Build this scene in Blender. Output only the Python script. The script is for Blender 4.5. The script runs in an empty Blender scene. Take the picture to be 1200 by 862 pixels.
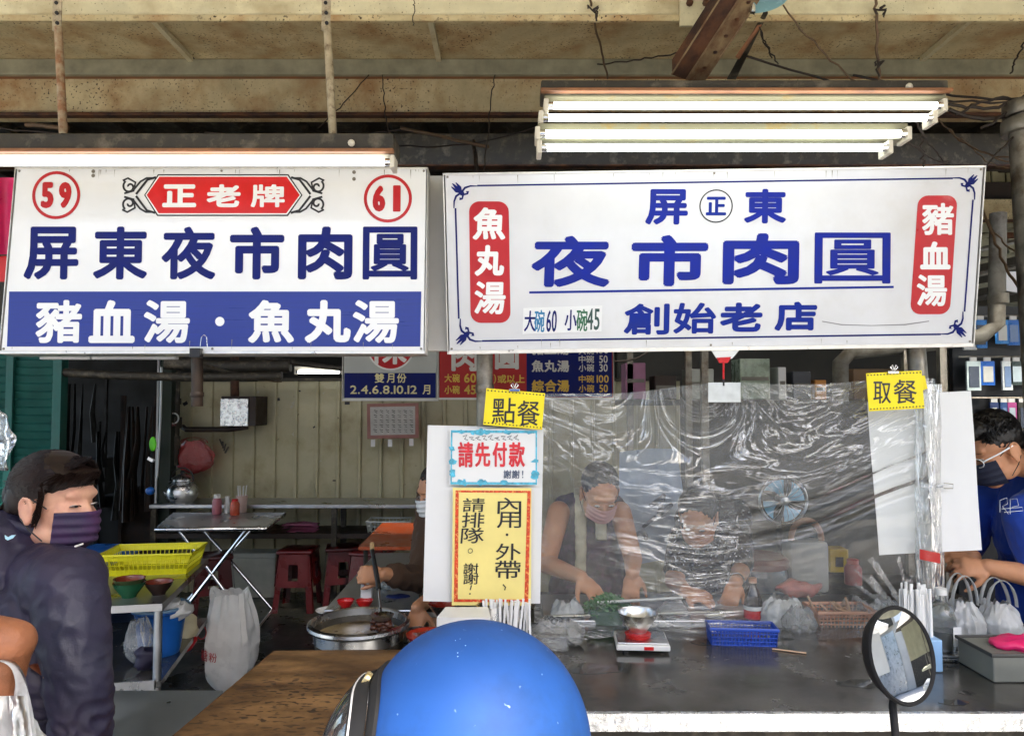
import bpy, bmesh, math, random
import numpy as np
from math import radians, sin, cos, pi, atan, sqrt
from mathutils import Vector, Matrix, noise, Euler
random.seed(7)
sc = bpy.context.scene
COL = sc.collection
# ---------------------------------------------------------------- camera
CAMZ = 1.6; TH = radians(2.57); F = 867.0
cam = bpy.data.cameras.new('camera'); cam.sensor_width = 36; cam.lens = 26.0; cam.clip_start = 0.05; cam.clip_end = 400
camo = bpy.data.objects.new('camera', cam); COL.objects.link(camo)
camo.location = (0, 0, CAMZ); camo.rotation_euler = (radians(90) + TH, 0, 0); sc.camera = camo
# ---------------------------------------------------------------- world, sun, exposure
SUN_EL = radians(50); SUN_AZ = radians(150)          # azimuth measured clockwise from +Y: behind the camera, to the right
w = bpy.data.worlds.new('World'); sc.world = w; w.use_nodes = True
nt = w.node_tree; bg = nt.nodes['Background']
sky = nt.nodes.new('ShaderNodeTexSky'); sky.sky_type = 'NISHITA'; sky.sun_disc = False
sky.sun_elevation = SUN_EL; sky.sun_rotation = SUN_AZ; sky.dust_density = 3.0; sky.air_density = 1.0
nt.links.new(sky.outputs[0], bg.inputs[0]); bg.inputs[1].default_value = 0.15
sl = bpy.data.lights.new('sun', 'SUN'); sl.energy = 5.0; sl.angle = radians(8); sl.color = (1, .93, .82)
so = bpy.data.objects.new('sun', sl); COL.objects.link(so)
sd = Vector((sin(SUN_AZ) * cos(SUN_EL), cos(SUN_AZ) * cos(SUN_EL), sin(SUN_EL)))
so.rotation_euler = (-sd).to_track_quat('-Z', 'Y').to_euler(); so.location = sd * 20
sc.view_settings.view_transform = 'Standard'; sc.view_settings.look = 'None'
sc.view_settings.exposure = 2.45; sc.view_settings.gamma = 1.0
sc.cycles.max_bounces = 8; sc.cycles.transparent_max_bounces = 16; sc.cycles.caustics_reflective = False
sc.cycles.caustics_refractive = False; sc.cycles.use_denoising = True
sc.cycles.sample_clamp_indirect = 6

# ---------------------------------------------------------------- helpers
def P(px, py, Y):
    dx = (px - 600) / F; dy = (431 - py) / F
    wy = cos(TH) - dy * sin(TH); wz = sin(TH) + dy * cos(TH)
    s = Y / wy
    return Vector((dx * s, Y, CAMZ + wz * s))
def Pz(px, py, z):
    dx = (px - 600) / F; dy = (431 - py) / F
    wy = cos(TH) - dy * sin(TH); wz = sin(TH) + dy * cos(TH)
    s = (z - CAMZ) / wz
    return Vector((dx * s, wy * s, z))
WM = {}
def wm(o): return WM.get(o.name, Matrix.Identity(4)) if o else Matrix.Identity(4)
def tag(o, label=None, cat=None, group=None, kind=None):
    if label: o['label'] = label
    if cat: o['category'] = cat
    if group: o['group'] = group
    if kind: o['kind'] = kind
    return o
def thing(name, label, cat, loc=(0, 0, 0), group=None, M=None):
    o = bpy.data.objects.new(name, None); COL.objects.link(o); o.empty_display_size = .05
    if M is None: M = Matrix.Translation(Vector(loc))
    o.matrix_basis = M; WM[o.name] = M.copy()
    return tag(o, label, cat, group)
def kids(o): return [c for c in bpy.data.objects if c.parent == o]
def copy_tree(o, parent=None):
    c = o.copy(); COL.objects.link(c)
    if parent: c.parent = parent
    for k in kids(o): copy_tree(k, c)
    return c
def capsule_rings(p0, p1, r0, r1, seg=16, cap=4):
    p0 = Vector(p0); p1 = Vector(p1); d = p1 - p0
    L = d.length
    if L < 1e-6: d = Vector((0, 0, 1))
    d = d.normalized()
    pts = []
    for i in range(cap + 1):
        a = -pi / 2 + (pi / 2) * i / cap
        pts.append((p0 + d * (sin(a) * r0), max(cos(a) * r0, 1e-5)))
    for i in range(cap + 1):
        a = (pi / 2) * i / cap
        pts.append((p1 + d * (sin(a) * r1), max(cos(a) * r1, 1e-5)))
    return pts, d
class MB:
    def __init__(s, M=None):
        s.bm = bmesh.new(); s.M = M
    def _q(s, vs, fs):
        b = [s.bm.verts.new(v) for v in vs]
        for f in fs:
            try: s.bm.faces.new([b[i] for i in f])
            except ValueError: pass
        return b
    def box(s, c, size, rot=None, bev=0.0, taper=None):
        c = Vector(c); hx, hy, hz = [v / 2 for v in size]
        R = rot if isinstance(rot, Matrix) else (Euler(rot).to_matrix() if rot else Matrix.Identity(3))
        if R.to_4x4() and len(R) == 4: R = R.to_3x3()
        b = bmesh.new()
        r = bmesh.ops.create_cube(b, size=1)
        for v in b.verts:
            k = taper if (taper and v.co.z < 0) else 1
            v.co = Vector((v.co.x * 2 * hx * k, v.co.y * 2 * hy * k, v.co.z * 2 * hz))
        if bev > 0:
            bmesh.ops.bevel(b, geom=b.edges[:], offset=bev, segments=2, affect='EDGES', profile=.5)
        for v in b.verts: v.co = c + R @ v.co
        s.merge(b); return s
    def bx(s, x0, x1, y0, y1, z0, z1, bev=0.0):
        return s.box(((x0 + x1) / 2, (y0 + y1) / 2, (z0 + z1) / 2), (abs(x1 - x0), abs(y1 - y0), abs(z1 - z0)), bev=bev)
    def merge(s, b):
        off = {}
        for v in b.verts: off[v.index if False else v] = s.bm.verts.new(v.co)
        for f in b.faces:
            try: s.bm.faces.new([off[v] for v in f.verts])
            except ValueError: pass
        b.free()
    def rings(s, rings, closed_ends=True, loop=False):
        vs = [[s.bm.verts.new(p) for p in r] for r in rings]; n = len(vs[0])
        rng = range(len(vs)) if loop else range(len(vs) - 1)
        for i in rng:
            a = vs[i]; b = vs[(i + 1) % len(vs)]
            for j in range(n):
                try: s.bm.faces.new((a[j], a[(j + 1) % n], b[(j + 1) % n], b[j]))
                except ValueError: pass
        if closed_ends and not loop:
            for r, f in ((vs[0], 1), (vs[-1], 0)):
                try: s.bm.faces.new(r[::-1] if f else r)
                except ValueError: pass
        return s
    def tube(s, pts, r, seg=8, loop=False, flat=1.0):
        pts = [Vector(p) for p in pts]; n = len(pts)
        rr = r if isinstance(r, (list, tuple)) else [r] * n
        up = None; out = []
        for i, p in enumerate(pts):
            if loop: d = pts[(i + 1) % n] - pts[i - 1]
            else: d = pts[min(i + 1, n - 1)] - pts[max(i - 1, 0)]
            d = d.normalized() if d.length > 1e-9 else Vector((0, 0, 1))
            if up is None:
                up = Vector((0, 0, 1)) if abs(d.z) < .9 else Vector((1, 0, 0))
            x = d.cross(up).normalized(); up2 = x.cross(d).normalized(); up = up2
            out.append([p + (x * cos(2 * pi * k / seg) + up2 * sin(2 * pi * k / seg) * flat) * rr[i] for k in range(seg)])
        return s.rings(out, True, loop)
    def capsule(s, p0, p1, r0, r1=None, seg=14):
        r1 = r0 if r1 is None else r1
        pts, d = capsule_rings(p0, p1, r0, r1)
        up = Vector((0, 0, 1)) if abs(d.z) < .9 else Vector((1, 0, 0))
        x = d.cross(up).normalized(); y = x.cross(d).normalized()
        return s.rings([[c + (x * cos(2 * pi * k / seg) + y * sin(2 * pi * k / seg)) * r for k in range(seg)] for c, r in pts])
    def ell(s, c, r, R=None, u=20, v=12):
        c = Vector(c); r = Vector(r if hasattr(r, '__len__') else (r, r, r)); R = R or Matrix.Identity(3)
        out = []
        for i in range(v + 1):
            a = -pi / 2 + pi * i / v
            ca = max(cos(a), 1e-4)
            out.append([c + R @ Vector((cos(2 * pi * k / u) * ca * r.x, sin(2 * pi * k / u) * ca * r.y, sin(a) * r.z)) for k in range(u)])
        return s.rings(out)
    def lathe(s, prof, c=(0, 0, 0), R=None, seg=28, ends=True, sx=1, sy=1):
        c = Vector(c); R = R or Matrix.Identity(3)
        return s.rings([[c + R @ Vector((cos(2 * pi * k / seg) * max(r, 1e-4) * sx, sin(2 * pi * k / seg) * max(r, 1e-4) * sy, z)) for k in range(seg)] for r, z in prof], ends)
    def grid(s, fn, nu, nv):
        vs = [[s.bm.verts.new(fn(i / nu, j / nv)) for i in range(nu + 1)] for j in range(nv + 1)]
        for j in range(nv):
            for i in range(nu):
                s.bm.faces.new((vs[j][i], vs[j][i + 1], vs[j + 1][i + 1], vs[j + 1][i]))
        return s
    def poly(s, pts):
        s._q(pts, [tuple(range(len(pts)))]); return s
    def prism(s, pts, off):
        off = Vector(off); n = len(pts); pts = [Vector(p) for p in pts]
        s._q(pts + [p + off for p in pts], [tuple(range(n))[::-1], tuple(range(n, 2 * n))] + [(i, (i + 1) % n, (i + 1) % n + n, i + n) for i in range(n)])
        return s
    def build(s, name, m, parent=None, smooth=None, local=False, label=None, cat=None, group=None, kind=None, fixn=True, mod=None):
        bm = s.bm
        if fixn: bmesh.ops.recalc_face_normals(bm, faces=bm.faces[:])
        me = bpy.data.meshes.new(name); 
        M0 = s.M
        if M0: bmesh.ops.transform(bm, matrix=M0, verts=bm.verts[:])
        if mod:
            for v in bm.verts: v.co = mod(v.co)
        base = Matrix.Identity(4)
        if parent is None:
            if bm.verts and kind != 'structure':
                xs = [v.co.x for v in bm.verts]; ys = [v.co.y for v in bm.verts]; zs = [v.co.z for v in bm.verts]
                base = Matrix.Translation(((min(xs) + max(xs)) / 2, (min(ys) + max(ys)) / 2, min(zs)))
                bmesh.ops.transform(bm, matrix=base.inverted(), verts=bm.verts[:])
        elif not local:
            bmesh.ops.transform(bm, matrix=wm(parent).inverted(), verts=bm.verts[:])
        bm.to_mesh(me); bm.free()
        if m is not None:
            for mm in (m if isinstance(m, (list, tuple)) else [m]): me.materials.append(mm)
        if smooth is not None:
            me.shade_smooth()
            if smooth < 180: me.set_sharp_from_angle(angle=radians(smooth))
        o = bpy.data.objects.new(name, me); COL.objects.link(o)
        if parent: o.parent = parent; WM[o.name] = wm(parent)
        else: o.matrix_basis = base; WM[o.name] = base
        return tag(o, label, cat, group, kind)

def C(h):
    h = h.lstrip('#'); v = [int(h[i:i + 2], 16) / 255 for i in (0, 2, 4)]
    return tuple([(x / 12.92 if x <= .04045 else ((x + .055) / 1.055) ** 2.4) for x in v])
MATS = {}
def mat(name, col, rough=.5, metal=0.0, var=.12, scale=8, bump=0.0, bscale=60, spec=.5, col2=None, c2at=.55, c2soft=.1, s2=6, stretch=None,
        emis=0, alpha=1.0, trans=0.0, rvar=.15, sss=0.0, coat=0.0, spots=None, sspot=80, spotat=.68, sheen=0.0, randv=0.0):
    if name in MATS: return MATS[name]
    col = C(col) if isinstance(col, str) else col
    m = bpy.data.materials.new(name); m.use_nodes = True; n = m.node_tree; L = n.links; b = n.nodes['Principled BSDF']
    tc = n.nodes.new('ShaderNodeTexCoord'); mp = n.nodes.new('ShaderNodeMapping'); L.new(tc.outputs['Object'], mp.inputs[0])
    if stretch: mp.inputs['Scale'].default_value = stretch
    def nz(sc_, det=5, ro=.6):
        t = n.nodes.new('ShaderNodeTexNoise'); t.inputs['Scale'].default_value = sc_; t.inputs['Detail'].default_value = det
        t.inputs['Roughness'].default_value = ro; L.new(mp.outputs[0], t.inputs['Vector']); return t.outputs['Fac']
    def mix(f, a, c):
        x = n.nodes.new('ShaderNodeMix'); x.data_type = 'RGBA'
        if hasattr(f, 'links') or not isinstance(f, float): L.new(f, x.inputs[0])
        else: x.inputs[0].default_value = f
        for k, s_ in ((6, a), (7, c)):
            if isinstance(s_, tuple): x.inputs[k].default_value = (*s_[:3], 1)
            else: L.new(s_, x.inputs[k])
        return x.outputs[2]
    def rng(v, a, c, lo=0.0, hi=1.0):
        r = n.nodes.new('ShaderNodeMapRange'); L.new(v, r.inputs[0]); r.inputs[1].default_value = a; r.inputs[2].default_value = c
        r.inputs[3].default_value = lo; r.inputs[4].default_value = hi; return r.outputs[0]
    n1 = nz(scale)
    lo = tuple(max(0, c * (1 - var * 1.3)) for c in col); hi = tuple(min(1, c * (1 + var)) for c in col)
    cur = mix(rng(n1, .3, .7), lo, hi) if var > 0 else col
    if col2 is not None:
        c2 = C(col2) if isinstance(col2, str) else col2
        cur = mix(rng(nz(s2, 8, .65), c2at - c2soft, c2at + c2soft), cur, c2)
    if spots is not None:
        c3 = C(spots) if isinstance(spots, str) else spots
        mu = n.nodes.new('ShaderNodeMath'); mu.operation = 'MULTIPLY'; L.new(rng(nz(sspot, 2, .4), spotat, spotat + .05), mu.inputs[0]); L.new(rng(nz(max(1.2, sspot * .05), 4, .6), .42, .62, .12, 1), mu.inputs[1])
        cur = mix(mu.outputs[0], cur, c3)
    if randv > 0:
        oi = n.nodes.new('ShaderNodeObjectInfo'); hs = n.nodes.new('ShaderNodeHueSaturation')
        L.new(rng(oi.outputs['Random'], 0, 1, 1 - randv, 1 + randv), hs.inputs['Value'])
        if isinstance(cur, tuple): hs.inputs['Color'].default_value = (*cur, 1)
        else: L.new(cur, hs.inputs['Color'])
        cur = hs.outputs[0]
    if isinstance(cur, tuple): b.inputs['Base Color'].default_value = (*cur[:3], 1)
    else: L.new(cur, b.inputs['Base Color'])
    b.inputs['Metallic'].default_value = metal
    if rvar > 0: L.new(rng(n1, .3, .7, max(.02, rough - rvar), min(1, rough + rvar)), b.inputs['Roughness'])
    else: b.inputs['Roughness'].default_value = rough
    b.inputs['Specular IOR Level'].default_value = spec
    if bump > 0:
        bp = n.nodes.new('ShaderNodeBump'); bp.inputs['Strength'].default_value = min(1, bump); bp.inputs['Distance'].default_value = .004 * max(1, bump)
        L.new(nz(bscale, 6, .6), bp.inputs['Height']); L.new(bp.outputs[0], b.inputs['Normal'])
    if emis > 0:
        b.inputs['Emission Color'].default_value = (*col, 1); b.inputs['Emission Strength'].default_value = emis
    b.inputs['Alpha'].default_value = alpha; b.inputs['Transmission Weight'].default_value = trans
    if sss > 0:
        b.inputs['Subsurface Weight'].default_value = sss; b.inputs['Subsurface Radius'].default_value = (.012, .005, .003); b.inputs['Subsurface Scale'].default_value = 1
    b.inputs['Coat Weight'].default_value = coat; b.inputs['Sheen Weight'].default_value = sheen
    MATS[name] = m; return m
def film_mat(name, base=.08, glossr=.07, tint=(.95, .96, .96), haze=.08, bump=.6, bscale=18, stretch=(1, 1, 1), fres=1.5, hcol=(.9, .92, .92), amp=1.0, crease=.12, attr=False):
    m = bpy.data.materials.new(name); m.use_nodes = True; n = m.node_tree; L = n.links
    for x in list(n.nodes):
        if x.type != 'OUTPUT_MATERIAL': n.nodes.remove(x)
    out = [x for x in n.nodes if x.type == 'OUTPUT_MATERIAL'][0]
    tc = n.nodes.new('ShaderNodeTexCoord'); mp = n.nodes.new('ShaderNodeMapping'); mp.inputs['Scale'].default_value = stretch; L.new(tc.outputs['Object'], mp.inputs[0])
    wr = None
    if attr:
        at = n.nodes.new('ShaderNodeAttribute'); at.attribute_name = 'flow'; L.new(at.outputs['Vector'], mp.inputs[0])
        aw = n.nodes.new('ShaderNodeAttribute'); aw.attribute_name = 'wr'; wr = aw.outputs['Fac']
    def nz(s, d, r, dist=0):
        t = n.nodes.new('ShaderNodeTexNoise'); t.inputs['Scale'].default_value = s; t.inputs['Detail'].default_value = d; t.inputs['Roughness'].default_value = r
        t.inputs['Distortion'].default_value = dist; L.new(mp.outputs[0], t.inputs['Vector']); return t.outputs['Fac']
    h = n.nodes.new('ShaderNodeMath'); h.operation = 'ADD'; L.new(nz(bscale, 4, .55, 1.2), h.inputs[0]); 
    h2 = n.nodes.new('ShaderNodeMath'); h2.operation = 'MULTIPLY'; h2.inputs[1].default_value = .35; L.new(nz(bscale * 4, 3, .6, .6), h2.inputs[0]); L.new(h2.outputs[0], h.inputs[1])
    bp = n.nodes.new('ShaderNodeBump'); bp.inputs['Strength'].default_value = bump; bp.inputs['Distance'].default_value = .03 * amp; L.new(h.outputs[0], bp.inputs['Height'])
    fr = n.nodes.new('ShaderNodeFresnel'); fr.inputs[0].default_value = fres
    rd = n.nodes.new('ShaderNodeMath'); rd.operation = 'SUBTRACT'; rd.inputs[1].default_value = .5; L.new(nz(bscale * .8, 5, .6, 1.5), rd.inputs[0])
    rd2 = n.nodes.new('ShaderNodeMath'); rd2.operation = 'ABSOLUTE'; L.new(rd.outputs[0], rd2.inputs[0])
    cr = n.nodes.new('ShaderNodeMapRange'); L.new(rd2.outputs[0], cr.inputs[0]); cr.inputs[1].default_value = 0; cr.inputs[2].default_value = .035; cr.inputs[3].default_value = crease; cr.inputs[4].default_value = 0
    crs = cr.outputs[0]
    if wr:
        mw = n.nodes.new('ShaderNodeMath'); mw.operation = 'MULTIPLY'; L.new(crs, mw.inputs[0]); L.new(wr, mw.inputs[1]); crs = mw.outputs[0]
        ms = n.nodes.new('ShaderNodeMath'); ms.operation = 'MULTIPLY'; ms.inputs[1].default_value = bump; L.new(wr, ms.inputs[0]); L.new(ms.outputs[0], bp.inputs['Strength'])
    a0 = n.nodes.new('ShaderNodeMath'); a0.operation = 'ADD'; L.new(fr.outputs[0], a0.inputs[0]); L.new(crs, a0.inputs[1])
    ad = n.nodes.new('ShaderNodeMath'); ad.operation = 'ADD'; ad.use_clamp = True; ad.inputs[1].default_value = base; L.new(a0.outputs[0], ad.inputs[0])
    tr = n.nodes.new('ShaderNodeBsdfTransparent'); tr.inputs[0].default_value = (*tint, 1)
    gl = n.nodes.new('ShaderNodeBsdfGlossy'); gl.inputs['Roughness'].default_value = glossr; L.new(bp.outputs[0], gl.inputs['Normal'])
    df = n.nodes.new('ShaderNodeBsdfDiffuse'); df.inputs[0].default_value = (*hcol, 1); tl = n.nodes.new('ShaderNodeBsdfTranslucent'); tl.inputs[0].default_value = (*hcol, 1)
    L.new(bp.outputs[0], df.inputs['Normal'])
    md = n.nodes.new('ShaderNodeMixShader'); md.inputs[0].default_value = .4; L.new(df.outputs[0], md.inputs[1]); L.new(tl.outputs[0], md.inputs[2])
    m1 = n.nodes.new('ShaderNodeMixShader'); m1.inputs[0].default_value = haze
    if wr:
        hz = n.nodes.new('ShaderNodeMath'); hz.operation = 'MULTIPLY_ADD'; L.new(wr, hz.inputs[0]); hz.inputs[1].default_value = .13; hz.inputs[2].default_value = haze; L.new(hz.outputs[0], m1.inputs[0])  # wrinkle mask also adds white diffuse haze, painting glare into the film
    pass; L.new(tr.outputs[0], m1.inputs[1]); L.new(md.outputs[0], m1.inputs[2])
    m2 = n.nodes.new('ShaderNodeMixShader'); L.new(ad.outputs[0], m2.inputs[0]); L.new(m1.outputs[0], m2.inputs[1]); L.new(gl.outputs[0], m2.inputs[2])
    L.new(m2.outputs[0], out.inputs[0]); return m

# fonts: blender's own default font, which carries the chinese glyphs
GC = {}
def glyph(ch):
    if ch in GC: return GC[ch]
    c = bpy.data.curves.new('glyph', 'FONT'); c.body = ch; c.resolution_u = 3
    o = bpy.data.objects.new('glyph', c); COL.objects.link(o)
    dg = bpy.context.evaluated_depsgraph_get(); me = bpy.data.meshes.new_from_object(o.evaluated_get(dg))
    v = np.array([x.co[:2] for x in me.vertices]) if len(me.vertices) else np.zeros((0, 2))
    f = [tuple(p.vertices) for p in me.polygons]
    bpy.data.objects.remove(o); bpy.data.curves.remove(c); bpy.data.meshes.remove(me)
    GC[ch] = (v, f); return GC[ch]
def lettering(mapf, items, depth, m, parent, name='lettering', **k):
    for it in items: run_of_type(mapf, [it], depth, m, parent, name, **k)
def run_of_type(mapf, items, depth, m, parent, name='lettering', bold=0.0, label=None, normal=(0, -1, 0), rot=0.0):
    """items: (string, cx, cy, w, h) in the coordinates that mapf turns into a local point (x, z)"""
    V = []; Fc = []; nrm = Vector(normal)
    for it in items:
        ch, cx, cy, w_, h_ = it[:5]; bd = it[5] if len(it) > 5 else bold
        # set a whole string as one run of glyphs
        vs = []; fs = []; x = 0
        for c in ch:
            if c == ' ': x += .35; continue
            v, f = glyph(c)
            if not len(v): continue
            v2 = v.copy(); v2[:, 0] += x - v[:, 0].min() + .0
            adv = v[:, 0].max() - v[:, 0].min()
            fs += [tuple(i + sum(len(q) for q in vs) for i in p) for p in f]; vs.append(v2); x += adv + .1
        vv = np.concatenate(vs); mn = vv.min(0); mx = vv.max(0)
        vv = (vv - (mn + mx) / 2) / np.maximum(mx - mn, 1e-3)
        if rot: pass
        if ch in '豬湯創始牌陳': bd *= .68
        elif ch in '東屏魚老店夜': bd *= .86
        nc = 1 if bd <= 0 else 10
        for k in range(nc):
            if k == 0: ox = oy = 0
            else: a = 2 * pi * k / (nc - 1); ox = cos(a) * bd; oy = sin(a) * bd
            o = len(V)
            for q in vv:
                qx = q[0] * (w_ - 2 * bd) + ox; qy = -q[1] * (h_ - 2 * bd) + oy
                if rot: qx, qy = qx * cos(rot) - qy * sin(rot), qx * sin(rot) + qy * cos(rot)
                lx, lz = mapf(cx + qx, cy + qy)
                V.append(Vector((lx, 0, lz)) + nrm * (depth + k * .00004))
            Fc += [tuple(i + o for i in p) for p in fs]
    me = bpy.data.meshes.new(name); me.from_pydata(V, [], Fc); me.materials.append(m)
    o = bpy.data.objects.new(name, me); COL.objects.link(o); o.parent = parent; WM[o.name] = wm(parent)
    return tag(o, label)
def flat(mapf, pts, depth, m, parent, name, thick=.0006, label=None):
    b = MB(); q = [Vector((mapf(x, y)[0], -depth, mapf(x, y)[1])) for x, y in pts]
    b.prism(q, (0, -thick, 0)); return b.build(name, m, parent, local=True, label=label)
def band(mapf, pts, wd, depth, m, parent, name, loop=False, label=None):
    """a flat printed line of width wd (in the map's units) along pts"""
    n = len(pts); L = []; R = []
    wds = wd if isinstance(wd, list) else [wd] * n
    for i in range(n):
        a = pts[i - 1] if (i or loop) else pts[0]; c = pts[(i + 1) % n] if (i < n - 1 or loop) else pts[-1]
        dx = c[0] - a[0]; dy = c[1] - a[1]; l = max(sqrt(dx * dx + dy * dy), 1e-6); nx = -dy / l; ny = dx / l; h = wds[i] / 2
        L.append((pts[i][0] + nx * h, pts[i][1] + ny * h)); R.append((pts[i][0] - nx * h, pts[i][1] - ny * h))
    b = MB(); vs = [b.bm.verts.new(Vector((mapf(*q)[0], -depth, mapf(*q)[1]))) for q in L + R]
    for i in range(n if loop else n - 1):
        j = (i + 1) % n; b.bm.faces.new((vs[i], vs[j], vs[j + n], vs[i + n]))
    return b.build(name, m, parent, local=True, label=label)
def circ(cx, cy, rx, ry=None, n=40, a0=0, a1=2 * pi, loop=True):
    ry = ry or rx; k = n if loop else n - 1
    return [(cx + rx * cos(a0 + (a1 - a0) * i / k), cy + ry * sin(a0 + (a1 - a0) * i / k)) for i in range(n)]
def rrect(x0, y0, x1, y1, r, n=6):
    o = []
    for cx, cy, a in ((x1 - r, y1 - r, 0), (x0 + r, y1 - r, pi / 2), (x0 + r, y0 + r, pi), (x1 - r, y0 + r, 1.5 * pi)):
        for i in range(n + 1): o.append((cx + r * cos(a + pi / 2 * i / n), cy + r * sin(a + pi / 2 * i / n)))
    return o
def plane_frame(px4, Y4):
    """four photograph corners TL TR BR BL, each at its own distance -> matrix of the board, its size and the pixel map"""
    q = [P(x, y, Y) for (x, y), Y in zip(px4, Y4)]
    c = sum(q, Vector()) / 4; ax = ((q[1] + q[2]) - (q[0] + q[3])).normalized(); up = ((q[0] + q[1]) - (q[2] + q[3]))
    up = (up - ax * up.dot(ax)).normalized(); nrm = ax.cross(up)          # +y local = away from the camera
    M = Matrix(((ax.x, -nrm.x, up.x, c.x), (ax.y, -nrm.y, up.y, c.y), (ax.z, -nrm.z, up.z, c.z), (0, 0, 0, 1)))
    W = (((q[1] - q[0]).length + (q[2] - q[3]).length) / 2); H = (((q[0] - q[3]).length + (q[1] - q[2]).length) / 2)
    dst = [(-W / 2, H / 2), (W / 2, H / 2), (W / 2, -H / 2), (-W / 2, -H / 2)]
    A = []; B = []
    for (x, y), (u, v) in zip(px4, dst):
        A.append([x, y, 1, 0, 0, 0, -u * x, -u * y]); B.append(u); A.append([0, 0, 0, x, y, 1, -v * x, -v * y]); B.append(v)
    h = np.linalg.solve(np.array(A, float), np.array(B, float))
    def mp(x, y):
        d = h[6] * x + h[7] * y + 1
        return ((h[0] * x + h[1] * y + h[2]) / d, (h[3] * x + h[4] * y + h[5]) / d)
    # the local frame has +y pointing away; fix handedness
    M = Matrix(((ax.x, 0, up.x, c.x), (ax.y, 0, up.y, c.y), (ax.z, 0, up.z, c.z), (0, 0, 0, 1)))
    yv = up.cross(ax); 
    M[0][1], M[1][1], M[2][1] = yv.x, yv.y, yv.z
    return M, W, H, mp
def remesh(b, voxel, smooth=3, disp=None):
    """fuse the closed pieces in b into one continuous surface"""
    bmesh.ops.recalc_face_normals(b.bm, faces=b.bm.faces[:])
    me = bpy.data.meshes.new('tmp'); b.bm.to_mesh(me); b.bm.free()
    o = bpy.data.objects.new('tmp', me); COL.objects.link(o)
    m = o.modifiers.new('r', 'REMESH'); m.mode = 'VOXEL'; m.voxel_size = voxel
    if smooth:
        s = o.modifiers.new('s', 'SMOOTH'); s.factor = .5; s.iterations = smooth
    dg = bpy.context.evaluated_depsgraph_get(); m2 = bpy.data.meshes.new_from_object(o.evaluated_get(dg))
    nb = MB(); nb.bm.from_mesh(m2)
    bpy.data.objects.remove(o); bpy.data.meshes.remove(me); bpy.data.meshes.remove(m2)
    if disp:
        nb.bm.normal_update()
        nn = [(v, v.normal.copy()) for v in nb.bm.verts]
        for v, q in nn: v.co += q * disp(v.co)
    return nb
def fb(p, s, o=3):
    return noise.fractal(Vector(p) * s, .6, 2.0, o)
def bez(p0, p1, p2, p3, n=14):
    p0, p1, p2, p3 = map(Vector, (p0, p1, p2, p3))
    return [(1 - t) ** 3 * p0 + 3 * (1 - t) ** 2 * t * p1 + 3 * (1 - t) * t * t * p2 + t ** 3 * p3 for t in [i / n for i in range(n + 1)]]
def sagline(a, b, sag, n=16, wob=.006, seed=0):
    a = Vector(a); b = Vector(b); r = random.Random(seed)
    o = []
    for i in range(n + 1):
        t = i / n; p = a.lerp(b, t); p.z -= sag * 4 * t * (1 - t)
        if 0 < i < n: p += Vector((r.uniform(-wob, wob), r.uniform(-wob, wob), r.uniform(-wob, wob)))
        o.append(p)
    return o

# ---------------------------------------------------------------- materials
white = mat('white_board', (.8, .8, .8), .35, var=.04, scale=4, bump=.05, rvar=.08)
whiteR = mat('white_board_aged', (.68, .68, .70), .4, var=.06, scale=3, col2=(.60, .58, .55), c2at=.66, c2soft=.15, s2=2.5, rvar=.08)
alu = mat('aluminium_trim', (.72, .70, .66), .4, .6, var=.12, scale=20)
blue_ink = mat('blue_ink', C('122a8a'), .7, spec=.25, var=.1, scale=30)
navy_ink = mat('navy_ink', C('101c66'), .7, spec=.25, var=.12, scale=25)
blue_ink2 = mat('violet_blue_ink', C('15268c'), .7, spec=.25, var=.12, scale=18)
red_ink = mat('red_ink', C('d01216'), .4, var=.08, scale=20)
red_ink2 = mat('crimson_ink', C('b8141e'), .4, var=.08, scale=20)
black_ink = mat('black_ink', (.012, .012, .016), .5, var=.1)
white_ink = mat('white_ink', (.85, .85, .85), .4, var=.02)
blue_ground = mat('blue_print_field', C('152d88'), .4, var=.1, scale=6, stretch=(1, 1, 30))
dirty_beam = mat('dirty_painted_steel', C('c9b98f'), .7, var=.22, scale=5, col2=C('a17c50'), c2at=.56, c2soft=.12, s2=4, spots=(.04, .024, .012), sspot=95, spotat=.61, bump=.3, bscale=40)
pale_beam = mat('pale_grimy_steel', C('d6cdaa'), .65, var=.16, scale=4, col2=C('a08c64'), c2at=.62, c2soft=.14, s2=3, spots=(.06, .04, .02), sspot=130, spotat=.66, bump=.2, bscale=50)
grey_beam = mat('dark_grey_angle', C('8d8972'), .7, var=.25, scale=10, bump=.3, bscale=60)
rust = mat('rusty_brown_steel', C('5b3820'), .75, .1, var=.35, scale=9, col2=C('2b1710'), c2at=.52, s2=8, bump=.5, bscale=60)
rust2 = mat('brown_flaking_steel', C('7f6a4c'), .7, .1, var=.3, scale=12, col2=C('5b3a22'), c2at=.55, s2=14, bump=.4, bscale=70)
rustlip = mat('rust_lip', C('8e5f3e'), .6, .2, var=.3, scale=14, bump=.3)
dark_steel = mat('dark_grimy_steel', C('3a352c'), .6, .3, var=.35, scale=12, col2=C('6d6454'), c2at=.62, s2=14, bump=.4, bscale=90)
galv = mat('galvanised_pipe', C('8b857a'), .45, .7, var=.3, scale=14, col2=C('5b4a38'), c2at=.58, c2soft=.1, s2=11, bump=.3, bscale=70)
hang_tube = mat('rusted_hanger', C('94694a'), .6, .3, var=.35, scale=22, col2=C('b6a78e'), c2at=.5, s2=16, bump=.3)
hang_tube2 = mat('peeling_white_hanger', C('b5a78d'), .6, .2, var=.25, scale=22, col2=C('5f4a34'), c2at=.6, s2=40, bump=.3)
steel = mat('stainless_steel', (.62, .62, .62), .28, 1.0, var=.12, scale=9, rvar=.1, bump=.05, bscale=30)
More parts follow.
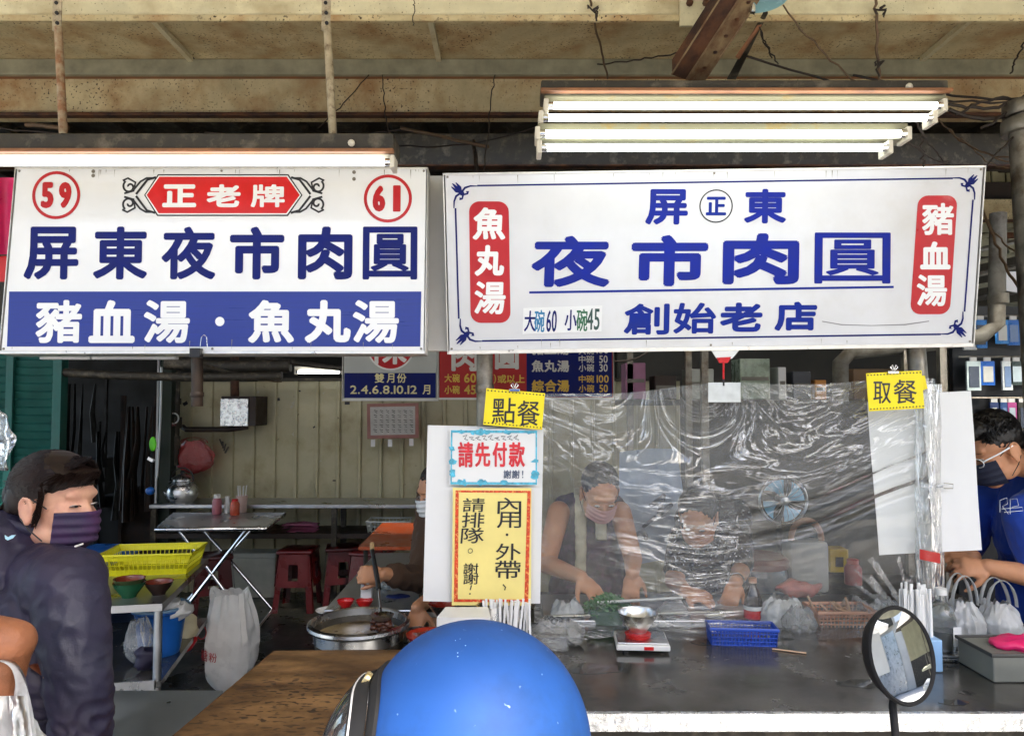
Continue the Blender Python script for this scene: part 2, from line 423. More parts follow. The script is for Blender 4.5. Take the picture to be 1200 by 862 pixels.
steel_dull = mat('worn_stainless', (.48, .49, .50), .36, .95, var=.2, scale=6, rvar=.14, bump=.08, bscale=25)
counter_m = mat('dark_worn_counter_steel', (.19, .183, .17), .20, .75, var=.35, scale=5, rvar=.12, bump=.12, bscale=9, col2=(.09, .085, .075), c2at=.55, s2=7)
foil = mat('crumpled_foil_tape', (.75, .76, .78), .28, .9, var=.2, scale=30, bump=.9, bscale=55)
wood = mat('worn_plywood', C('84643f'), .62, var=.35, scale=6, col2=C('46301c'), c2at=.52, c2soft=.14, s2=3.5, stretch=(1, 2.2, 2.2), bump=.35, bscale=22, spots=(.04, .025, .015), sspot=38, spotat=.57)
wood_end = mat('board_edge', C('6d4826'), .7, var=.3, scale=20, bump=.3)
wall_m = mat('beige_corrugated', C('b8b190'), .6, .1, var=.14, scale=3, col2=C('8f8464'), c2at=.6, c2soft=.12, s2=3, spots=(.03, .025, .02), sspot=24, spotat=.735, bump=.1)
green_m = mat('dark_green_shutter', C('17564e'), .5, .2, var=.25, scale=6, bump=.1)
green_post = mat('dark_green_post', C('1e2a20'), .6, .1, var=.3, scale=10, bump=.2)
dark_m = mat('sooty_dark', C('1a1815'), .8, var=.4, scale=3, bump=.3)  # near-black colour puts the unlit depth of the hall into its rear wall
darkbrown = mat('dark_brown', C('2a1c12'), .6, var=.4, scale=6, bump=.3)
floor_m = mat('wet_dark_floor', C('262826'), .35, 0, var=.4, scale=4, rvar=.2, bump=.35, bscale=30, col2=C('3c3a30'), c2at=.55, s2=5)
asphalt = mat('street_asphalt', (.44, .43, .41), .8, var=.2, scale=12, bump=.6, bscale=80)
red_pl = mat('dark_red_plastic', C('430809'), .3, var=.15, scale=8, rvar=.1)
redb_pl = mat('bright_red_plastic', C('c4171a'), .3, var=.1, scale=8, rvar=.1)
yellow_pl = mat('yellow_plastic', C('e6dd20'), .4, var=.08, scale=10)
green_pl = mat('green_plastic', C('1f5a3a'), .3, var=.1)
blue_pl = mat('blue_plastic', C('1f63b8'), .35, var=.12, scale=6)
navy_pl = mat('violet_blue_plastic', C('2c50b4'), .4, var=.1)
pink_pl = mat('pink_plastic', C('e0246a'), .4, var=.15)
peach_pl = mat('peach_basket_plastic', C('d8a184'), .45, var=.1)
grey_pl = mat('grey_plastic', C('74766f'), .5, var=.1)
white_pl = mat('white_plastic', (.72, .72, .70), .4, var=.06)
paper = mat('white_paper', (.8, .8, .79), .75, var=.03, scale=3, bump=.1, bscale=6)
paper_y = mat('yellow_notice_paper', C('f3e08a'), .7, var=.06, scale=6, bump=.15, bscale=8)
card_y = mat('bright_yellow_card', C('f6df12'), .45, var=.04, scale=6)
ltblue = mat('sky_blue_print', C('57b4cf'), .6, var=.35, scale=60)
org_print = mat('orange_red_border_print', C('d8471f'), .6, var=.3, scale=90, col2=C('f0a25a'), c2at=.56, c2soft=.03, s2=110)
tube_on = mat('lit_fluorescent_tube', (.97, 1.0, .99), .3, var=0, emis=1.7, rvar=0)
tube_cool = mat('lit_cool_tube', (.92, 1.0, .97), .3, var=0, emis=1.7, rvar=0)
batten_y = mat('yellowed_white_enamel', C('7f7a60'), .55, var=.08, scale=6, col2=C('8a6c24'), c2at=.66, s2=12)
batten_w = mat('cream_enamel', C('d8d0bd'), .45, var=.1, scale=10)
chrome = mat('chrome', (.75, .75, .75), .12, 1, var=0, rvar=.03)
rubber = mat('black_rubber', (.010, .010, .011), .75, spec=.2, var=.1)
black_pl = mat('black_plastic', (.012, .012, .013), .35, var=.1)
wire_m = mat('dusty_black_wire', C('2a2019'), .7, var=.4, scale=30)
wire_b = mat('brown_dusty_wire', C('5f4a35'), .7, var=.3, scale=30)
skin_w = mat('skin_fair', C('d9a68a'), .5, var=.07, scale=25, sss=.12, bump=.12, bscale=160, col2=C('c48a78'), c2at=.58, c2soft=.16, s2=20, spec=.35)
skin_t = mat('skin_tanned', C('8f5a3c'), .5, var=.22, scale=28, sss=.06, bump=.5, bscale=120, spec=.4)
skin_m = mat('skin_warm', C('c48c68'), .5, var=.08, scale=20, sss=.1, bump=.15, bscale=120, spec=.35)
hair_m = mat('dark_brown_hair', C('1e120e'), .5, var=.4, scale=40, spec=.25, rvar=.1)
hair_b = mat('black_hair', C('0f0c0b'), .5, var=.35, scale=40, rvar=.1)
hair_g = mat('greying_hair', C('3c3734'), .5, var=.4, scale=60)
jacket = mat('plum_navy_nylon', C('2a1f3c'), .55, var=.22, scale=4, bump=.25, bscale=120, sheen=0, rvar=.1, col2=C('151b30'), c2at=.52, c2soft=.18, s2=3)
mask_m = mat('purple_navy_mask', C('2c2140'), .7, var=.15, scale=12, col2=C('43204a'), c2at=.55, s2=9, bump=.2, bscale=200)
mask_n = mat('dark_navy_mask', C('151a30'), .7, var=.1)
blue_sh = mat('royal_blue_tshirt', C('0f3fa8'), .8, var=.12, scale=6, bump=.15, bscale=250, sheen=.2)
brown_sh = mat('brown_knit', C('4a3526'), .85, var=.15, scale=12, bump=.3, bscale=180)
plum_sh = mat('dark_plum_vest', C('33212c'), .8, var=.3, scale=20, col2=C('56304a'), c2at=.58, s2=30)
dot_sh = mat('speckled_black_blouse', C('16171c'), .8, var=.2, spots=(.5, .52, .56), sspot=75, spotat=.62)
apron_m = mat('cream_towel', C('b9b196'), .9, var=.15, scale=20, bump=.4, bscale=90)
cloth_g = mat('pale_blue_grey_cloth', C('a7b4c4'), .85, var=.12, scale=5, bump=.4, bscale=12)
helmet_m = mat('matte_blue_helmet', C('1a4280'), .6, var=.14, scale=5, bump=.05, bscale=60, spec=.22, rvar=.06, spots=(.30, .42, .7), sspot=110, spotat=.73, col2=C('16345f'), c2at=.60, c2soft=.12, s2=7)
leaf_m = mat('fresh_green_herb', (.07, .24, .06), .5, var=.4, scale=30, sss=0.0, randv=.2)
meat_m = mat('braised_meat', C('4b2818'), .3, var=.4, scale=40, bump=.6, bscale=60)
styro = mat('grimy_foam', C('b5b3a4'), .8, var=.12, scale=8)
clear_f = film_mat('clear_plastic', .03, .08, (.95, .96, .97), .10, .5, 20)
bag_w = film_mat('thin_white_bag_film', .03, .3, (.93, .93, .93), .62, .5, 9, crease=.04)
bag_c = film_mat('cloudy_bag_film', .06, .15, (.93, .93, .93), .25, .8, 22)
bag_red = film_mat('thin_red_bag_film', .04, .15, (.9, .35, .35), .55, .7, 18, hcol=(.75, .08, .08))
wrap_m = film_mat('stretched_cling_film', .015, .22, (.97, .98, .97), .055, .85, 9, (1, 1, 1), 1.42, amp=1.0, crease=.55, attr=True)
wrap_end = film_mat('bunched_cling_film', .06, .12, (.96, .97, .96), .1, .6, 9, (3, 3, .7), 1.5, crease=.5)
glass_m = mat('clear_bottle', (.85, .9, .9), .06, trans=.9, var=0, rvar=0)
mirror_m = mat('mirror_glass', (.62, .64, .66), .01, 1, var=0, rvar=0)
panel_t = mat('pale_translucent_sheet', C('b9b79c'), .5, var=.15, scale=5, emis=0)

# ================================================================ SETTING
MB().bx(-30, 30, -.3, 26, -.3, 0).build('market_floor', floor_m, kind='structure')
MB().bx(-30, 30, -30, -.3, -.34, -.02).build('street', asphalt, kind='structure')
MB().bx(-60, 60, -90, -30, -.36, -.03).build('ground', asphalt, kind='structure')
# --- roof of the market hall
RZ = 3.15
rf = thing('market_roof', 'grimy corrugated market roof of panels running back over the stalls', 'roof', (0, 3, RZ)); 
xs = [-7.0, -5.0, -3.9, -2.75] 
seams = [-6.2, -5.0, -3.78, -2.6, -1.45, -.33, .78, 1.85, 3.0, 4.2, 5.4, 6.6]
for i in range(len(seams) - 1):
    a, b = seams[i] + .012, seams[i + 1] - .012
    q = MB(); q.bx(a, b, 2.46, 3.30, RZ, RZ + .03); q.build('panel', dirty_beam, rf)
    q = MB(); q.bx(b + .001, b + .023, 2.46, 3.27, RZ - .022, RZ + .02); q.build('rib', pale_beam, rf)
q = MB()
for i in range(60):
    x = -12 + i * .4
    q.prism([Vector((x, 3.30, 3.36)), Vector((x + .18, 3.30, 3.36)), Vector((x + .22, 3.30, 3.40)), Vector((x + .36, 3.30, 3.40)), Vector((x + .40, 3.30, 3.36)), Vector((x + .40, 3.30, 3.43)), Vector((x, 3.30, 3.43))], (0, 12, .5))
tag(q.build('corrugated_sheet', dark_steel, rf), kind='stuff')
MB().bx(-6.5, 6.5, -.8, 2.45, RZ + .17, RZ + .2).build('awning_sheet', pale_beam, rf)  # unseen sheet added overhead, run forward to keep direct sun off helmet and counter
def beam(name, label, x0, x1, y0, y1, z0, z1, m, lipm=None, lip=0, group='roof beams'):
    t = thing(name, label, 'beam', ((x0 + x1) / 2, y0, z0), group)
    MB().bx(x0, x1, y0, y1, z0, z1, .006).build('web', m, t)
    if lipm: MB().bx(x0, x1, y0 - lip, y0 + .02, z0 - .012, z0 - .001, .003).build('flange', lipm, t)
    return t
z22 = P(0, 24, 2.45).z
t = beam('steel_beam', 'pale olive box beam across the very top of the picture', -6.5, 6.5, 2.45, 2.468, z22, RZ + .165, pale_beam)
MB().bx(-6.5, 6.5, 2.436, 2.449, z22 - .008, z22 + .012).build('flange', dirty_beam, t)
t = beam('steel_beam', 'thin dark grey angle iron under the roof edge', -6.5, 6.5, 3.28, 3.31, P(0, 87, 3.28).z, RZ - .002, grey_beam)
z0, z1 = P(0, 134, 3.36).z, P(0, 91, 3.36).z
t = beam('steel_beam', 'brown speckled channel beam with a bright worn upper lip', -6.5, 6.5, 3.36, 3.46, z0, z1, dirty_beam)
MB().bx(-6.5, 6.5, 3.325, 3.359, z1 - .008, z1 + .008, .003).build('upper_flange', rustlip, t)
MB().bx(-6.5, 6.5, 3.32, 3.359, z0 - .02, z0 - .004, .003).build('lower_flange', rust, t)
q = MB()
for i in range(26):      # soot frayed along the lower flange
    pass
for k, (y, z) in enumerate([(4.3, 2.98), (5.4, 3.02), (6.6, 3.05), (8.0, 3.1)]):
    beam('roof_purlin', ['nearest dark purlin seen in the gap above the signs', 'second dark purlin in the gap above the signs', 'third dark purlin, deeper under the roof', 'deepest dark purlin under the roof'][k], -8, 8, y, y + .1, z, z + .2, darkbrown if k % 2 else dark_steel, rust, .05, 'purlins deeper under the roof')
# diagonal rafter with gusset plate
t = thing('diagonal_rafter', 'rusty brown steel rafter slanting down beside the right light fixture', 'beam', P(830, 60, 2.7))
a, b = P(886, -40, 2.16), P(800, 92, 2.40)
d = (b - a).normalized(); sx = d.cross(Vector((0, 0, 1))).normalized()
for off, m, wdt in ((-.05, rust, .035), (.022, rust2, .03)):
    MB().prism([a + sx * off, a + sx * (off + .07), b + sx * (off + .07), b + sx * off], (0, 0, .03 if off > 0 else .05)).build('web' if off < 0 else 'flange', m, t)
for off in (-.052, .016, .092):
    q = MB(); q.tube([a + sx * off, b + sx * off], .003, 6); q.build('flange_edge', rust2, t, smooth=60)
for k in range(5):
    c = a.lerp(b, .25 + .15 * k) + sx * .057 + Vector((0, -.004, -.002)); q = MB(); q.lathe([(.007, 0), (.006, -.005), (.001, -.006)], c, seg=8); q.build('bolt', rust, t)
q = MB(); q.prism([P(797, -20, 2.42), P(797, 30, 2.42), P(822, 30, 2.42), P(858, -20, 2.42)], (0, .012, 0)); q.build('gusset_plate', pale_beam, t)
for px in (808, 827):
    q = MB(); c = P(px, 4, 2.41); q.lathe([(.012, 0), (.012, .008), (.007, .012)], c, Euler((radians(90), 0, 0)).to_matrix(), 8); q.build('bolt', rust, t)
# torn sheet strips hanging there
t = thing('bent_metal_strip', 'bent copper coloured metal strip hanging beside the rafter', 'strip', P(875, 60, 2.6))
q = MB(); q.prism([P(896, 12, 2.4), P(900, 14, 2.4), P(862, 92, 2.75), P(852, 92, 2.75)], (0.004, .01, 0)); q.build('strip', dark_steel, t)
q = MB(); q.prism([P(893, 22, 2.45), P(895, 25, 2.45), P(866, 68, 2.55), P(862, 66, 2.55)], (0.004, .01, 0)); q.build('strip', rustlip, t)
t = thing('lamp_shade', 'underside of a pale blue round lamp at the top edge', 'lamp', P(893, -8, 2.3))
q = MB(); q.lathe([(.02, .05), (.07, .035), (.085, 0), (.08, -.006), (.06, 0.0)], P(893, -2, 2.3), seg=28); q.build('shade', mat('pale_blue_enamel', C('a8dbe0'), .3, var=.05), t, smooth=40)
q = MB(); q.lathe([(.008, -.03), (.012, -.01), (.006, .01)], P(882, 4, 2.27), seg=10); q.build('knob', chrome, t, smooth=40)
# --- posts
def pipe(name, label, cat, pts, r, m, rings=(), group=None, seg=18):
    t = thing(name, label, cat, pts[-1], group); q = MB(); q.tube(pts, r, seg); q.build('pipe', m, t, smooth=40)
    for (p, rr, h) in rings:
        q = MB(); q.lathe([(rr * .96, -h / 2), (rr, -h / 2 + .004), (rr, h / 2 - .004), (rr * .96, h / 2)], p, seg=18); q.build('collar', m, t, smooth=40)
    return t
a = P(568, 395, 2.62); b = Vector((a.x, 2.62, 0)); top = Vector((a.x, 2.62, 2.25))
cp = pipe('steel_post', 'grey spotted round post behind the order notices', 'post', [top, b], .029, galv, [(P(568, 455, 2.62), .033, .03)])
a = P(1073, 400, 2.62); m_ = P(1092, 640, 2.6); b = P(1101, 760, 2.6)
pipe('steel_post', 'film wrapped grey post at the right end of the cling film', 'post', [a + (a - m_) * .5, a, m_, b, b + Vector((.02, 0, -.9))], .031, galv)
a = P(1192, 150, 2.55)
pipe('thick_post', 'thick grey post with a collar at the far right edge', 'post', [P(1203, 136, 2.6), P(1204, 150, 2.6), P(1219, 400, 2.6), P(1250, 1000, 2.6)], .058, galv, [(P(1204, 148, 2.6), .082, .05), (P(1203, 128, 2.6), .075, .05)])
# straps and hangers of the left lamp
def hanger(x0, y0, x1, y1, m, label):
    t = thing('hanger_tube', label, 'hanger', P(x1, y1, 2.24), 'hangers of the left lamp')
    a = P(x0, -14, 2.30); b = P(x1, y1, 2.24)
    q = MB(); q.tube([a.lerp(b, .28), b], .0125, 10); q.build('tube', m, t, smooth=50)
    s = MB(); s.box(a.lerp(b, .14), (.028, .004, (a - b).length * .30), rot=(0, 0, 0)); s.build('strap', hang_tube2, t)
    for k in range(4):
        q = MB(); q.lathe([(.006, 0), (.006, .004)], a.lerp(b, .04 + .07 * k) + Vector((0, -.003, 0)), Euler((radians(90), 0, 0)).to_matrix(), 8); q.build('bolt_hole', black_ink, t)
hanger(66, 0, 74, 158, hang_tube, 'rusty orange brown hanger tube over the number fifty nine')
hanger(381, 0, 390, 158, hang_tube2, 'peeling whitish hanger tube over the number sixty one')
# --- fluorescent lamps
def lamp(name, label, xl, xr, tubes, body, cap, Y, bodym, capy=None, tilt=0, tm=tube_on):
    t = thing(name, label, 'light', P((xl + xr) / 2, body[1], Y), 'fluorescent lamps over the signs')
    a = P(xl, body[0], Y + .03); b = P(xr, body[1], Y + .03)
    MB().bx(a.x + .01, b.x - .01, Y + .015, Y + .075, b.z, a.z, .004).build('batten', bodym, t)
    if cap:
        c0 = P(xl, cap[0], Y); c1 = P(xr, cap[1], Y)
        MB().bx(c0.x, c1.x, Y - .01, Y + .11, c1.z, c0.z, .005).build('shade_top', dark_steel, t)
        MB().bx(c0.x - .002, c1.x + .002, Y - .03, Y - .008, c1.z - .006, c1.z + .004, .002).build('shade_lip', rustlip, t)
        q = MB(); q.lathe([(.010, 0), (.010, .006), (.004, .012)], P(xr - (45 if xr > 900 else 50), (cap[0] + cap[1]) / 2, Y - .012), Euler((radians(90), 0, 0)).to_matrix(), 10); q.build('screw', batten_w, t, smooth=40)
    for (x0, x1, yc) in tubes:
        p0 = P(x0, yc, Y); p1 = P(x1, yc, Y); r = .0108
        tb = MB(); tb.tube([p0 + Vector((.022, 0, 0)), p1 - Vector((.022, 0, 0))], r, 14); o = tb.build('tube', tm, t, smooth=50)
        for p, s_ in ((p0, 1), (p1, -1)):
            e = MB(); e.tube([p + Vector((s_ * .002, 0, 0)), p + Vector((s_ * .022, 0, 0))], r + .0006, 14); e.build('end_cap', chrome, t, smooth=50)
            h = MB(); h.bx(p.x - .007, p.x + .007, Y - .012, Y + .05, p.z - .019, p.z + .019, .003); h.build('lamp_holder', batten_w, t)
    return t
lamp('fluorescent_lamp', 'upper two tube fluorescent lamp with sooty shade above the right sign', 634, 1110, [(640, 1106, 124), (634, 1094, 138)], (109, 117), (95, 109), 2.14, batten_y)
lamp('fluorescent_lamp', 'lower fluorescent lamp with yellowed batten and two tubes over the right sign', 626, 1066, [(630, 1064, 157), (632, 1042, 173)], (146, 165), None, 2.05, batten_y, tm=tube_cool)
lamp('fluorescent_lamp', 'single tube fluorescent lamp with dark shade above the left sign', -60, 462, [(-58, 460, 190)], (180, 190), (157, 179), 2.12, batten_w)
# ================================================================ SIGNS
def board(name, label, px4, Y4, thick, m, trim=None, tw=.012, cat='sign', group=None):
    M, W, H, mp = plane_frame(px4, Y4)
    t = thing(name, label, cat, M=M, group=group)
    MB().bx(-W / 2, W / 2, 0, thick, -H / 2, H / 2, .002).build('panel', m, t, local=True)
    if trim:
        for (x0, x1, z0, z1) in ((-W / 2 - .003, W / 2 + .003, H / 2 - .001, H / 2 + tw * .5), (-W / 2 - .003, W / 2 + .003, -H / 2 - tw, -H / 2 + .001), (-W / 2 - tw * .6, -W / 2 - .0035, -H / 2 - tw, H / 2 + tw * .5), (W / 2 + .0035, W / 2 + tw * .6, -H / 2 - tw, H / 2 + tw * .5)):
            MB().bx(x0, x1, -.004, thick + .012, z0, z1, .0015).build('frame_rail', trim, t, local=True)
    return t, W, H, mp
# left sign
t, W, H, mp = board('shop_sign', 'left white sign with numbers fifty nine and sixty one above a blue lower band', [(17, 198), (499, 198), (497, 411), (4, 411)], [2.42, 2.42, 2.37, 2.37], .05, white, alu, .010)
flat(mp, [(12, 342), (494, 342), (493, 406), (11, 406)], .001, blue_ground, t, 'blue_band')
lettering(mp, [(c, x, 297, 64, 62, 1.3 if c == '圓' else 2.3) for c, x in zip('屏東夜市肉圓', (60, 141, 221, 301, 381, 457))], .0012, navy_ink, t, bold=2.3)
lettering(mp, [(c, x, 377, 54, 50) for c, x in zip('豬血湯魚丸湯', (71, 133, 197, 319, 385, 441))], .0022, white_ink, t, bold=2.3)
flat(mp, circ(259, 377, 5.4, n=18), .0022, white_ink, t, 'printed_dot')
for s_, cx, cy in (('59', 64, 229), ('61', 454, 233)):
    band(mp, circ(cx, cy, 26.5), 3.6, .0012, red_ink2, t, 'number_ring', loop=True)
    lettering(mp, [(s_[0], cx - 10.5, cy, 15, 31, 1.9), (s_[1], cx + 10.5, cy, 15 if s_ == '59' else 9, 31, 1.9 if s_ == '59' else .9)], .0012, red_ink2, t, 'number')
hexa = lambda g: [(172 - g, 229), (186 - g * .6, 209 - g), (334 + g * .6, 209 - g), (349 + g, 229), (334 + g * .6, 249 + g), (186 - g * .6, 249 + g)]
flat(mp, hexa(4.6), .001, black_ink, t, 'badge_outline', thick=.0004)
flat(mp, hexa(3.0), .0015, white_ink, t, 'badge_inline', thick=.0004)
flat(mp, hexa(1.5), .002, red_ink, t, 'red_badge', thick=.0004)
lettering(mp, [(c, x, 230, 40, 27) for c, x in zip('正老牌', (209, 261, 313))], .0026, white_ink, t, bold=1.5)
def spiral(cx, cy, r0, turns, sx, sy, n=30):
    return [(cx + sx * cos(a) * r, cy + sy * sin(a) * r) for a, r in [(i / n * turns * 2 * pi, r0 * (.18 + .82 * i / n)) for i in range(n + 1)]]
for side in (1, -1):
    ox = 172 if side == 1 else 349
    for up in (1, -1):
        band(mp, spiral(ox - side * 22, 229 - up * 10, 8, 1.15, -side, -up), 2.4, .0012, black_ink, t, 'scroll')
        band(mp, [(ox - side * 30, 229 - up * 17), (ox - side * 24, 229 - up * 20), (ox - side * 15, 229 - up * 15), (ox - side * 17, 229 - up * 5), (ox - side * 28, 229 - up * 2)], 2.4, .0016, black_ink, t, 'scroll')
        band(mp, [(ox - side * 14, 229 - up * 1), (ox - side * 8, 229 - up * 9), (ox - side * 1, 229 - up * 18), (ox + side * 9, 229 - up * 21)], 2.6, .0019, black_ink, t, 'scroll')
        band(mp, [(ox - side * 17, 229 - up * 6), (ox - side * 9, 229 - up * 16), (ox - side * 2, 229 - up * 20), (ox + side * 6, 229 - up * 20)], 2.2, .0021, black_ink, t, 'scroll')
for (x, y) in ((107, 201), (107, 206), (414, 202), (414, 210)):
    flat(mp, circ(x, y, 2.2, n=10), .0012, galv, t, 'screw')
# binder clip and white strip below the left sign
q = MB(M=None)
t2 = thing('binder_clip', 'small dark binder clip on the lower edge of the left sign', 'clip', P(238, 408, 2.36))
q = MB(); q.bx(*sorted((P(232, 0, 2.36).x, P(244, 0, 2.36).x)), 2.345, 2.375, P(0, 419, 2.36).z, P(0, 408, 2.36).z, .002); q.build('body', black_pl, t2)
q = MB(); q.tube([P(234, 409, 2.352), P(236, 395, 2.352), P(239, 392, 2.352), P(242, 395, 2.352), P(243, 409, 2.352)], .0011, 6); q.build('wire_handle', steel, t2)
t3 = thing('white_batten', 'bright white strip hanging just below the left sign', 'strip', P(130, 415, 2.5))
for (a, b) in ((60, 118), (120, 215)):
    q = MB(); q.bx(P(a, 0, 2.47).x, P(b, 0, 2.47).x, 2.46, 2.49, P(0, 421, 2.47).z, P(0, 410, 2.47).z, .002); q.build('strip', white, t3)
# narrow panel between signs
q = MB(); q.prism([P(501, 206, 2.52), P(520, 206, 2.52), P(532, 411, 2.52), P(501, 411, 2.52)], (0, .04, 0))
q.build('narrow_board', mat('off_white_side', (.55, .53, .50), .5, var=.1, scale=3), label='narrow off white board in the gap between the two big signs', cat='board')
t3 = thing('pink_banner', 'pink red banner edge showing left of the left sign', 'banner', P(7, 290, 2.6))
q = MB(); q.grid(lambda u, v: P(-40 + 56 * u, 208 + 90 * v, 2.6 + .02 * sin(u * 9)), 10, 6); q.build('cloth', pink_pl, t3, smooth=60)
q = MB(); q.grid(lambda u, v: P(-40 + 50 * u, 300 + 30 * v, 2.62), 6, 3); q.build('hem', redb_pl, t3)
# right sign
px4 = [(517, 206), (1153, 195), (1139, 403), (531, 410)]
t, W, H, mp = board('shop_sign', 'right white sign with blue scroll corners and two red pill shaped panels', px4, [2.40, 2.40, 2.50, 2.50], .06, whiteR, alu, .012)
ring = [(529, 219), (1142, 208), (1128, 392), (542, 399)]
def cut(a, b, g):   # a line that stops short of the corner ornaments
    dx = b[0] - a[0]; dy = b[1] - a[1]; l = sqrt(dx * dx + dy * dy); return [(a[0] + dx / l * g, a[1] + dy / l * g), (b[0] - dx / l * g, b[1] - dy / l * g)]
for i in range(4): band(mp, cut(ring[i], ring[(i + 1) % 4], 26), 2.0, .0012, navy_ink, t, 'border_line')
for i, (cx, cy) in enumerate(ring):
    sx = 1 if i in (0, 3) else -1; sy = 1 if i in (0, 1) else -1
    for sw in (0, 1):
        f = (lambda x, y: (cx + sx * x, cy + sy * y)) if sw == 0 else (lambda x, y: (cx + sx * y, cy + sy * x))
        band(mp, [f(26, 0), f(18, 0), f(12, 2), f(9, 6), f(11, 10), f(15, 9), f(15, 6)], [1.2, 2.0, 2.6, 2.8, 2.6, 2.4, 3.6], .0013 + .0003 * sw, navy_ink, t, 'corner_scroll')
        band(mp, [f(8, 8), f(2, 6), f(-4, 1)], [1.5, 3.6, 1.0], .0018 + .0002 * sw, navy_ink, t, 'corner_leaf')
    band(mp, [(cx + sx * 11, cy + sy * 11), (cx + sx * 3, cy + sy * 3), (cx - sx * 3, cy - sy * 3)], [1.5, 4.2, 1.0], .0023, navy_ink, t, 'corner_leaf')
def skew(pts, k, cy): return [(x + (cy - y) * k, y) for x, y in pts]
flat(mp, skew(rrect(550, 237, 596, 378, 12), -.055, 307), .001, red_ink2, t, 'red_panel')
flat(mp, skew(rrect(1070, 229, 1117, 369, 12), .065, 299), .001, red_ink2, t, 'red_panel')
lettering(mp, [('魚', 571, 263, 38, 38), ('丸', 573, 306, 34, 36), ('湯', 575, 349, 36, 38)], .002, white_ink, t, bold=1.6)
lettering(mp, [('豬', 1098, 257, 38, 38), ('血', 1095, 300, 36, 33), ('湯', 1091, 341, 36, 37)], .002, white_ink, t, bold=1.6)
lettering(mp, [('屏', 777, 243, 50, 42), ('東', 893, 242, 50, 41)], .0012, blue_ink2, t, bold=1.9)
band(mp, circ(835, 242, 19), 1.5, .0012, black_ink, t, 'seal_ring', loop=True)
lettering(mp, [('正', 835, 242, 24, 22)], .0012, blue_ink, t, bold=.9)
lettering(mp, [('夜', 667, 307, 92, 60), ('市', 782, 306, 90, 60), ('肉', 889, 304, 90, 60), ('圓', 997, 303, 90, 60, 1.0)], .0012, blue_ink2, t, bold=2.9)
band(mp, [(620, 343), (1046, 337)], 2.6, .0012, blue_ink, t, 'underline')
lettering(mp, [('創', 757, 374, 53, 36), ('始', 813, 373, 50, 36), ('老', 867, 372, 50, 34), ('店', 931, 371, 50, 34)], .0012, blue_ink, t, bold=1.9)
flat(mp, [(614, 361), (705, 358), (705, 388), (614, 391)], .001, white, t, 'price_sticker')
teal = mat('teal_ink', C('2f7fae'), .5); grn = mat('dark_green_ink', C('2d6a4a'), .5)
lettering(mp, [('大', 622, 376, 13, 24, .35), ('60', 647, 376, 12, 25, .3), ('小', 669, 375, 14, 24, .35)], .002, navy_ink, t)
lettering(mp, [('碗', 633, 376, 12, 26, .35)], .002, teal, t); lettering(mp, [('碗', 682, 375, 13, 26, .35)], .002, grn, t)
lettering(mp, [('45', 695, 374, 15, 25, .3)], .002, mat('dark_slate_ink', C('2b4a45'), .5), t)
band(mp, [(962, 377), (985, 381), (1020, 382), (1060, 381), (1088, 377)], [1, 1.2, .6, 1.4, 1], .0012, mat('scuff', (.25, .24, .25), .7), t, 'scuff_mark')
# bits under the right sign
t3 = thing('hook', 'red plastic hook hanging under the middle of the right sign', 'hook', P(847, 450, 2.5))
q = MB(); q.prism([P(832, 407, 2.5), P(870, 406, 2.5), P(858, 420, 2.5), P(840, 420, 2.5)], (0, .006, 0)); q.build('white_tab', white_pl, t3)
q = MB(); q.prism([P(840, 419, 2.495), P(857, 418, 2.495), P(853, 425, 2.495), P(843, 425, 2.495)], (0, .006, 0)); q.build('clamp', redb_pl, t3)
q = MB(); q.tube([P(848, 424, 2.495), P(848, 444, 2.495)], .0035, 8); q.build('stem', redb_pl, t3); q = MB(); q.tube([P(848, 444, 2.495), P(848, 452, 2.495)], .004, 8); q.build('tip', black_pl, t3)
# menu boards further back
px4 = [(403, 330), (512, 330), (512, 467), (403, 467)]
t, W, H, mp = board('menu_board', 'grey and navy board listing even months behind the left sign', px4, [3.9] * 4, .02, mat('grey_print_field', C('b7bcbc'), .5, var=.05), white_pl, .012, 'menu board')
flat(mp, [(404, 437), (511, 437), (511, 466), (404, 466)], .001, navy_ink, t, 'navy_band')
flat(mp, circ(458, 406, 28, n=36), .001, white_ink, t, 'seal_edge'); flat(mp, circ(458, 406, 26, n=36), .002, red_ink2, t, 'red_seal')
lettering(mp, [('陳', 458, 408, 38, 38, 1.5)], .003, white_ink, t)
cream = mat('cream_ink', C('e4dca8'), .5)
lettering(mp, [('雙', 445, 443, 11, 11, .25), ('月', 458, 443, 9, 11, .25), ('份', 471, 443, 11, 11, .25), ('2.4.6.8.10.12', 450, 456.5, 78, 10, .25), ('月', 500, 456.5, 9, 11, .25)], .002, cream, t)
px4 = [(515, 330), (718, 330), (718, 466), (515, 466)]
t, W, H, mp = board('menu_board', 'long red and navy price board behind the centre post', px4, [3.9] * 4, .02, mat('dull_red_field', C('a81f22'), .5, var=.06), white_pl, .010, 'menu board')
flat(mp, [(617, 331), (717, 331), (717, 465), (617, 465)], .001, navy_ink, t, 'navy_field')
lettering(mp, [('肉', 545, 418, 32, 34, 1.2), ('圓', 594, 418, 28, 30, 1.2)], .002, mat('silver_ink', (.62, .62, .62), .5), t)
yk = mat('dull_yellow_ink', C('d8b24a'), .5); sk = mat('silver_ink', (.62, .62, .62), .5)
lettering(mp, [('大碗', 530, 443, 18, 10, .3), ('60', 551, 443, 14, 11, .4), ('小碗', 530, 456.5, 18, 10, .3), ('45', 551, 456.5, 14, 11, .4), (')', 580, 444, 3, 11, .2), ('或以上', 599, 444, 32, 10, .3)], .002, yk, t)
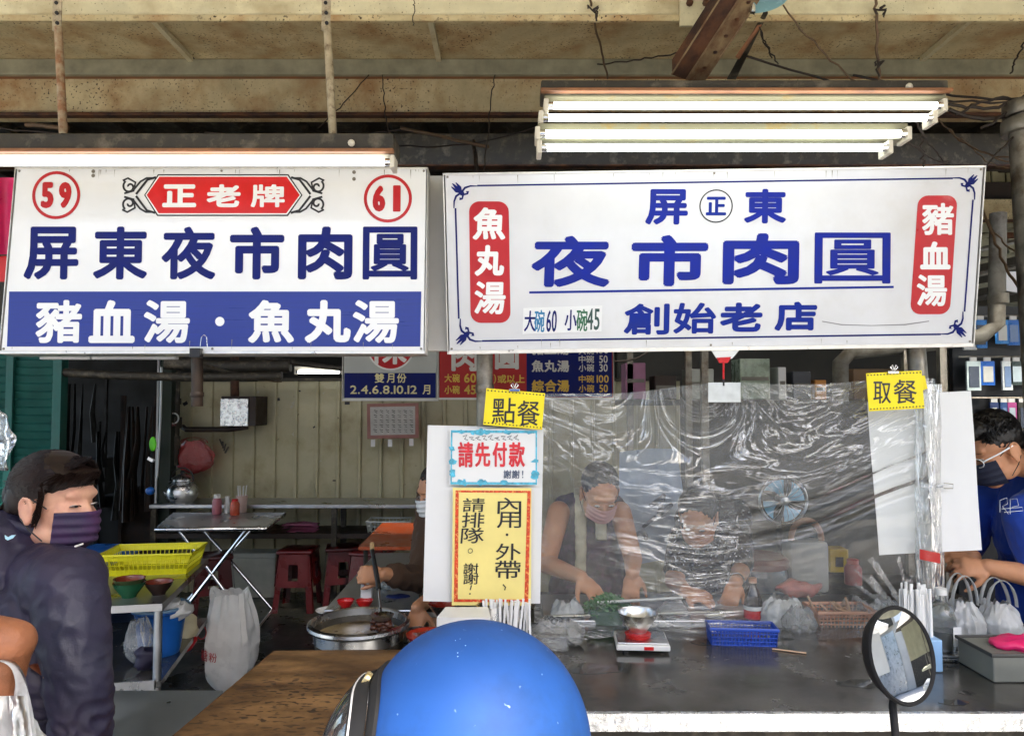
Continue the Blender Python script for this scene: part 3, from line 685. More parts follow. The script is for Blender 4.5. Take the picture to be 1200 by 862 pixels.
lettering(mp, [('豬血湯', 645, 409, 44, 14, .5), ('魚丸湯', 645, 429, 44, 14, .5), ('中碗', 687, 421, 18, 9, .2), ('50', 707, 421, 10, 9, .2), ('小碗', 687, 431, 18, 9, .2), ('30', 707, 431, 10, 9, .2), ('大碗', 687, 411, 18, 9, .2), ('100', 706, 410, 14, 9, .2)], .002, sk, t)
lettering(mp, [('綜合湯', 645, 452, 44, 14, .5), ('中碗', 687, 444, 18, 9, .2), ('100', 706, 444, 14, 9, .2), ('小碗', 687, 455, 18, 9, .2), ('50', 707, 455, 10, 9, .2)], .002, yk, t)
# ================================================================ NOTICES
def bulldog(t, px, py, Y, s=1.0):
    q = MB(); c = P(px, py, Y); q.box(c, (.036 * s, .008, .010 * s), bev=.002); q.build('clip', chrome, t)
    for sx in (-1, 1):
        q = MB(); q.tube([c + Vector((sx * .002, -.004, .004)), c + Vector((sx * .012 * s, -.006, .016 * s)), c + Vector((sx * .006 * s, -.006, .024 * s)), c + Vector((0, -.005, .008))], .0018, 6); q.build('clip_wire', chrome, t, smooth=60)
def sheet(name, label, px4, Y4, m, cat='notice', curl=.008, nu=16, nv=16, seed=1, thick=.0012):
    M, W, H, mp = plane_frame(px4, Y4); t = thing(name, label, cat, M=M)
    def fn(u, v):
        return Vector(((u - .5) * W, curl * (noise.noise(Vector((u * 2.2 + seed, v * 1.8, seed))) * .9), (.5 - v) * H))
    # front and back skins of one thin sheet
    q = MB(); q.grid(fn, nu, nv); q.grid(lambda u, v: fn(u, v) + Vector((0, thick, 0)), nu, nv)
    o = q.build('sheet', m, t, smooth=60, local=True); 
    return t, W, H, mp, (lambda: fn)
t, W, H, mp, _ = sheet('white_board', 'large blank white board behind the two paper notices', [(501, 499), (636, 500), (634, 708), (496, 703)], [2.50] * 4, paper, 'board', .004, seed=3)
def card(label, px4, Y, txt, items):
    M, W, H, mp = plane_frame(px4, [Y] * 4); t = thing('yellow_card', label, 'sign', M=M)
    MB().bx(-W / 2, W / 2, 0, .004, -H / 2, H / 2, .0012).build('card', card_y, t, local=True)
    lettering(mp, items, .001, black_ink, t)
    (x0, y0), (x1, y1), (x2, y2), (x3, y3) = px4
    for (ax, ay, bx_, by) in ((x0, y0, x1, y1), (x3, y3, x2, y2)):
        for k in range(17):
            f = (k + .5) / 17; cx = ax + (bx_ - ax) * f; cy = ay + (by - ay) * f + (2.5 if ay == y0 else -2.5)
            flat(mp, circ(cx, cy, .9, n=6), .001, black_ink, t, 'printed_dot')
    return t, mp
t, mp = card('yellow card reading order here clipped to the centre post', [(569, 455), (638, 460), (636, 504), (567, 497)], 2.46, '點餐', [('點', 590, 481, 27, 30, .2), ('餐', 619, 484, 27, 30, .2)]); bulldog(t, 603, 457, 2.455)
t, mp = card('yellow card reading pick up here clipped to the right post', [(1015, 437), (1081, 434), (1083, 478), (1019, 482)], 2.44, '取餐', [('取', 1034, 460, 21, 26, .2), ('餐', 1061, 459, 27, 28, .2)]); bulldog(t, 1047, 436, 2.435)
q = MB(); q.prism([P(1076, 440, 2.47), P(1084, 440, 2.47), P(1087, 455, 2.47), P(1080, 458, 2.47)], (0, .003, 0)); q.build('card_flap', card_y, t)
px4 = [(528, 502), (630, 503), (631, 568), (526, 568)]
t, W, H, mp, _ = sheet('paper_notice', 'white pay first notice with red letters and a sky blue wavy border', px4, [2.478] * 4, paper, curl=0.0, seed=2)
band(mp, [(530, 505), (628, 506), (629, 566), (528, 566)], 3.4, .0012, ltblue, t, 'blue_border', loop=True)
rr = random.Random(4)
for k in range(26):
    e = k % 4; f = rr.random()
    cx, cy = ((533 + 92 * f, 506) if e == 0 else (533 + 92 * f, 565) if e == 1 else (530, 508 + 56 * f) if e == 2 else (627, 508 + 56 * f))
    flat(mp, [(x + rr.uniform(-1, 1), y + rr.uniform(-1, 1)) for x, y in circ(cx, cy, rr.uniform(2.5, 5), rr.uniform(2, 4), n=9)], .0011 + k * .00003, ltblue, t, 'blue_wave')
lettering(mp, [('請', 546, 532, 18, 30, .7), ('先', 566, 532, 18, 29, .7), ('付', 586, 532, 17, 29, .7), ('款', 606, 532, 19, 29, .7)], .002, mat('warm_red_ink', C('d8333c'), .6, var=.2, scale=60), t)
lettering(mp, [('謝', 595, 555, 9, 10, .2), ('謝', 605, 555, 9, 10, .2), ('!', 613, 555, 1.5, 9, .1)], .002, mat('grey_ink', C('4c5870'), .6), t)
for k in range(9):
    cx = 545 + k * 7.4; band(mp, [(cx - 2, 511 + (k % 3)), (cx + 3, 509 + (k * 7 % 4)), (cx, 514), (cx + 4, 515)], .9, .002, black_ink, t, 'ink_squiggle')
px4 = [(524, 571), (623, 572), (622, 709), (536, 709)]
t, W, H, mp, _ = sheet('paper_notice', 'yellow queue notice with orange patterned border and black letters', px4, [2.474] * 4, paper_y, curl=0.0, seed=5)
band(mp, [(530, 576), (620, 577), (617, 704), (540, 704)], 5.0, .0012, org_print, t, 'orange_border', loop=True)
for k, (c, y, h) in enumerate((('內', 595, 21), ('用', 613, 20), ('外', 651, 19), ('帶', 671, 20))): lettering(mp, [(c, 596, y, 29, h, .12)], .0018, black_ink, t)
for k, (c, y, h) in enumerate((('請', 594, 18), ('排', 613, 19), ('隊', 632, 19))): lettering(mp, [(c, 552 + k * .6, y, 27, h, .12)], .0018, black_ink, t)
lettering(mp, [('謝', 554, 670, 17, 12, .12), ('謝', 555, 681, 17, 12, .12)], .0018, black_ink, t)
flat(mp, circ(594, 631, 1.6, n=8), .0018, black_ink, t, 'printed_dot'); band(mp, circ(552, 650, 2.6, n=12), .7, .0018, black_ink, t, 'full_stop', loop=True)
band(mp, [(591, 687), (594, 690), (593, 693)], 1.4, .0018, black_ink, t, 'comma'); band(mp, [(556, 688), (555, 693)], 1.3, .0018, black_ink, t, 'stroke'); flat(mp, circ(555, 697, .9, n=6), .0018, black_ink, t, 'printed_dot')
sheet('white_board', 'blank white sheet under the pick up card, inside the film', [(1020, 470), (1084, 468), (1088, 646), (1027, 651)], [2.57] * 4, paper, 'board', .006, seed=8)
sheet('white_board', 'long blank white sheet right of the film wrapped post', [(1084, 459), (1138, 459), (1151, 643), (1092, 648)], [2.52] * 4, paper, 'board', .006, seed=9)
t = thing('plastic_latch', 'clear plastic clip strap across the right white sheet', 'clip', P(1095, 569, 2.48))
q = MB(); q.box(P(1092, 569, 2.5), (.075, .004, .014), rot=(0, radians(-2), 0), bev=.001); q.build('strap', film_mat('latch_plastic', .1, .1, haze=.3), t)
q = MB(); q.tube([P(1106, 566, 2.497), P(1117, 567, 2.497), P(1117, 572, 2.497), P(1106, 572, 2.497)], .0016, 6); q.build('loop', chrome, t)
# notice on the back wall and paper scraps
M, W, H, mp = plane_frame([(429, 473), (491, 472), (490, 513), (431, 514)], [6.1] * 4)
t = thing('wall_notice', 'old reddish framed notice of brush writing on the corrugated wall', 'notice', M=M)
MB().bx(-W / 2, W / 2, 0, .01, -H / 2, H / 2, .002).build('backing', mat('faded_red_frame', C('9a6a60'), .6, var=.2), t, local=True)
flat(mp, [(433, 477), (487, 476), (486, 509), (435, 510)], .001, mat('grey_paper', C('b8b6ae'), .7, var=.1, scale=20), t, 'paper')
rr = random.Random(2)
for k in range(7):
    x = 440 + k * 7
    for j in range(5):
        y = 481 + j * 5.6; band(mp, [(x - 2, y), (x + 2, y + .6), (x - 1, y + 2.4), (x + 2, y + 3)], rr.uniform(.5, 1.0), .002, black_ink, t, 'ink_stroke')
for k, (x, y) in enumerate(((437, 519), (457, 519), (482, 518))):
    q = MB(); q.box(P(x, y, 6.12), (.035, .004, .06), bev=.001); q.build('tape', white_pl, t)
# ================================================================ INTERIOR
def Xp(px, Y): return P(px, 430, Y).x
# corrugated wall
BW = 6.3; ztop = P(0, 447, BW).z
cw = thing('corrugated_wall', 'beige corrugated metal wall with narrow upright ribs behind the tables', 'wall', (-1, BW, 0))
x0 = Xp(203, BW); pw = .72
for k in range(6):
    a = x0 + k * pw; q = MB(); prof = []
    for j in range(4):
        s = a + j * .18
        prof += [(s, 0), (s + .135, 0), (s + .143, -.022), (s + .165, -.022), (s + .173, 0)]
    prof.append((a + pw - .002, 0))
    top = [Vector((x, BW + y, ztop + .004 * (k % 2))) for x, y in prof]; bot = [Vector((v.x, v.y, 0)) for v in top]
    for i in range(len(prof) - 1): q._q([bot[i], bot[i + 1], top[i + 1], top[i]], [(0, 1, 2, 3)])
    q._q([Vector((prof[0][0], BW + .03, 0)), Vector((prof[-1][0], BW + .03, 0)), Vector((prof[-1][0], BW + .03, ztop)), Vector((prof[0][0], BW + .03, ztop))], [(0, 1, 2, 3)])
    q.build('panel', wall_m, cw)
MB().bx(x0, x0 + pw * 6, BW - .03, BW + .04, ztop + .006, ztop + .03).build('top_rail', dark_steel, cw)
rr = random.Random(9)
for k in range(16):
    c = P(rr.choice([368, 372, 343, 377, 215, 240, 268, 300, 340, 410, 300, 325, 440, 480, 392, 352]) + rr.uniform(-4, 4), rr.choice([475, 480, 510, 458, 565, 555, 470, 500, 540]) + rr.uniform(-3, 3), BW - .002)
    q = MB(); q.box(c, (rr.uniform(.015, .05), .002, rr.uniform(.01, .03)), rot=(0, rr.uniform(-1, 1), 0)); q.build('scuff', mat('white_scuff', C('b9b6a0'), .8) if k % 2 else black_ink, cw)
# back side: dark hall wall, side walls
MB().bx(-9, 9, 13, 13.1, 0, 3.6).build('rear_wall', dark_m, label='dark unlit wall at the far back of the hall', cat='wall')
MB().bx(.95, 6, 6.6, 6.7, 0, 3.5).build('rear_wall', mat('dim_grey_brown_wall', C('4c4840'), .8, var=.25, scale=2), label='dim grey wall behind the cooks and shelves', cat='wall')
# green shutter (left)
gs = thing('roller_shutter', 'dark green slatted roller shutter behind the customer on the left', 'shutter', (-3.9, 5.2, 0))
SY = 5.2; xa = -6.0; xb = Xp(66, SY); q = MB(); z = .05
while z < 2.1:
    q._q([Vector((xa, SY, z)), Vector((xb, SY, z)), Vector((xb, SY - .018, z + .045)), Vector((xa, SY - .018, z + .045)), Vector((xb, SY, z + .056)), Vector((xa, SY, z + .056))], [(0, 1, 2, 3), (3, 2, 4, 5)]); z += .056
q.build('slats', green_m, gs, kind='stuff', fixn=False)
MB().bx(xb, xb + .06, SY - .04, SY + .04, 0, 2.3).build('frame', green_m, gs); MB().bx(Xp(12, SY), Xp(12, SY) + .05, SY - .045, SY - .02, 0, 2.1).build('frame', green_m, gs)
MB().bx(xa, xb + .06, SY - .05, SY + .1, 2.12, 2.9).build('shutter_box', dark_steel, gs)
# green post
x = Xp(197, 6.0); pt = thing('square_post', 'dark green square post at the left end of the corrugated wall', 'post', (x, 6.0, 0))
MB().bx(x - .055, x + .055, 5.95, 6.06, 0, 3.2, .004).build('shaft', green_post, pt)
MB().bx(Xp(186, 5.93) - .008, Xp(186, 5.93) + .008, 5.92, 5.94, .3, 2.7).build('conduit', steel_dull, pt)
# dark things in the alley
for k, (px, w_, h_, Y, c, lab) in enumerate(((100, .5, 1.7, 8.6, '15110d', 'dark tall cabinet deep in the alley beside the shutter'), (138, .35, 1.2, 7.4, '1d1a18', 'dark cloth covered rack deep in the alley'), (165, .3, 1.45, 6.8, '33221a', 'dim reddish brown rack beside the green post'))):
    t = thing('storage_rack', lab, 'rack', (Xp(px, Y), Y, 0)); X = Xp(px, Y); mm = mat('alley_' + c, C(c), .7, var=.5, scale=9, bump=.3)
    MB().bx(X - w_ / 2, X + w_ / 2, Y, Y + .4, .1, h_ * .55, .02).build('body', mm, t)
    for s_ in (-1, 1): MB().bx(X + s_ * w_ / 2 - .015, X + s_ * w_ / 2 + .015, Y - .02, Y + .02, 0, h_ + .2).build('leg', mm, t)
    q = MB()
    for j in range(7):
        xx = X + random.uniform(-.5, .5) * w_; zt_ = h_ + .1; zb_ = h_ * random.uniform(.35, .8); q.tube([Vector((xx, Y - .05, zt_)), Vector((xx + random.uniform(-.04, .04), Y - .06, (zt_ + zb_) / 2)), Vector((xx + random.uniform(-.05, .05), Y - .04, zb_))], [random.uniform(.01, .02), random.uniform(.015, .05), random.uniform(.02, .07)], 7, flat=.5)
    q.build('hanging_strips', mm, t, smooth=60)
# overhead dark conduits between signs' bottoms and the wall
for k, (a, b, r, m, lab) in enumerate(((P(70, 436, 5.2), P(330, 440, 5.2), .03, dark_steel, 'sagging dark pipe under the left sign'), (P(195, 425, 5.4), P(340, 428, 5.4), .05, dark_steel, 'thick dark duct under the left sign'), (P(235, 425, 5.0), P(300, 440, 5.6), .012, galv, 'thin grey tube slanting over the wall'), (P(300, 418, 5.5), P(520, 440, 5.5), .02, dark_steel, 'dark conduit above the inner lamp'))):
    pipe('pipe', lab, 'pipe', sagline(a, b, .02, 8, .004, k), r, m, group='pipes above the corrugated wall')
il = lamp('inner_lamp', 'small lit tube lamp above the corrugated wall', 344, 402, [(346, 401, 436)], (429, 434), None, 5.9, batten_w); il['group'] = 'fluorescent lamps over the signs'
pipe('hanging_pipe', 'short brown pipe stub hanging under the left sign', 'pipe', [P(231, 405, 4.6), P(231, 476, 4.6)], .035, darkbrown, [(P(231, 462, 4.6), .04, .03)])
pipe('conduit', 'thin conduit running down to the grey electric box', 'pipe', [P(275, 410, 6.1), P(275, 466, 6.1)], .035, rust)
# electric box
t = thing('electric_box', 'shiny metal electric box on the corrugated wall', 'box', P(278, 482, 6.1))
a = P(259, 467, 6.0); b = P(291, 499, 6.0)
MB().bx(a.x, b.x + .06, 6.0, 6.28, b.z, a.z + .02, .004).build('body', darkbrown, t)
MB().bx(a.x, b.x, 5.985, 5.999, b.z, a.z, .003).build('door', mat('mottled_tin', (.7, .72, .7), .3, .9, var=.3, scale=25, bump=.3, bscale=20), t)
pipe('pipe', 'horizontal dark pipe below the electric box', 'pipe', [P(214, 500, 6.15), P(218, 503, 6.1), P(268, 503, 6.1), P(290, 500, 6.1)], .022, darkbrown, group=None)
pipe('standpipe', 'upright dark pipe with collars next to the green post', 'pipe', [P(207, 428, 6.05), P(205, 545, 6.05)], .03, dark_steel, [(P(206, 470, 6.05), .042, .05), (P(206, 495, 6.05), .046, .09), (P(205, 518, 6.05), .04, .1)])
t = thing('round_gauge', 'small round white rimmed red gauge on the upright pipe', 'gauge', P(203, 490, 5.97))
q = MB(); q.tube([P(203, 490, 5.97) + Vector((.042 * cos(a), 0, .042 * sin(a))) for a in [i * pi / 8 for i in range(16)]], .006, 6, loop=True); q.build('rim', white_pl, t, smooth=60)
q = MB(); q.box(P(203, 497, 5.975), (.045, .02, .03), bev=.004); q.build('body', red_pl, t)
t = thing('hanging_tool', 'thin rod with a bright green leaf shaped tip beside the green post', 'tool', P(178, 560, 5.6))
q = MB(); q.tube([P(189, 430, 5.6), P(188, 490, 5.6), P(184, 560, 5.6)], .008, 6); q.build('rod', steel_dull, t, smooth=60)
q = MB(); q.ell(P(179, 520, 5.58), (.028, .01, .055)); q.build('green_tip', mat('lime_plastic', C('5fd21a'), .4), t, smooth=80)
q = MB(); q.box(P(177, 538, 5.58), (.05, .03, .03), rot=(0, .5, 0), bev=.004); q.build('bracket', steel, t); q = MB(); q.ell(P(176, 575, 5.6), (.035, .03, .03)); q.build('blue_rag', blue_pl, t, smooth=80)
# bags helper
def bag(name, label, base, wx, wy, h, m, seed=1, handles=True, hh=.12, cat='bag', group=None, neck=.55, hm=None, twist=0):
    t = thing(name, label, cat, base, group); base = Vector(base)
    def fn(u, v):
        a = u * 2 * pi; z = v
        r = (sin(min(1, z * 2.6) * pi / 2) ** .55) * (1 - (1 - neck) * max(0, (z - .55) / .45) ** 1.3) if z > 0 else .05
        x = cos(a); y = sin(a); sq = (abs(x) ** 3 + abs(y) ** 3) ** (-1 / 3)
        pl = abs(noise.noise(Vector((x * 4.5 + seed, y * 4.5, z * 1.1)))); pl2 = abs(noise.noise(Vector((x * 7 + seed, y * 7 + z * 2, z * 5 + seed))))
        k = 1 - (.16 * z + .03) * (1 - 2 * pl) - .05 * (1 - 2 * pl2) + .16 * noise.noise(Vector((x * 1.6 + seed, y * 1.6, z * 2.2))) + .08 * noise.noise(Vector((x * 5 + seed, y * 5, z * 3)))
        return base + Vector((x * sq * wx / 2 * r * k, y * sq * wy / 2 * r * k, z * h + .02 * noise.noise(Vector((x * 3, y * 3 + seed, 4))) * (z > .9)))
    q = MB(); q.grid(fn, 56, 26); bmesh.ops.remove_doubles(q.bm, verts=q.bm.verts[:], dist=.0004); q.build('bag_body', m, t, smooth=70)
    if handles:
        for s_ in (-1, 1):
            c = base + Vector((0, s_ * wy * .15, h * .93)); q = MB()
            pts = bez(c + Vector((-wx * .32, 0, 0)), c + Vector((-wx * .25, 0, hh * 1.25)), c + Vector((wx * .25, .01 * s_, hh * 1.25)), c + Vector((wx * .32, 0, 0)), 14)
            q.tube(pts, [.009] * 4 + [.005] * 7 + [.009] * 4, 8, flat=.35); q.build('handle', hm or m, t, smooth=70)
    return t
# red bag on the wall
bag('red_plastic_bag', 'knotted red plastic bag hanging on the corrugated wall', P(226, 555, 6.1), .34, .14, .27, bag_red, 3, True, .05, neck=.45)
t = thing('key_bunch', 'small bunch of dangling hooks beside the red bag', 'hooks', P(262, 528, 6.15))
for k in range(4): q = MB(); q.box(P(259 + k * 2.2, 518 + k * 3, 6.2), (.012, .01, .06), rot=(0, .3 * k - .4, 0)); q.build('hook', dark_steel, t)
# ---------------------------------------------------------------- back bench
t = thing('long_bench', 'long two level steel bench along the corrugated wall', 'bench', (-1.6, 5.9, 0))
zb = P(0, 591, 5.85).z; xa, xb = Xp(178, 5.85), .2
MB().bx(xa, xb, 5.85, 6.25, zb - .03, zb, .004).build('top', steel_dull, t)
MB().bx(xa, xb, 5.87, 6.25, P(0, 631, 5.87).z, P(0, 625, 5.87).z, .003).build('shelf', darkbrown, t)
for x in (xa + .03, xa + 1.45, xb - .05):
    for y in (5.88, 6.2): MB().bx(x - .02, x + .02, y - .02, y + .02, 0, zb - .031).build('leg', dark_steel, t)
# kettle
c = P(213, 591, 5.98); c.z = zb; t = thing('kettle', 'round shiny steel kettle at the left end of the long bench', 'kettle', c)
q = MB(); q.lathe([(.001, .001), (.085, .001), (.115, .04), (.122, .085), (.105, .135), (.075, .16), (.075, .185), (.085, .19), (.08, .2), (.03, .225), (.001, .23)], c, seg=32); q.build('body', steel, t, smooth=40)
q = MB(); q.lathe([(.095, .163), (.1, .168), (.095, .173)], c, seg=32); q.build('rim', steel, t, smooth=40)
q = MB(); q.ell(c + Vector((0, 0, .24)), (.018, .018, .016)); q.build('lid_knob', black_pl, t, smooth=80)
q = MB(); q.tube(bez(c + Vector((-.1, -.01, .06)), c + Vector((-.15, -.01, .06)), c + Vector((-.13, -.01, .15)), c + Vector((-.175, -.01, .18)), 8), [.026, .024, .022, .02, .018, .015, .013, .011, .01], 10); q.build('spout', steel, t, smooth=60)
q = MB(); q.tube(bez(c + Vector((-.09, 0, .17)), c + Vector((-.09, 0, .31)), c + Vector((.09, 0, .31)), c + Vector((.09, 0, .17)), 12), .006, 8); q.build('handle', black_pl, t, smooth=60)
# lower shelf goods
c = P(352, 626, 6.0); t = thing('folded_cloth', 'folded pink cloths on the lower shelf of the long bench', 'cloth', c)
for k in range(3): q = MB(); q.grid(lambda u, v: c + Vector(((u - .5) * .27, (v - .5) * .18, .02 + .025 * k + .012 * noise.noise(Vector((u * 4, v * 4, k))) + .02 * (1 - abs(u - .5)))), 10, 8); q.build('fold', mat('pink_cloth', C('c77aa0'), .8, var=.15), t, smooth=70)
c = P(325, 628, 5.95); t = thing('shallow_dish', 'brown shallow dish on the lower shelf of the long bench', 'dish', c)
q = MB(); q.lathe([(.05, 0), (.12, .05), (.13, .055), (.115, .05), (.045, .008), (.001, .008)], c + Vector((0, 0, .02)), seg=28); q.build('dish', mat('brown_glaze', C('5a4638'), .4), t, smooth=40)
def basket(name, label, c, wx, wy, h, m, cell=.02, cat='basket', rotz=0, group=None, taper=.9, solid=False):
    """an open plastic basket whose sides are real lattice"""
    t = thing(name, label, cat, c, group); R = Matrix.Rotation(rotz, 3, 'Z'); c = Vector(c)
    def pt(x, y, z):
        k = taper + (1 - taper) * z / h; return c + R @ Vector((x * wx / 2 * k, y * wy / 2 * k, z))
    q = MB(); th = .004
    for (ax, ay, bx_, by) in ((-1, -1, 1, -1), (1, -1, 1, 1), (1, 1, -1, 1), (-1, 1, -1, -1)):
        L = wx if ay == by else wy; n = max(3, int(L / cell)); m_ = max(2, int(h / cell))
        for i in range(n + 1):
            f = i / n; x = ax + (bx_ - ax) * f; y = ay + (by - ay) * f; q.tube([pt(x, y, 0), pt(x, y, h)], th * .55, 4)
        for j in range(m_ + 1):
            z = h * j / m_; q.tube([pt(ax, ay, z), pt(bx_, by, z)], th * .55, 4)
    q.build('lattice_side', m, t)
    q = MB(); q.prism([pt(-1, -1, 0), pt(1, -1, 0), pt(1, 1, 0), pt(-1, 1, 0)], (0, 0, .003)); q.build('base', m, t)
    q = MB(); q.tube([pt(-1.02, -1.02, h), pt(1.02, -1.02, h), pt(1.02, 1.02, h), pt(-1.02, 1.02, h)], th * 1.6, 6, loop=True); q.build('rim', m, t, smooth=60)
    return t
c = P(456, 625, 6.0); basket('small_basket', 'pale white lattice basket on the lower shelf of the bench', c, .33, .2, .11, mat('pale_basket', C('c6c9c4'), .5), .03)
# ---------------------------------------------------------------- folding table
t = thing('folding_table', 'steel topped folding table with crossed chrome legs', 'table', (-2.2, 5.4, 0))
zt = .74; q4 = [Pz(183, 618, zt), Pz(311, 617, zt), Pz(334, 600, zt), Pz(203, 600, zt)]
for v in q4: v.z = zt - .028
q = MB(); q.prism(q4, (0, 0, .026)); q.build('top', steel_dull, t)
q = MB(); q.tube([v + Vector((0, 0, .014)) for v in q4], .014, 8, loop=True); q.build('edge_band', steel, t, smooth=60)
for (a, b, lab) in (((232, 624), (272, 690), 0), ((300, 624), (262, 645), 0)): pass
A, B, Cc, D = [v.lerp(sum(q4, Vector()) / 4, .18) for v in q4]
for s_, (l, r_) in enumerate(((A, B), (D, Cc))):
    off = Vector((.06, 0, 0)) if s_ else Vector((0, 0, 0))
    l2 = Vector((l.x + .0, l.y, .012)); r2 = Vector((r_.x - .0, r_.y, .012))
    mid = l.lerp(r_, .28)
    for (p, e) in ((l.lerp(r_, .12), r2), (r_.lerp(l, .12), l2)):
        q = MB(); q.tube([p, e], .0125, 10); q.build('leg', chrome, t, smooth=60)
for x0_, x1_ in ((A, D), (B, Cc)):
    q = MB(); q.tube([Vector((x0_.x, x0_.y, .014)), Vector((x1_.x, x1_.y, .014))], .0125, 8); q.build('foot_bar', chrome, t, smooth=60)
# condiments
def jar(name, label, c, r, h, m, capm, cap=.25, cat='bottle', group=None, shoulder=.7):
    t = thing(name, label, cat, c, group); c = Vector(c)
    q = MB(); q.lathe([(.001, 0), (r * .95, 0), (r, h * .05), (r, h * (1 - cap) * .8), (r * shoulder, h * (1 - cap)), (.001, h * (1 - cap))], c, seg=20); q.build('body', m, t, smooth=40)
    q = MB(); q.lathe([(r * shoulder * .95, h * (1 - cap) + .0005), (r * shoulder, h * .98), (r * shoulder * .8, h), (.001, h)], c, seg=20); q.build('cap', capm, t, smooth=40); return t
zz = zt
def onz(px, py, z): return Pz(px, py, z)
jar('sauce_jar', 'pinkish sauce jar, leftmost of the condiments on the folding table', onz(254, 602, zz), .035, .15, mat('pink_sauce', C('a8606a'), .4), white_pl, .2, 'jar', 'condiments on the folding table')
jar('sauce_jar', 'orange red sauce jar beside the small white shaker', onz(275, 603, zz), .035, .12, mat('orange_sauce', C('b5482a'), .4), redb_pl, .15, 'jar', 'condiments on the folding table')
jar('shaker', 'small white shaker between the two sauce jars', onz(266, 601, zz), .025, .13, white_pl, white_pl, .3, 'shaker', 'condiments on the folding table')
c = onz(283, 600, zz); t = thing('chopstick_cup', 'tall pale cup of chopsticks, rightmost on the folding table', 'cup', c, 'condiments on the folding table')
q = MB(); q.lathe([(.001, 0), (.035, 0), (.045, .13), (.04, .13), (.03, .01), (.001, .01)], c, seg=18); q.build('cup', mat('frosted_cup', C('c4a8a0'), .4), t, smooth=40)
rr = random.Random(3)
for k in range(9): q = MB(); a = rr.uniform(0, 6.3); q.tube([c + Vector((.02 * cos(a), .02 * sin(a), .02)), c + Vector((.035 * cos(a), .03 * sin(a), .19 + rr.uniform(0, .02)))], .004, 5); q.build('chopstick', white_pl, t)
# ---------------------------------------------------------------- stools
def make_stool(c, label):
    t = thing('plastic_stool', label, 'stool', c, 'dark red plastic stools'); c = Vector(c)
    h = .46; q = MB()
    q.box(c + Vector((0, 0, h - .012)), (.27, .27, .024), bev=.008); q.build('seat', red_pl, t, smooth=40)
    for sx, sy in ((1, 1), (1, -1), (-1, 1), (-1, -1)):
        a = c + Vector((sx * .115, sy * .115, h - .025)); b = c + Vector((sx * .155, sy * .155, 0))
        q = MB(); s_ = .045
        q.rings([[a + Vector((-sx * s_, 0, 0)), a, a + Vector((0, -sy * s_, 0)), a + Vector((-sx * s_, -sy * s_, 0)) * .25], [b + Vector((-sx * s_, 0, 0)), b, b + Vector((0, -sy * s_, 0)), b + Vector((-sx * s_, -sy * s_, 0)) * .25]]); q.build('leg', red_pl, t)
    for sx, sy in ((0, -1), (0, 1), (1, 0), (-1, 0)):
        q = MB(); tx = Vector((sy, sx, 0)) if sx == 0 else Vector((0, 1, 0)); d = Vector((sx, sy, 0))
        if sx == 0: tx = Vector((1, 0, 0))
        def pnl(u, z): return c + d * (.128 + (h - z) * .085) + tx * (u * (.075 + (h - z) * .04)) + Vector((0, 0, z))
        n = 8
        # apron with an arch below and a slot
        for (u0, u1, z0, z1) in ((-1.4, 1.4, h - .10, h - .025), (-1.4, -.45, h - .22, h - .10), (.45, 1.4, h - .22, h - .10), (-1.4, 1.4, h - .27, h - .22)):
            q._q([pnl(u0, z0), pnl(u1, z0), pnl(u1, z1), pnl(u0, z1)], [(0, 1, 2, 3)])
        q.build('side_panel', red_pl, t)
    return t
s0 = Pz(349, 712, 0); st = make_stool(s0, 'dark red plastic stool with a glowing slot under the corrugated wall')
for (px, py, lab, rz) in ((402, 708, 'dark red plastic stool right of the slotted one, by the steel bench', .2), (249, 722, 'dark red stool half hidden behind the white sack', .4), (436, 716, 'dark red stool nearest the stirring cook', -.3)):
    c = copy_tree(st); p = Pz(px, py, 0); c.location = p; c.rotation_euler = (0, 0, rz); c['label'] = lab
# foam box
a = Pz(262, 700, 0); b = Pz(322, 700, 0); t = thing('foam_box', 'grimy white foam box on the floor under the folding table', 'box', a)
MB().bx(a.x, b.x, a.y, a.y + .3, 0, .32, .008).build('box', styro, t); MB().bx(a.x - .006, b.x + .006, a.y - .006, a.y + .306, .321, .36, .008).build('lid', styro, t)
# orange table in the middle distance
t = thing('orange_table', 'small orange red topped table behind the stirring cook', 'table', (-.9, 4.6, 0)); z = .72
q4 = [Pz(420, 640, z), Pz(500, 640, z), Pz(520, 612, z), Pz(448, 612, z)]
for v in q4: v.z = z - .022
q = MB(); q.prism(q4, (0, 0, .02)); q.build('top', mat('orange_laminate', C('c0501e'), .35, var=.12, scale=6), t)
for v in q4: q = MB(); w_ = v.lerp(sum(q4, Vector()) / 4, .15); q.tube([w_, Vector((w_.x, w_.y, 0))], .014, 8); q.build('leg', dark_steel, t)
# ---------------------------------------------------------------- steel cart
CR = Matrix.Rotation(radians(11), 3, 'Z'); c0 = Pz(190, 707, .75)
t = thing('steel_cart', 'two level stainless steel cart left of centre with a wet lower shelf', 'cart', (c0.x, c0.y, 0))
def cl(x, y, z): return Vector((c0.x, c0.y, 0)) + CR @ Vector((x, y, 0)) + Vector((0, 0, z))
for nm, z, th in (('top', .75, .03), ('shelf', .43, .025)):
    q = MB(); q.prism([cl(-.95, 0, z - th), cl(0, 0, z - th), cl(0, .92, z - th), cl(-.95, .92, z - th)], (0, 0, th)); q.build(nm, steel_dull if nm == 'top' else counter_m, t)
for (x, y) in ((-.02, .02), (-.26, .84), (-.93, .02), (-.93, .9)):
    q = MB(); q.tube([cl(x, y, 0), cl(x, y, .718)], .017, 10); q.build('leg', steel_dull, t, smooth=60)
q = MB(); q.prism([cl(-.95, -.004, .40), cl(-.02, -.004, .40), cl(-.02, -.004, .44), cl(-.95, -.004, .44)], (0, -.01, 0)); q.build('shelf_edge', steel, t)
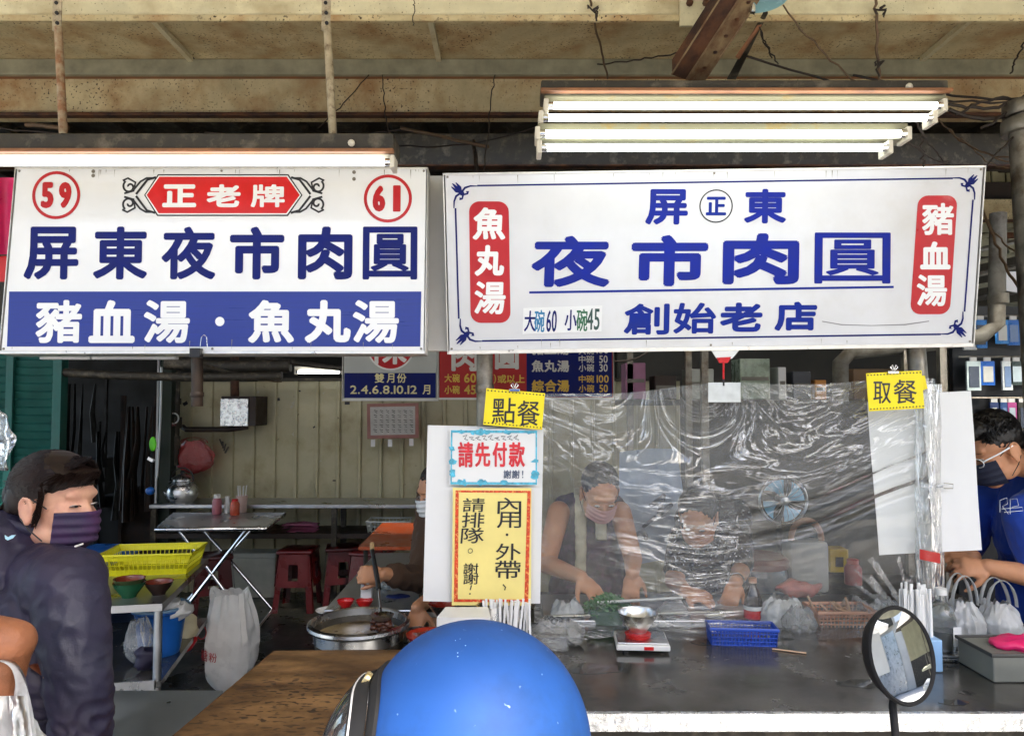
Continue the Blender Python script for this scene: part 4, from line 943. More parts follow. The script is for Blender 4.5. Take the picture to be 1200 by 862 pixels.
c = Pz(180, 667, .75); t = basket('yellow_basket', 'bright yellow lattice basket on the steel cart', c, .43, .28, .10, yellow_pl, .022, rotz=radians(8), taper=.88)
q = MB(); R = Matrix.Rotation(radians(8), 3, 'Z')
for (x0_, y0_, x1_, y1_) in ((-1, -1, 1, -1), (-1, 1, 1, 1), (-1, -1, -1, 1), (1, -1, 1, 1)):
    for (zz0, zz1) in ((.0, .028), (.072, .10)):
        k0 = .88 + .12 * zz0 / .1; k1 = .88 + .12 * zz1 / .1
        p = [c + R @ Vector((x * .215 * k, y * .14 * k, z)) for (x, y, z, k) in ((x0_, y0_, zz0, k0), (x1_, y1_, zz0, k0), (x1_, y1_, zz1, k1), (x0_, y0_, zz1, k1))]
        q._q(p, [(0, 1, 2, 3)])
q.build('solid_band', yellow_pl, t)
def bowl(name, label, c, r, h, m, inner=None, group=None, cat='bowl', lip=.004):
    t = thing(name, label, cat, c, group); c = Vector(c)
    q = MB(); q.lathe([(.001, 0), (r * .45, 0), (r * .47, h * .1), (r * .62, h * .3), (r * .9, h * .72), (r, h), (r + lip * .3, h + .002)], c, seg=30, ends=False); q.build('outside', m, t, smooth=50)
    q = MB(); q.lathe([(r + lip * .3, h + .002), (r - lip, h), (r * .86, h * .72), (r * .58, h * .33), (.001, h * .14)], c, seg=30, ends=False); q.build('inside', inner or m, t, smooth=50, fixn=True); return t
rb = mat('rust_red_glaze', C('7a3220'), .3, var=.1)
bowl('soup_bowl', 'dark green bowl with red inside on the steel cart, holding another', Pz(151, 699, .75), .066, .062, green_pl, rb, 'bowls on the steel cart')
bowl('soup_bowl', 'thin red rimmed bowl nested in the green one on the cart', Pz(151, 699, .75) + Vector((0, 0, .024)), .064, .055, mat('olive_bowl', C('3a4a2c'), .3), rb, 'bowls on the steel cart')
bowl('soup_bowl', 'dark brown bowl with red inside, right of the green bowls', Pz(186, 696, .75), .060, .055, mat('brown_black_bowl', C('2a1a14'), .3), rb, 'bowls on the steel cart')
c = Pz(187, 764, .43); t = thing('bucket', 'blue bucket of rags on the lower shelf of the cart', 'bucket', c)
q = MB(); q.lathe([(.001, 0), (.085, 0), (.09, .02), (.112, .19), (.125, .2), (.126, .212), (.112, .21), (.1, .17), (.001, .16)], c, seg=30); q.build('pail', blue_pl, t, smooth=40)
q = MB(); q.tube([c + Vector((.122 * cos(a), .122 * sin(a), .213)) for a in [i * pi / 14 for i in range(28)]], .008, 8, loop=True); q.build('rim', mat('pale_blue_plastic', C('7fa3c4'), .4), t, smooth=60)
for k, (dx, dz, mm) in enumerate(((-.03, .2, redb_pl), (.05, .22, white_pl), (.0, .19, red_pl), (.1, .2, white_pl))):
    q = MB(); cc = c + Vector((dx, -.02, dz)); q.ell(cc, (.06, .05, .035), u=16, v=10); nb = q
    for v in nb.bm.verts: v.co += Vector((1, 1, 1)) * .02 * noise.noise(v.co * 30 + Vector((k, 0, 0)))
    nb.build('rag', mm, t, smooth=60)
t = thing('rag_pile', 'red and cream cloth bundle right of the blue bucket', 'cloth', Pz(222, 770, .43))
for k, (px, py, mm) in enumerate(((215, 752, redb_pl), (221, 735, mat('cream_cloth', C('cfc3a0'), .8)), (170, 770, jacket))):
    q = MB(); cc = P(px, py, 3.75 if k < 2 else 3.3); q.ell(cc, (.045, .04, .06), u=16, v=12)
    for v in q.bm.verts: v.co += Vector((1, 1, 1)) * .025 * noise.noise(v.co * 22)
    q.build('cloth', mm, t, smooth=60)
bag('clear_bag', 'crumpled clear bag beside the blue bucket on the lower shelf', Pz(163, 778, .43), .12, .1, .2, bag_c, 11, False)
t = thing('blue_bin', 'blue bin partly hidden behind the customer', 'bin', (Xp(112, 3.9), 3.9, 0))
MB().bx(Xp(60, 3.9), Xp(127, 3.95), 3.98, 4.35, 0, .73, .02).build('body', mat('deep_blue_bin', C('1a3f6e'), .5), t); MB().bx(Xp(58, 3.9), Xp(129, 3.95), 3.96, 4.37, .731, .77, .01).build('rim', blue_pl, t)
# white sack
c = Pz(268, 812, 0); t = bag('white_sack', 'tall full white plastic sack with red print standing on the floor', c, .29, .24, .55, mat('white_sack_plastic', (.90, .88, .85), .35, var=.12, scale=5, bump=.6, bscale=14, trans=0), 21, False, neck=.72)
sk_m = [o for o in kids(t)][0]
for s_ in (-1, 1):
    q = MB(); q.tube(bez(c + Vector((s_ * .085, -.02, .5)), c + Vector((s_ * .10, -.02, .57)), c + Vector((s_ * .115, 0, .60)), c + Vector((s_ * .06, .02, .52)), 8), [.03, .028, .024, .018, .014, .014, .016, .02, .02], 8, flat=.5); q.build('ear', MATS['white_sack_plastic'], t, smooth=60)
Mx = Matrix.Translation(c + Vector((0, -.134, .22))); lt = bpy.data.objects.new('print_base', None)
mp2 = lambda x, y: (x, y)
b = MB(); 
for k, s_ in enumerate('糖粉'): pass
v_ = []
def wrap_text(parent, ch, cx, cz, w_, h_, base, rad, m):
    vv, ff = glyph(ch); mn = vv.min(0); mx = vv.max(0); vv = (vv - (mn + mx) / 2) / (mx - mn); q = MB(); pts = []
    for p in vv:
        x = cx + p[0] * w_; pts.append(Vector((base.x + x, base.y - sqrt(max(rad * rad - x * x, 0)), base.z + cz + p[1] * h_)))
    q._q(pts, ff); q.build('lettering', m, parent)
wrap_text(t, '糖', -.085, .25, .045, .06, c, .158, red_ink2); wrap_text(t, '粉', -.03, .245, .045, .05, c, .158, red_ink2)
q = MB(); q.tube([c + Vector((-.1 + .025 * cos(a), -.135 - .0, .37 + .035 * sin(a))) for a in [i * pi / 10 for i in range(20)]], .0025, 5, loop=True); q.build('printed_ring', red_ink2, t)
# ================================================================ COUNTER AND COOKING SIDE
ZC = .80
t = thing('counter', 'long dark stainless counter with crumpled foil along its front edge', 'counter', (1, 2, 0))
MB().bx(.06, 3.2, 1.93, 2.72, ZC - .02, ZC, .003).build('top', counter_m, t)
q = MB(); 
q.grid(lambda u, v: Vector((.06 + 3.14 * u, 1.926 - .004 * noise.noise(Vector((u * 60, v * 4, 0))), ZC + .004 - .045 * v)), 160, 4)
q.grid(lambda u, v: Vector((.06 + 3.14 * u, 1.926 + .012 * v + .002 * noise.noise(Vector((u * 50, 3, v))), ZC + .0045 + .0008 * noise.noise(Vector((u * 80, v * 3, 2))))), 160, 2)
q.build('foil_edge', foil, t, smooth=60)
MB().bx(.08, 3.2, 1.96, 2.70, ZC - .16, ZC - .021, .002).build('apron', dark_steel, t)
MB().bx(.08, 3.2, 2.02, 2.66, .02, ZC - .161).build('front_panel', darkbrown, t)
t = thing('work_table', 'steel work table behind the film where the cooks sit', 'table', (1, 3, 0))
MB().bx(.12, 1.55, 2.735, 3.16, ZC - .045, ZC - .012, .003).build('top', steel_dull, t)
MB().bx(.12, 1.55, 2.70, 2.728, ZC - .03, ZC + .012, .002).build('rail', steel, t)
for x in (.15, 1.5):
    for y in (2.78, 3.12): MB().bx(x - .018, x + .018, y - .018, y + .018, 0, ZC - .046).build('leg', steel_dull, t)
# plywood bench at the left
pc = [Pz(322, 762, ZC), Pz(640, 757, ZC), Pz(640, 1010, ZC), Pz(150, 906, ZC)]
pc[1] = Vector((.05, pc[0].y + .02, ZC)); pc[2] = Vector((.05, 1.35, ZC)); pc[3] = Vector((pc[0].x - .085, 1.35, ZC))
t = thing('plywood_table', 'worn brown plywood table top in the left foreground', 'table', (-.4, 1.8, 0))
q = MB(); q.prism([v - Vector((0, 0, .022)) for v in pc], (0, 0, .022)); q.build('board', wood, t)
q = MB()
for i in range(4): q.tube([pc[i] - Vector((0, 0, .011)), pc[(i + 1) % 4] - Vector((0, 0, .011))], .0112, 6)
q.build('worn_edge', wood_end, t, smooth=60)
for (x, y) in ((-.68, 1.5), (-.03, 1.5), (-.68, 2.2), (-.03, 2.2)): MB().bx(x - .02, x + .02, y - .02, y + .02, 0, ZC - .023).build('leg', dark_steel, t)
rr = random.Random(8)
# blue grey steel table, bottom left
z = .72; t = thing('steel_table', 'low blue grey steel table at the bottom left, beside the customer', 'table', (-1.4, 2, 0))
yb = Pz(200, 808, z).y
MB().bx(-1.75, Pz(262, 808, z).x, 1.3, yb, z - .03, z, .004).build('top', mat('blue_grey_steel', (.42, .47, .52), .4, .8, var=.15, scale=4, bump=.1), t)
for (x, y) in ((-1.7, 1.35), (-.95, 1.35), (-1.7, yb - .05), (-.95, yb - .05)): MB().bx(x - .018, x + .018, y - .018, y + .018, 0, z - .031).build('leg', steel_dull, t)
# prep table with the pan stove
t = thing('prep_table', 'long grey steel preparation table running back behind the plywood', 'table', (-.3, 3.2, 0))
MB().bx(-.74, .05, 2.95, 4.05, ZC - .05, ZC - .02, .004).build('top', steel_dull, t)
for (x, y) in ((-.71, 2.99), (0, 2.99), (-.71, 4.0), (0, 4.0)): MB().bx(x - .018, x + .018, y - .018, y + .018, 0, ZC - .051).build('leg', steel_dull, t)
t = thing('gas_stove', 'blackened stove under the wide steaming pan', 'stove', (-.5, 2.66, 0))
MB().bx(-.74, -.02, 2.43, 2.93, .45, .66, .01).build('body', dark_steel, t)
for (x, y) in ((-.71, 2.46), (-.05, 2.46), (-.71, 2.9), (-.05, 2.9)): MB().bx(x - .015, x + .015, y - .015, y + .015, 0, .449).build('leg', dark_steel, t)
for k in range(4):
    q = MB(); p = P(378 + k * 22, 762, 2.47); p.z = .70; q.box(p, (.02, .02, .08), bev=.003); q.build('burner_bracket', mat('ochre_bracket', C('8a7350'), .6), t)
c = P(421, 728, 2.66); c.z = .672; t = thing('steaming_pan', 'wide shiny rimmed steel pan of brown stew stirred by the cook', 'pan', c)
R_ = .172
q = MB(); q.lathe([(.001, .001), (.12, .001), (.15, .03), (.155, .12), (R_ * .97, .135)], c, seg=48, ends=False); q.build('pan_body', dark_steel, t, smooth=50)
q = MB(); q.lathe([(R_ * .96, .130), (R_ * 1.03, .133), (R_ * 1.05, .140), (R_ * 1.04, .150), (R_ * .97, .155), (R_ * .94, .150), (R_ * .93, .12), (R_ * .92, .09)], c, seg=56, ends=False); q.build('steel_rim', steel, t, smooth=35)
q = MB(); q.lathe([(.001, .105), (R_ * .925, .1055)], c, seg=40, ends=False); q.build('stew', mat('brown_broth', C('8b7a58'), .35, var=.4, scale=14, col2=C('3a2a1a'), c2at=.55, bump=.3, bscale=20), t)
for k in range(26):
    a = rr.uniform(0, 6.28); d = rr.uniform(0, .04); p = P(447, 725, 2.68) ; p.z = c.z + .115 + rr.uniform(0, .03)
    q = MB(); q.ell(p + Vector((cos(a) * d, sin(a) * d, 0)), (.014, .012, .010), u=8, v=6)
    for v in q.bm.verts: v.co += Vector((1, 1, 1)) * .004 * noise.noise(v.co * 120)
    q.build('meat_piece', meat_m, t, smooth=60)
def lidded(label, px, py, Y, r, h, m, m2, group=None, name='small_bowl'):
    c = P(px, py, Y); return bowl(name, label, c, r, h, m, m2, group)
lidded('bright red small bowl behind the pan, left one', 405, 712, 3.0, .034, .03, redb_pl, redb_pl, 'red bowls behind the pan'); lidded('bright red small bowl behind the pan, right one', 427, 712, 3.0, .034, .03, redb_pl, redb_pl, 'red bowls behind the pan')
lidded('white saucer behind the left rim of the pan', 385, 718, 2.97, .05, .012, white_pl, white_pl, name='saucer')
# ladle in the pan is held by the cook
c = P(489, 740, 2.62); c.z = .72
t = thing('steel_cup', 'straight stainless cup right of the pan', 'cup', c); q = MB(); q.lathe([(.001, 0), (.036, 0), (.038, .085), (.035, .085), (.033, .006), (.001, .006)], c, seg=24); q.build('cup', steel, t, smooth=40)
q = MB(); q.tube(bez(c + Vector((.037, 0, .08)), c + Vector((.075, 0, .07)), c + Vector((.07, 0, .03)), c + Vector((.037, 0, .02)), 8), .003, 6); q.build('handle', steel, t)
bowl('red_bowl', 'rusty red bowl on a dark pot right of the pan', P(502, 757, 2.55), .075, .04, redb_pl, mat('brick_red_plastic', C('a8331f'), .4), None)
bowl('dark_pot', 'black enamel pot under the red bowl', P(503, 778, 2.55), .078, .06, black_pl, black_pl, None, 'pot')
bowl('steel_bowl', 'steel bowl with red sauce in front of the white board', P(520, 722, 2.72), .055, .045, steel, mat('red_sauce', C('a5281a'), .25, var=.3), None)
t = thing('pot', 'grey lidded pot behind the steel cup', 'pot', P(520, 715, 2.9)); c = P(510, 712, 2.92)
q = MB(); q.lathe([(.001, 0), (.06, 0), (.065, .05), (.05, .055), (.001, .06)], c, seg=24); q.build('body', dark_steel, t, smooth=40)
t = thing('milk_carton', 'white carton standing on the prep table beside the hand', 'carton', P(429, 702, 3.05)); c = P(430, 702, 3.05)
q = MB(); q.bx(c.x - .022, c.x + .022, 3.03, 3.07, c.z, c.z + .085, .002); q.build('box', white_pl, t); q = MB(); q.bx(c.x - .010, c.x + .006, 3.026, 3.0295, c.z + .045, c.z + .062); q.build('printed_mark', blue_ink, t)
bag('clear_bag', 'crumpled clear plastic bag on the prep table under the cook\'s arm', P(476, 696, 3.3), .26, .14, .11, bag_c, 5, False)
t = thing('blue_cloth', 'folded dark blue cloth on the prep table', 'cloth', P(466, 700, 3.15)); c = P(466, 700, 3.15)
q = MB(); q.ell(c, (.055, .03, .014)); 
for v in q.bm.verts: v.co.z += .006 * noise.noise(v.co * 40)
q.build('cloth', mat('deep_blue_cloth', C('1a2a63'), .8), t, smooth=80)
t = thing('foam_tray', 'white foam tray just above the blue helmet', 'tray', P(545, 724, 2.35)); a = P(522, 722, 2.4); b = P(572, 722, 2.4)
q = MB(); q.prism([a, b, b + Vector((.01, -.08, -.01)), a + Vector((-.02, -.08, -.01))], (0, 0, .03)); q.build('tray', white_pl, t)
# chopstick bundle below the notices
t = thing('chopstick_tin', 'open steel tin packed with paper wrapped chopsticks below the notices', 'tin', P(592, 745, 2.42)); a = P(556, 700, 2.42)
q = MB(); q.lathe([(.001, 0), (.045, 0), (.045, .10), (.042, .10), (.042, .004), (.001, .004)], P(574, 745, 2.44), seg=24); q.build('tin', steel, t, smooth=40)
for k in range(30):
    px = 582 + rr.uniform(-24, 40); p = P(px, 742, 2.42 + rr.uniform(-.02, .04)); q = MB(); q.box(p + Vector((0, 0, .05 + rr.uniform(-.005, .012))), (.007, .005, .10), rot=(rr.uniform(-.1, .1), rr.uniform(-.12, .12), 0)); q.build('chopstick_packet', paper, t)
bag('clear_bag', 'clear bag of goods standing at the left end of the counter', P(652, 758, 2.48), .19, .12, .09, bag_c, 15, False)
t = thing('clear_box', 'clear plastic box at the left end of the counter', 'box', P(650, 756, 2.42)); a = P(622, 757, 2.42); 
q = MB(); q.bx(a.x, a.x + .12, 2.40, 2.50, ZC + .001, ZC + .05, .004); q.build('box', clear_f, t)
# scale with bowl
a = Pz(752, 757, ZC); t = thing('kitchen_scale', 'flat white kitchen scale under the small steel bowl', 'scale', a)
q = MB(); q.box(a + Vector((-.002, 0, .018)), (.17, .15, .018), rot=(0, 0, radians(-4)), bev=.004); q.build('body', white_pl, t); q = MB(); q.box(a + Vector((-.002, 0, .029)), (.16, .13, .004), rot=(0, 0, radians(-4)), bev=.001); q.build('platform', steel, t)
for dx in (-.06, .06):
    for dy in (-.05, .05): q = MB(); q.lathe([(.01, 0), (.01, .0085)], a + Vector((dx, dy, .0005)), seg=10); q.build('foot', black_pl, t)
q = MB(); q.box(a + Vector((.01, -.077, .018)), (.03, .002, .01), rot=(0, 0, radians(-4))); q.build('display', redb_pl, t)
q = MB(); q.lathe([(.04, .0), (.043, .012), (.03, .016), (.001, .016)], a + Vector((-.012, 0, .0315)), seg=24); q.build('red_ring', redb_pl, t, smooth=40)
bowl('steel_bowl', 'small shiny steel bowl standing on the kitchen scale', a + Vector((-.012, 0, .048)), .064, .062, steel, steel, None)
# greens
c = P(712, 730, 2.74); t = thing('herb_bundle', 'heap of chopped green herbs in a tub under the woman\'s hands', 'greens', c)
q = MB(); q.lathe([(.001, 0), (.06, 0), (.075, .06), (.07, .06), (.055, .005), (.001, .005)], c, seg=24); q.build('tub', mat('murky_tub', C('51705a'), .4), t, smooth=40)
q = MB()
for k in range(900):
    a = rr.uniform(0, 6.28); d = rr.random() ** .6 * .085; z = .05 + .045 * (1 - (d / .085) ** 2) + rr.uniform(-.012, .01); p = c + Vector((cos(a) * d * 1.05, sin(a) * d * .8, z))
    u = Vector((rr.uniform(-1, 1), rr.uniform(-1, 1), rr.uniform(-.5, .9))).normalized() * .012; v = u.cross(Vector((rr.uniform(-1, 1), rr.uniform(-1, 1), rr.uniform(-1, 1)))).normalized() * .004
    q._q([p - u, p + v, p + u, p - v], [(0, 1, 2, 3)])
q.build('leaves', leaf_m, t, kind='stuff', fixn=False)
# blue basket on the counter
c = Pz(869, 752, ZC) + Vector((0, 0, .001)); basket('blue_basket', 'long violet blue lattice basket on the dark counter', c, .215, .085, .052, navy_pl, .011, rotz=radians(-5), taper=.96)
c = P(883, 741, 2.73); t = thing('drink_bottle', 'dark drink bottle with red and white label among the ingredients', 'bottle', c)
q = MB(); q.lathe([(.001, 0), (.03, 0), (.032, .05), (.033, .105), (.026, .14), (.014, .165), (.012, .18), (.001, .18)], c, seg=24); q.build('bottle', mat('dark_cola_plastic', (.02, .012, .01), .1), t, smooth=40)
for (z0, z1, m) in ((.055, .085, redb_pl), (.0855, .1, white_pl)):
    q = MB(); q.lathe([(.0335, z0), (.0338, z1)], c, seg=24, ends=False); q.build('label_band', m, t, smooth=40)
q = MB(); q.lathe([(.0145, .18), (.0145, .197), (.001, .197)], c, seg=16); q.build('cap', mat('tan_cap', C('b98a70'), .4), t, smooth=40)
bag('clear_bag', 'pale crumpled bag of goods right of the dark bottle', P(918, 742, 2.70), .16, .1, .13, bag_w, 31, False)
bag('clear_bag', 'cloudy knotted bag with dark contents on the counter edge', P(938, 748, 2.62), .12, .09, .11, bag_c, 37, False)
for k in range(9):
    q = MB(); p = P(925 + k * 3.4, 745 - (k % 3) * 5, 2.62); q.ell(p, (.014, .012, .01), u=10, v=8); tag(q.build('dried_mushroom', mat('dark_dried_food', C('3d3128'), .7, var=.4, scale=60), smooth=60), ['leftmost', 'second', 'third', 'fourth', 'middle', 'sixth', 'seventh', 'eighth', 'rightmost'][k] + ' dark lump inside the cloudy knotted bag on the counter', 'food', 'dark lumps in the cloudy bag')
c = P(985, 735, 2.72); basket('peach_basket', 'peach coloured lattice basket heaped with utensils', c, .21, .13, .07, peach_pl, .014, taper=.88)
for k in range(9):
    q = MB(); p = c + Vector((rr.uniform(-.09, .05), rr.uniform(-.04, .04), .05)); q.tube([p, p + Vector((rr.uniform(-.08, -.02), 0, rr.uniform(.02, .07)))], .0045, 5)
    tag(q.build('wooden_stick', mat('pale_stick', C('cfa98a'), .6), smooth=60), ['first', 'second', 'third', 'fourth', 'fifth', 'sixth', 'seventh', 'eighth', 'ninth'][k] + ' pale stick leaning in the peach lattice basket', 'stick', 'sticks in the peach basket')
for (px, py, w_, lab) in ((975, 748, .12, 'red packet lying under the peach basket'), (1020, 742, .10, 'red and white packet right of the peach basket')):
    c = P(px, py, 2.66); q = MB(); q.ell(c, (w_ / 2, .03, .015)); tag(q.build('packet', redb_pl, smooth=80), lab, 'packet')
q = MB(); q.ell(P(935, 690, 2.95), (.09, .04, .03)); 
for v in q.bm.verts: v.co += Vector((1, 1, 1)) * .02 * noise.noise(v.co * 25)
tag(q.build('red_packet', mat('pinkish_red_wrap', C('a85a54'), .4, var=.3, scale=20), smooth=80), 'pinkish red packet behind the clear bags', 'packet')
# long utensils lying along the film foot
for k, (x0_, y0_, x1_, y1_, m, lab) in enumerate(((640, 722, 860, 716, steel, 'long steel rod lying behind the film, upper'), (800, 748, 900, 745, white_pl, 'white strip lying at the foot of the film'), (700, 706, 800, 700, white_pl, 'pale utensil lying among the ingredients'))):
    q = MB(); q.tube([P(x0_, y0_, 2.71), P(x1_, y1_, 2.71)], .006, 6); tag(q.build('utensil', m, smooth=60), lab, 'utensil', 'utensils along the film')
for k, (px, lab) in enumerate(((780, 'white flat plate left of the woman\'s wrist, behind the film'), (822, 'pale plate in the middle behind the film'))):
    bowl('plate', lab, P(px, 728, 2.85), .075, .02, white_pl, white_pl, 'plates behind the film')
# jerry can, yellow box, red bottle, blue barrel, fan behind
c = P(946, 692, 3.9); t = thing('jerry_can', 'pale grey jerry can with a handle standing behind the film', 'can', c)
q = MB(); q.bx(c.x - .10, c.x + .10, 3.85, 4.0, c.z, c.z + .26, .02); q.build('body', mat('grey_white_can', C('b4b6b4'), .45), t, smooth=40)
q = MB(); q.tube(bez(c + Vector((-.08, 0, .26)), c + Vector((-.08, 0, .40)), c + Vector((.08, 0, .40)), c + Vector((.08, 0, .26)), 10), .016, 8); q.build('handle', mat('tan_handle', C('a3795f'), .5), t, smooth=60)
c = P(979, 668, 3.95); t = thing('yellow_tin', 'small yellow tin right of the jerry can', 'tin', c); q = MB(); q.bx(c.x - .05, c.x + .05, 3.9, 4.0, c.z, c.z + .12, .006); q.build('tin', mat('mustard_tin', C('c9a520'), .4), t); q = MB(); q.bx(c.x - .02, c.x + .02, 3.895, 3.899, c.z + .03, c.z + .08); q.build('printed_mark', darkbrown, t)
c = P(1000, 684, 3.6); jar('red_bottle', 'red plastic bottle by the right papers behind the film', c, .04, .12, mat('dull_red_bottle', C('a8343a'), .4), redb_pl, .2)
c = P(885, 700, 3.9); t = thing('blue_drum', 'large blue water drum with a red lid behind the film', 'drum', c)
q = MB(); q.lathe([(.001, -.35), (.15, -.35), (.17, -.2), (.165, 0), (.17, .1), (.16, .17), (.13, .2), (.001, .2)], c, seg=30); q.build('drum', mat('dark_teal_plastic', C('1c3d52'), .25), t, smooth=40)
q = MB(); q.lathe([(.172, .17), (.172, .2), (.15, .22), (.001, .22)], c, seg=30); q.build('lid', mat('maroon_lid', C('6a2422'), .4), t, smooth=40)
c = P(918, 586, 4.1); t = thing('round_fan', 'round fan with pale blue blades behind the film', 'fan', c)
q = MB(); q.tube([c + Vector((.13 * cos(a), 0, .13 * sin(a))) for a in [i * pi / 18 for i in range(36)]], .008, 6, loop=True); q.build('guard_ring', steel, t, smooth=60)
for k in range(18):
    a = k * pi / 9; q = MB(); q.tube([c + Vector((.02 * cos(a), -.03, .02 * sin(a))), c + Vector((.08 * cos(a), -.035, .08 * sin(a))), c + Vector((.13 * cos(a), 0, .13 * sin(a)))], .0016, 4); q.build('guard_wire', steel, t)
for k in range(4):
    q = MB(); a0 = k * pi / 2
    q.grid(lambda u, v: c + Vector(((.02 + .095 * u) * cos(a0 + v * 1.1 * (.5 + .5 * u)), -.01 + .02 * v, (.02 + .095 * u) * sin(a0 + v * 1.1 * (.5 + .5 * u)))), 6, 6); q.build('blade', mat('ice_blue_blade', C('8fc3dd'), .3), t, smooth=60)
q = MB(); q.tube([c + Vector((0, .05, 0)), c + Vector((0, .06, -1.0))], .02, 8); q.build('stand', dark_steel, t); q = MB(); q.lathe([(.001, -.03), (.025, -.02), (.03, .05), (.001, .06)], c, Euler((radians(-90), 0, 0)).to_matrix(), 14); q.build('hub', steel_dull, t, smooth=50)
# shelf frame carrying them
t = thing('back_shelf', 'dim shelf rack behind the cooks carrying cans and drums', 'shelf', (1.6, 4.1, 0))
zs = P(0, 693, 3.9).z
MB().bx(1.0, 2.3, 3.82, 4.3, zs - .03, zs - .002).build('shelf', dark_steel, t); MB().bx(1.0, 2.3, 3.9, 4.3, .2, .24).build('shelf', dark_steel, t)
for x in (1.02, 2.28):
    for y in (3.92, 4.28): MB().bx(x - .018, x + .018, y - .018, y + .018, 0, 2.0).build('upright', galv, t)
# clutter seen between the sign and the film
rk = thing('upper_shelf', 'high cluttered shelf seen between the right sign and the film', 'shelf', (1.4, 5.0, 1.6)); zs = P(0, 468, 5.0).z
MB().bx(.75, 3.0, 4.95, 5.4, zs - .04, zs).build('board', dark_steel, rk)
for x in (.8, 2.95): MB().bx(x - .02, x + .02, 5.0, 5.04, 0, zs + .5).build('upright', galv, rk)
for k, (px, wpx, y0_, m, lab) in enumerate(((745, 24, 425, mat('faded_pink_wrap', C('9a6a84'), .7), 'faded pink wrapped parcel on the high shelf'), (780, 26, 440, darkbrown, 'dark brown parcel on the high shelf'), (822, 30, 432, mat('dim_silver', C('8a8c84'), .4, .5), 'silver tin on the high shelf behind the red hook'), (885, 36, 420, mat('glass_green', C('97a590'), .3, var=.3, scale=20), 'pale green glass case on the high shelf'), (917, 10, 430, white_pl, 'thin white pack right of the green glass case'), (940, 22, 435, mat('slate_box', C('3a3d45'), .5), 'slate coloured box on the high shelf'), (962, 14, 445, mat('orange_carton', C('c98a45'), .6), 'small orange carton beside the grey duct'), (1030, 60, 432, mat('tan_carton', C('7b6248'), .7), 'long tan carton under the grey duct'))):
    a = P(px - wpx / 2, y0_, 5.0); b = P(px + wpx / 2, 467, 5.0); t = thing('parcel', lab, 'box', (a.x, 5.0, zs))
    MB().bx(a.x, b.x, 5.0, 5.2, zs + .001, a.z, .006).build('box', m, t); MB().bx(a.x + .01, b.x - .01, 4.996, 4.9995, (zs + a.z) / 2 - .01, (zs + a.z) / 2 + .015).build('tape', mat('dull_tape', C('6e6a60'), .5), t)
# duct right
pipe('grey_duct', 'fat grey bent duct running behind the bottom edge of the right sign', 'duct', [P(985, 470, 4.3), P(985, 425, 4.3), P(998, 412, 4.3), P(1080, 404, 4.3), P(1150, 394, 4.3), P(1168, 380, 4.3), P(1170, 250, 4.3)], .045, mat('grey_pvc', C('7d7a70'), .6, var=.25, col2=C('4e4537'), c2at=.55), [(P(985, 452, 4.3), .055, .04), (P(1170, 350, 4.3), .055, .06)])
# ================================================================ RIGHT: phone case rack, deeper roof
RY = 4.6
t = thing('pegboard_rack', 'dark pegboard rack of hanging packets at the right', 'rack', (3.2, RY, 0))
MB().bx(P(1112, 0, RY).x, 5.2, RY + .06, RY + .1, 0, 2.2).build('back_panel', mat('black_pegboard', C('15171b'), .5), t)
zr = [P(0, y, RY).z for y in (372, 420, 468, 516, 564)]
for z in zr: q = MB(); q.tube([Vector((P(1112, 0, RY).x, RY, z + .01)), Vector((5.0, RY, z + .01))], .006, 6); q.build('rail', galv, t)
packs = [[(1122, 'e2e6e8', 'white'), (1136, '2f7fd0', 'blue'), (1158, '3f8fd8', 'light blue'), (1172, '2a6cc0', 'deep blue'), (1188, 'c0ccd0', 'pale grey')],
         [(1125, 'cfe0e0', 'pale green'), (1143, '2468c8', 'royal blue'), (1162, 'e6ecec', 'white framed'), (1174, '3b4a48', 'dark grey'), (1188, 'b0306a', 'magenta'), (1204, 'c23a35', 'red')],
         [(1146, '2a3c6c', 'navy'), (1157, '35548a', 'slate blue'), (1168, 'b04a88', 'pink'), (1178, '3a3a30', 'black'), (1190, 'b9a53a', 'mustard'), (1204, '39493f', 'dark green')],
         [(1140, '4f4f52', 'charcoal'), (1153, '7c6060', 'dusty rose'), (1168, 'b04060', 'crimson'), (1196, 'b9c2c4', 'silver grey')],
         [(1150, '3b4a6a', 'dusky blue'), (1168, '6c7076', 'smoke grey'), (1186, '8a93a0', 'light smoke')]]
rn = ['top row', 'second row', 'third row', 'fourth row', 'lowest row']
for ri, row in enumerate(packs):
    for ci, (px, colr, cname) in enumerate(row):
        px += rr.uniform(-2, 2); X = P(px, 0, RY).x; z = zr[ri]; w_ = rr.uniform(.060, .092) if ri != 2 else rr.uniform(.045, .062); h = rr.uniform(.15, .205)
        t = thing('phone_case_packet', '%s phone case packet in the %s of the dark rack' % (cname, rn[ri]), 'packet', (X, RY - .03, z - h), 'phone case packets on the rack')
        m = mat('packet_' + colr, C(colr), .3, var=.12, scale=20)
        MB().bx(X - w_ / 2, X + w_ / 2, RY - .035, RY - .02, z - h, z - .018, .002).build('case', m, t)
        MB().bx(X - w_ / 2 + .012, X + w_ / 2 - .012, RY - .0385, RY - .0355, z - h + .02, z - .05, .001).build('window', mat('pk_win_%d' % ((ri + ci) % 4), [(.5, .6, .65), (.08, .1, .14), (.65, .66, .62), (.2, .3, .5)][(ri + ci) % 4], .25), t)
        MB().bx(X - .02, X + .02, RY - .034, RY - .024, z - .017, z + .006).build('hang_tab', white_pl, t)
for k in range(3):
    pass
beam('steel_beam', 'brown channel beam seen beyond the right sign, upper', P(1150, 0, 5.2).x - .2, 7, 5.2, 5.3, P(0, 258, 5.2).z, P(0, 233, 5.2).z, dirty_beam, rust, .03, 'beams beyond the right sign')
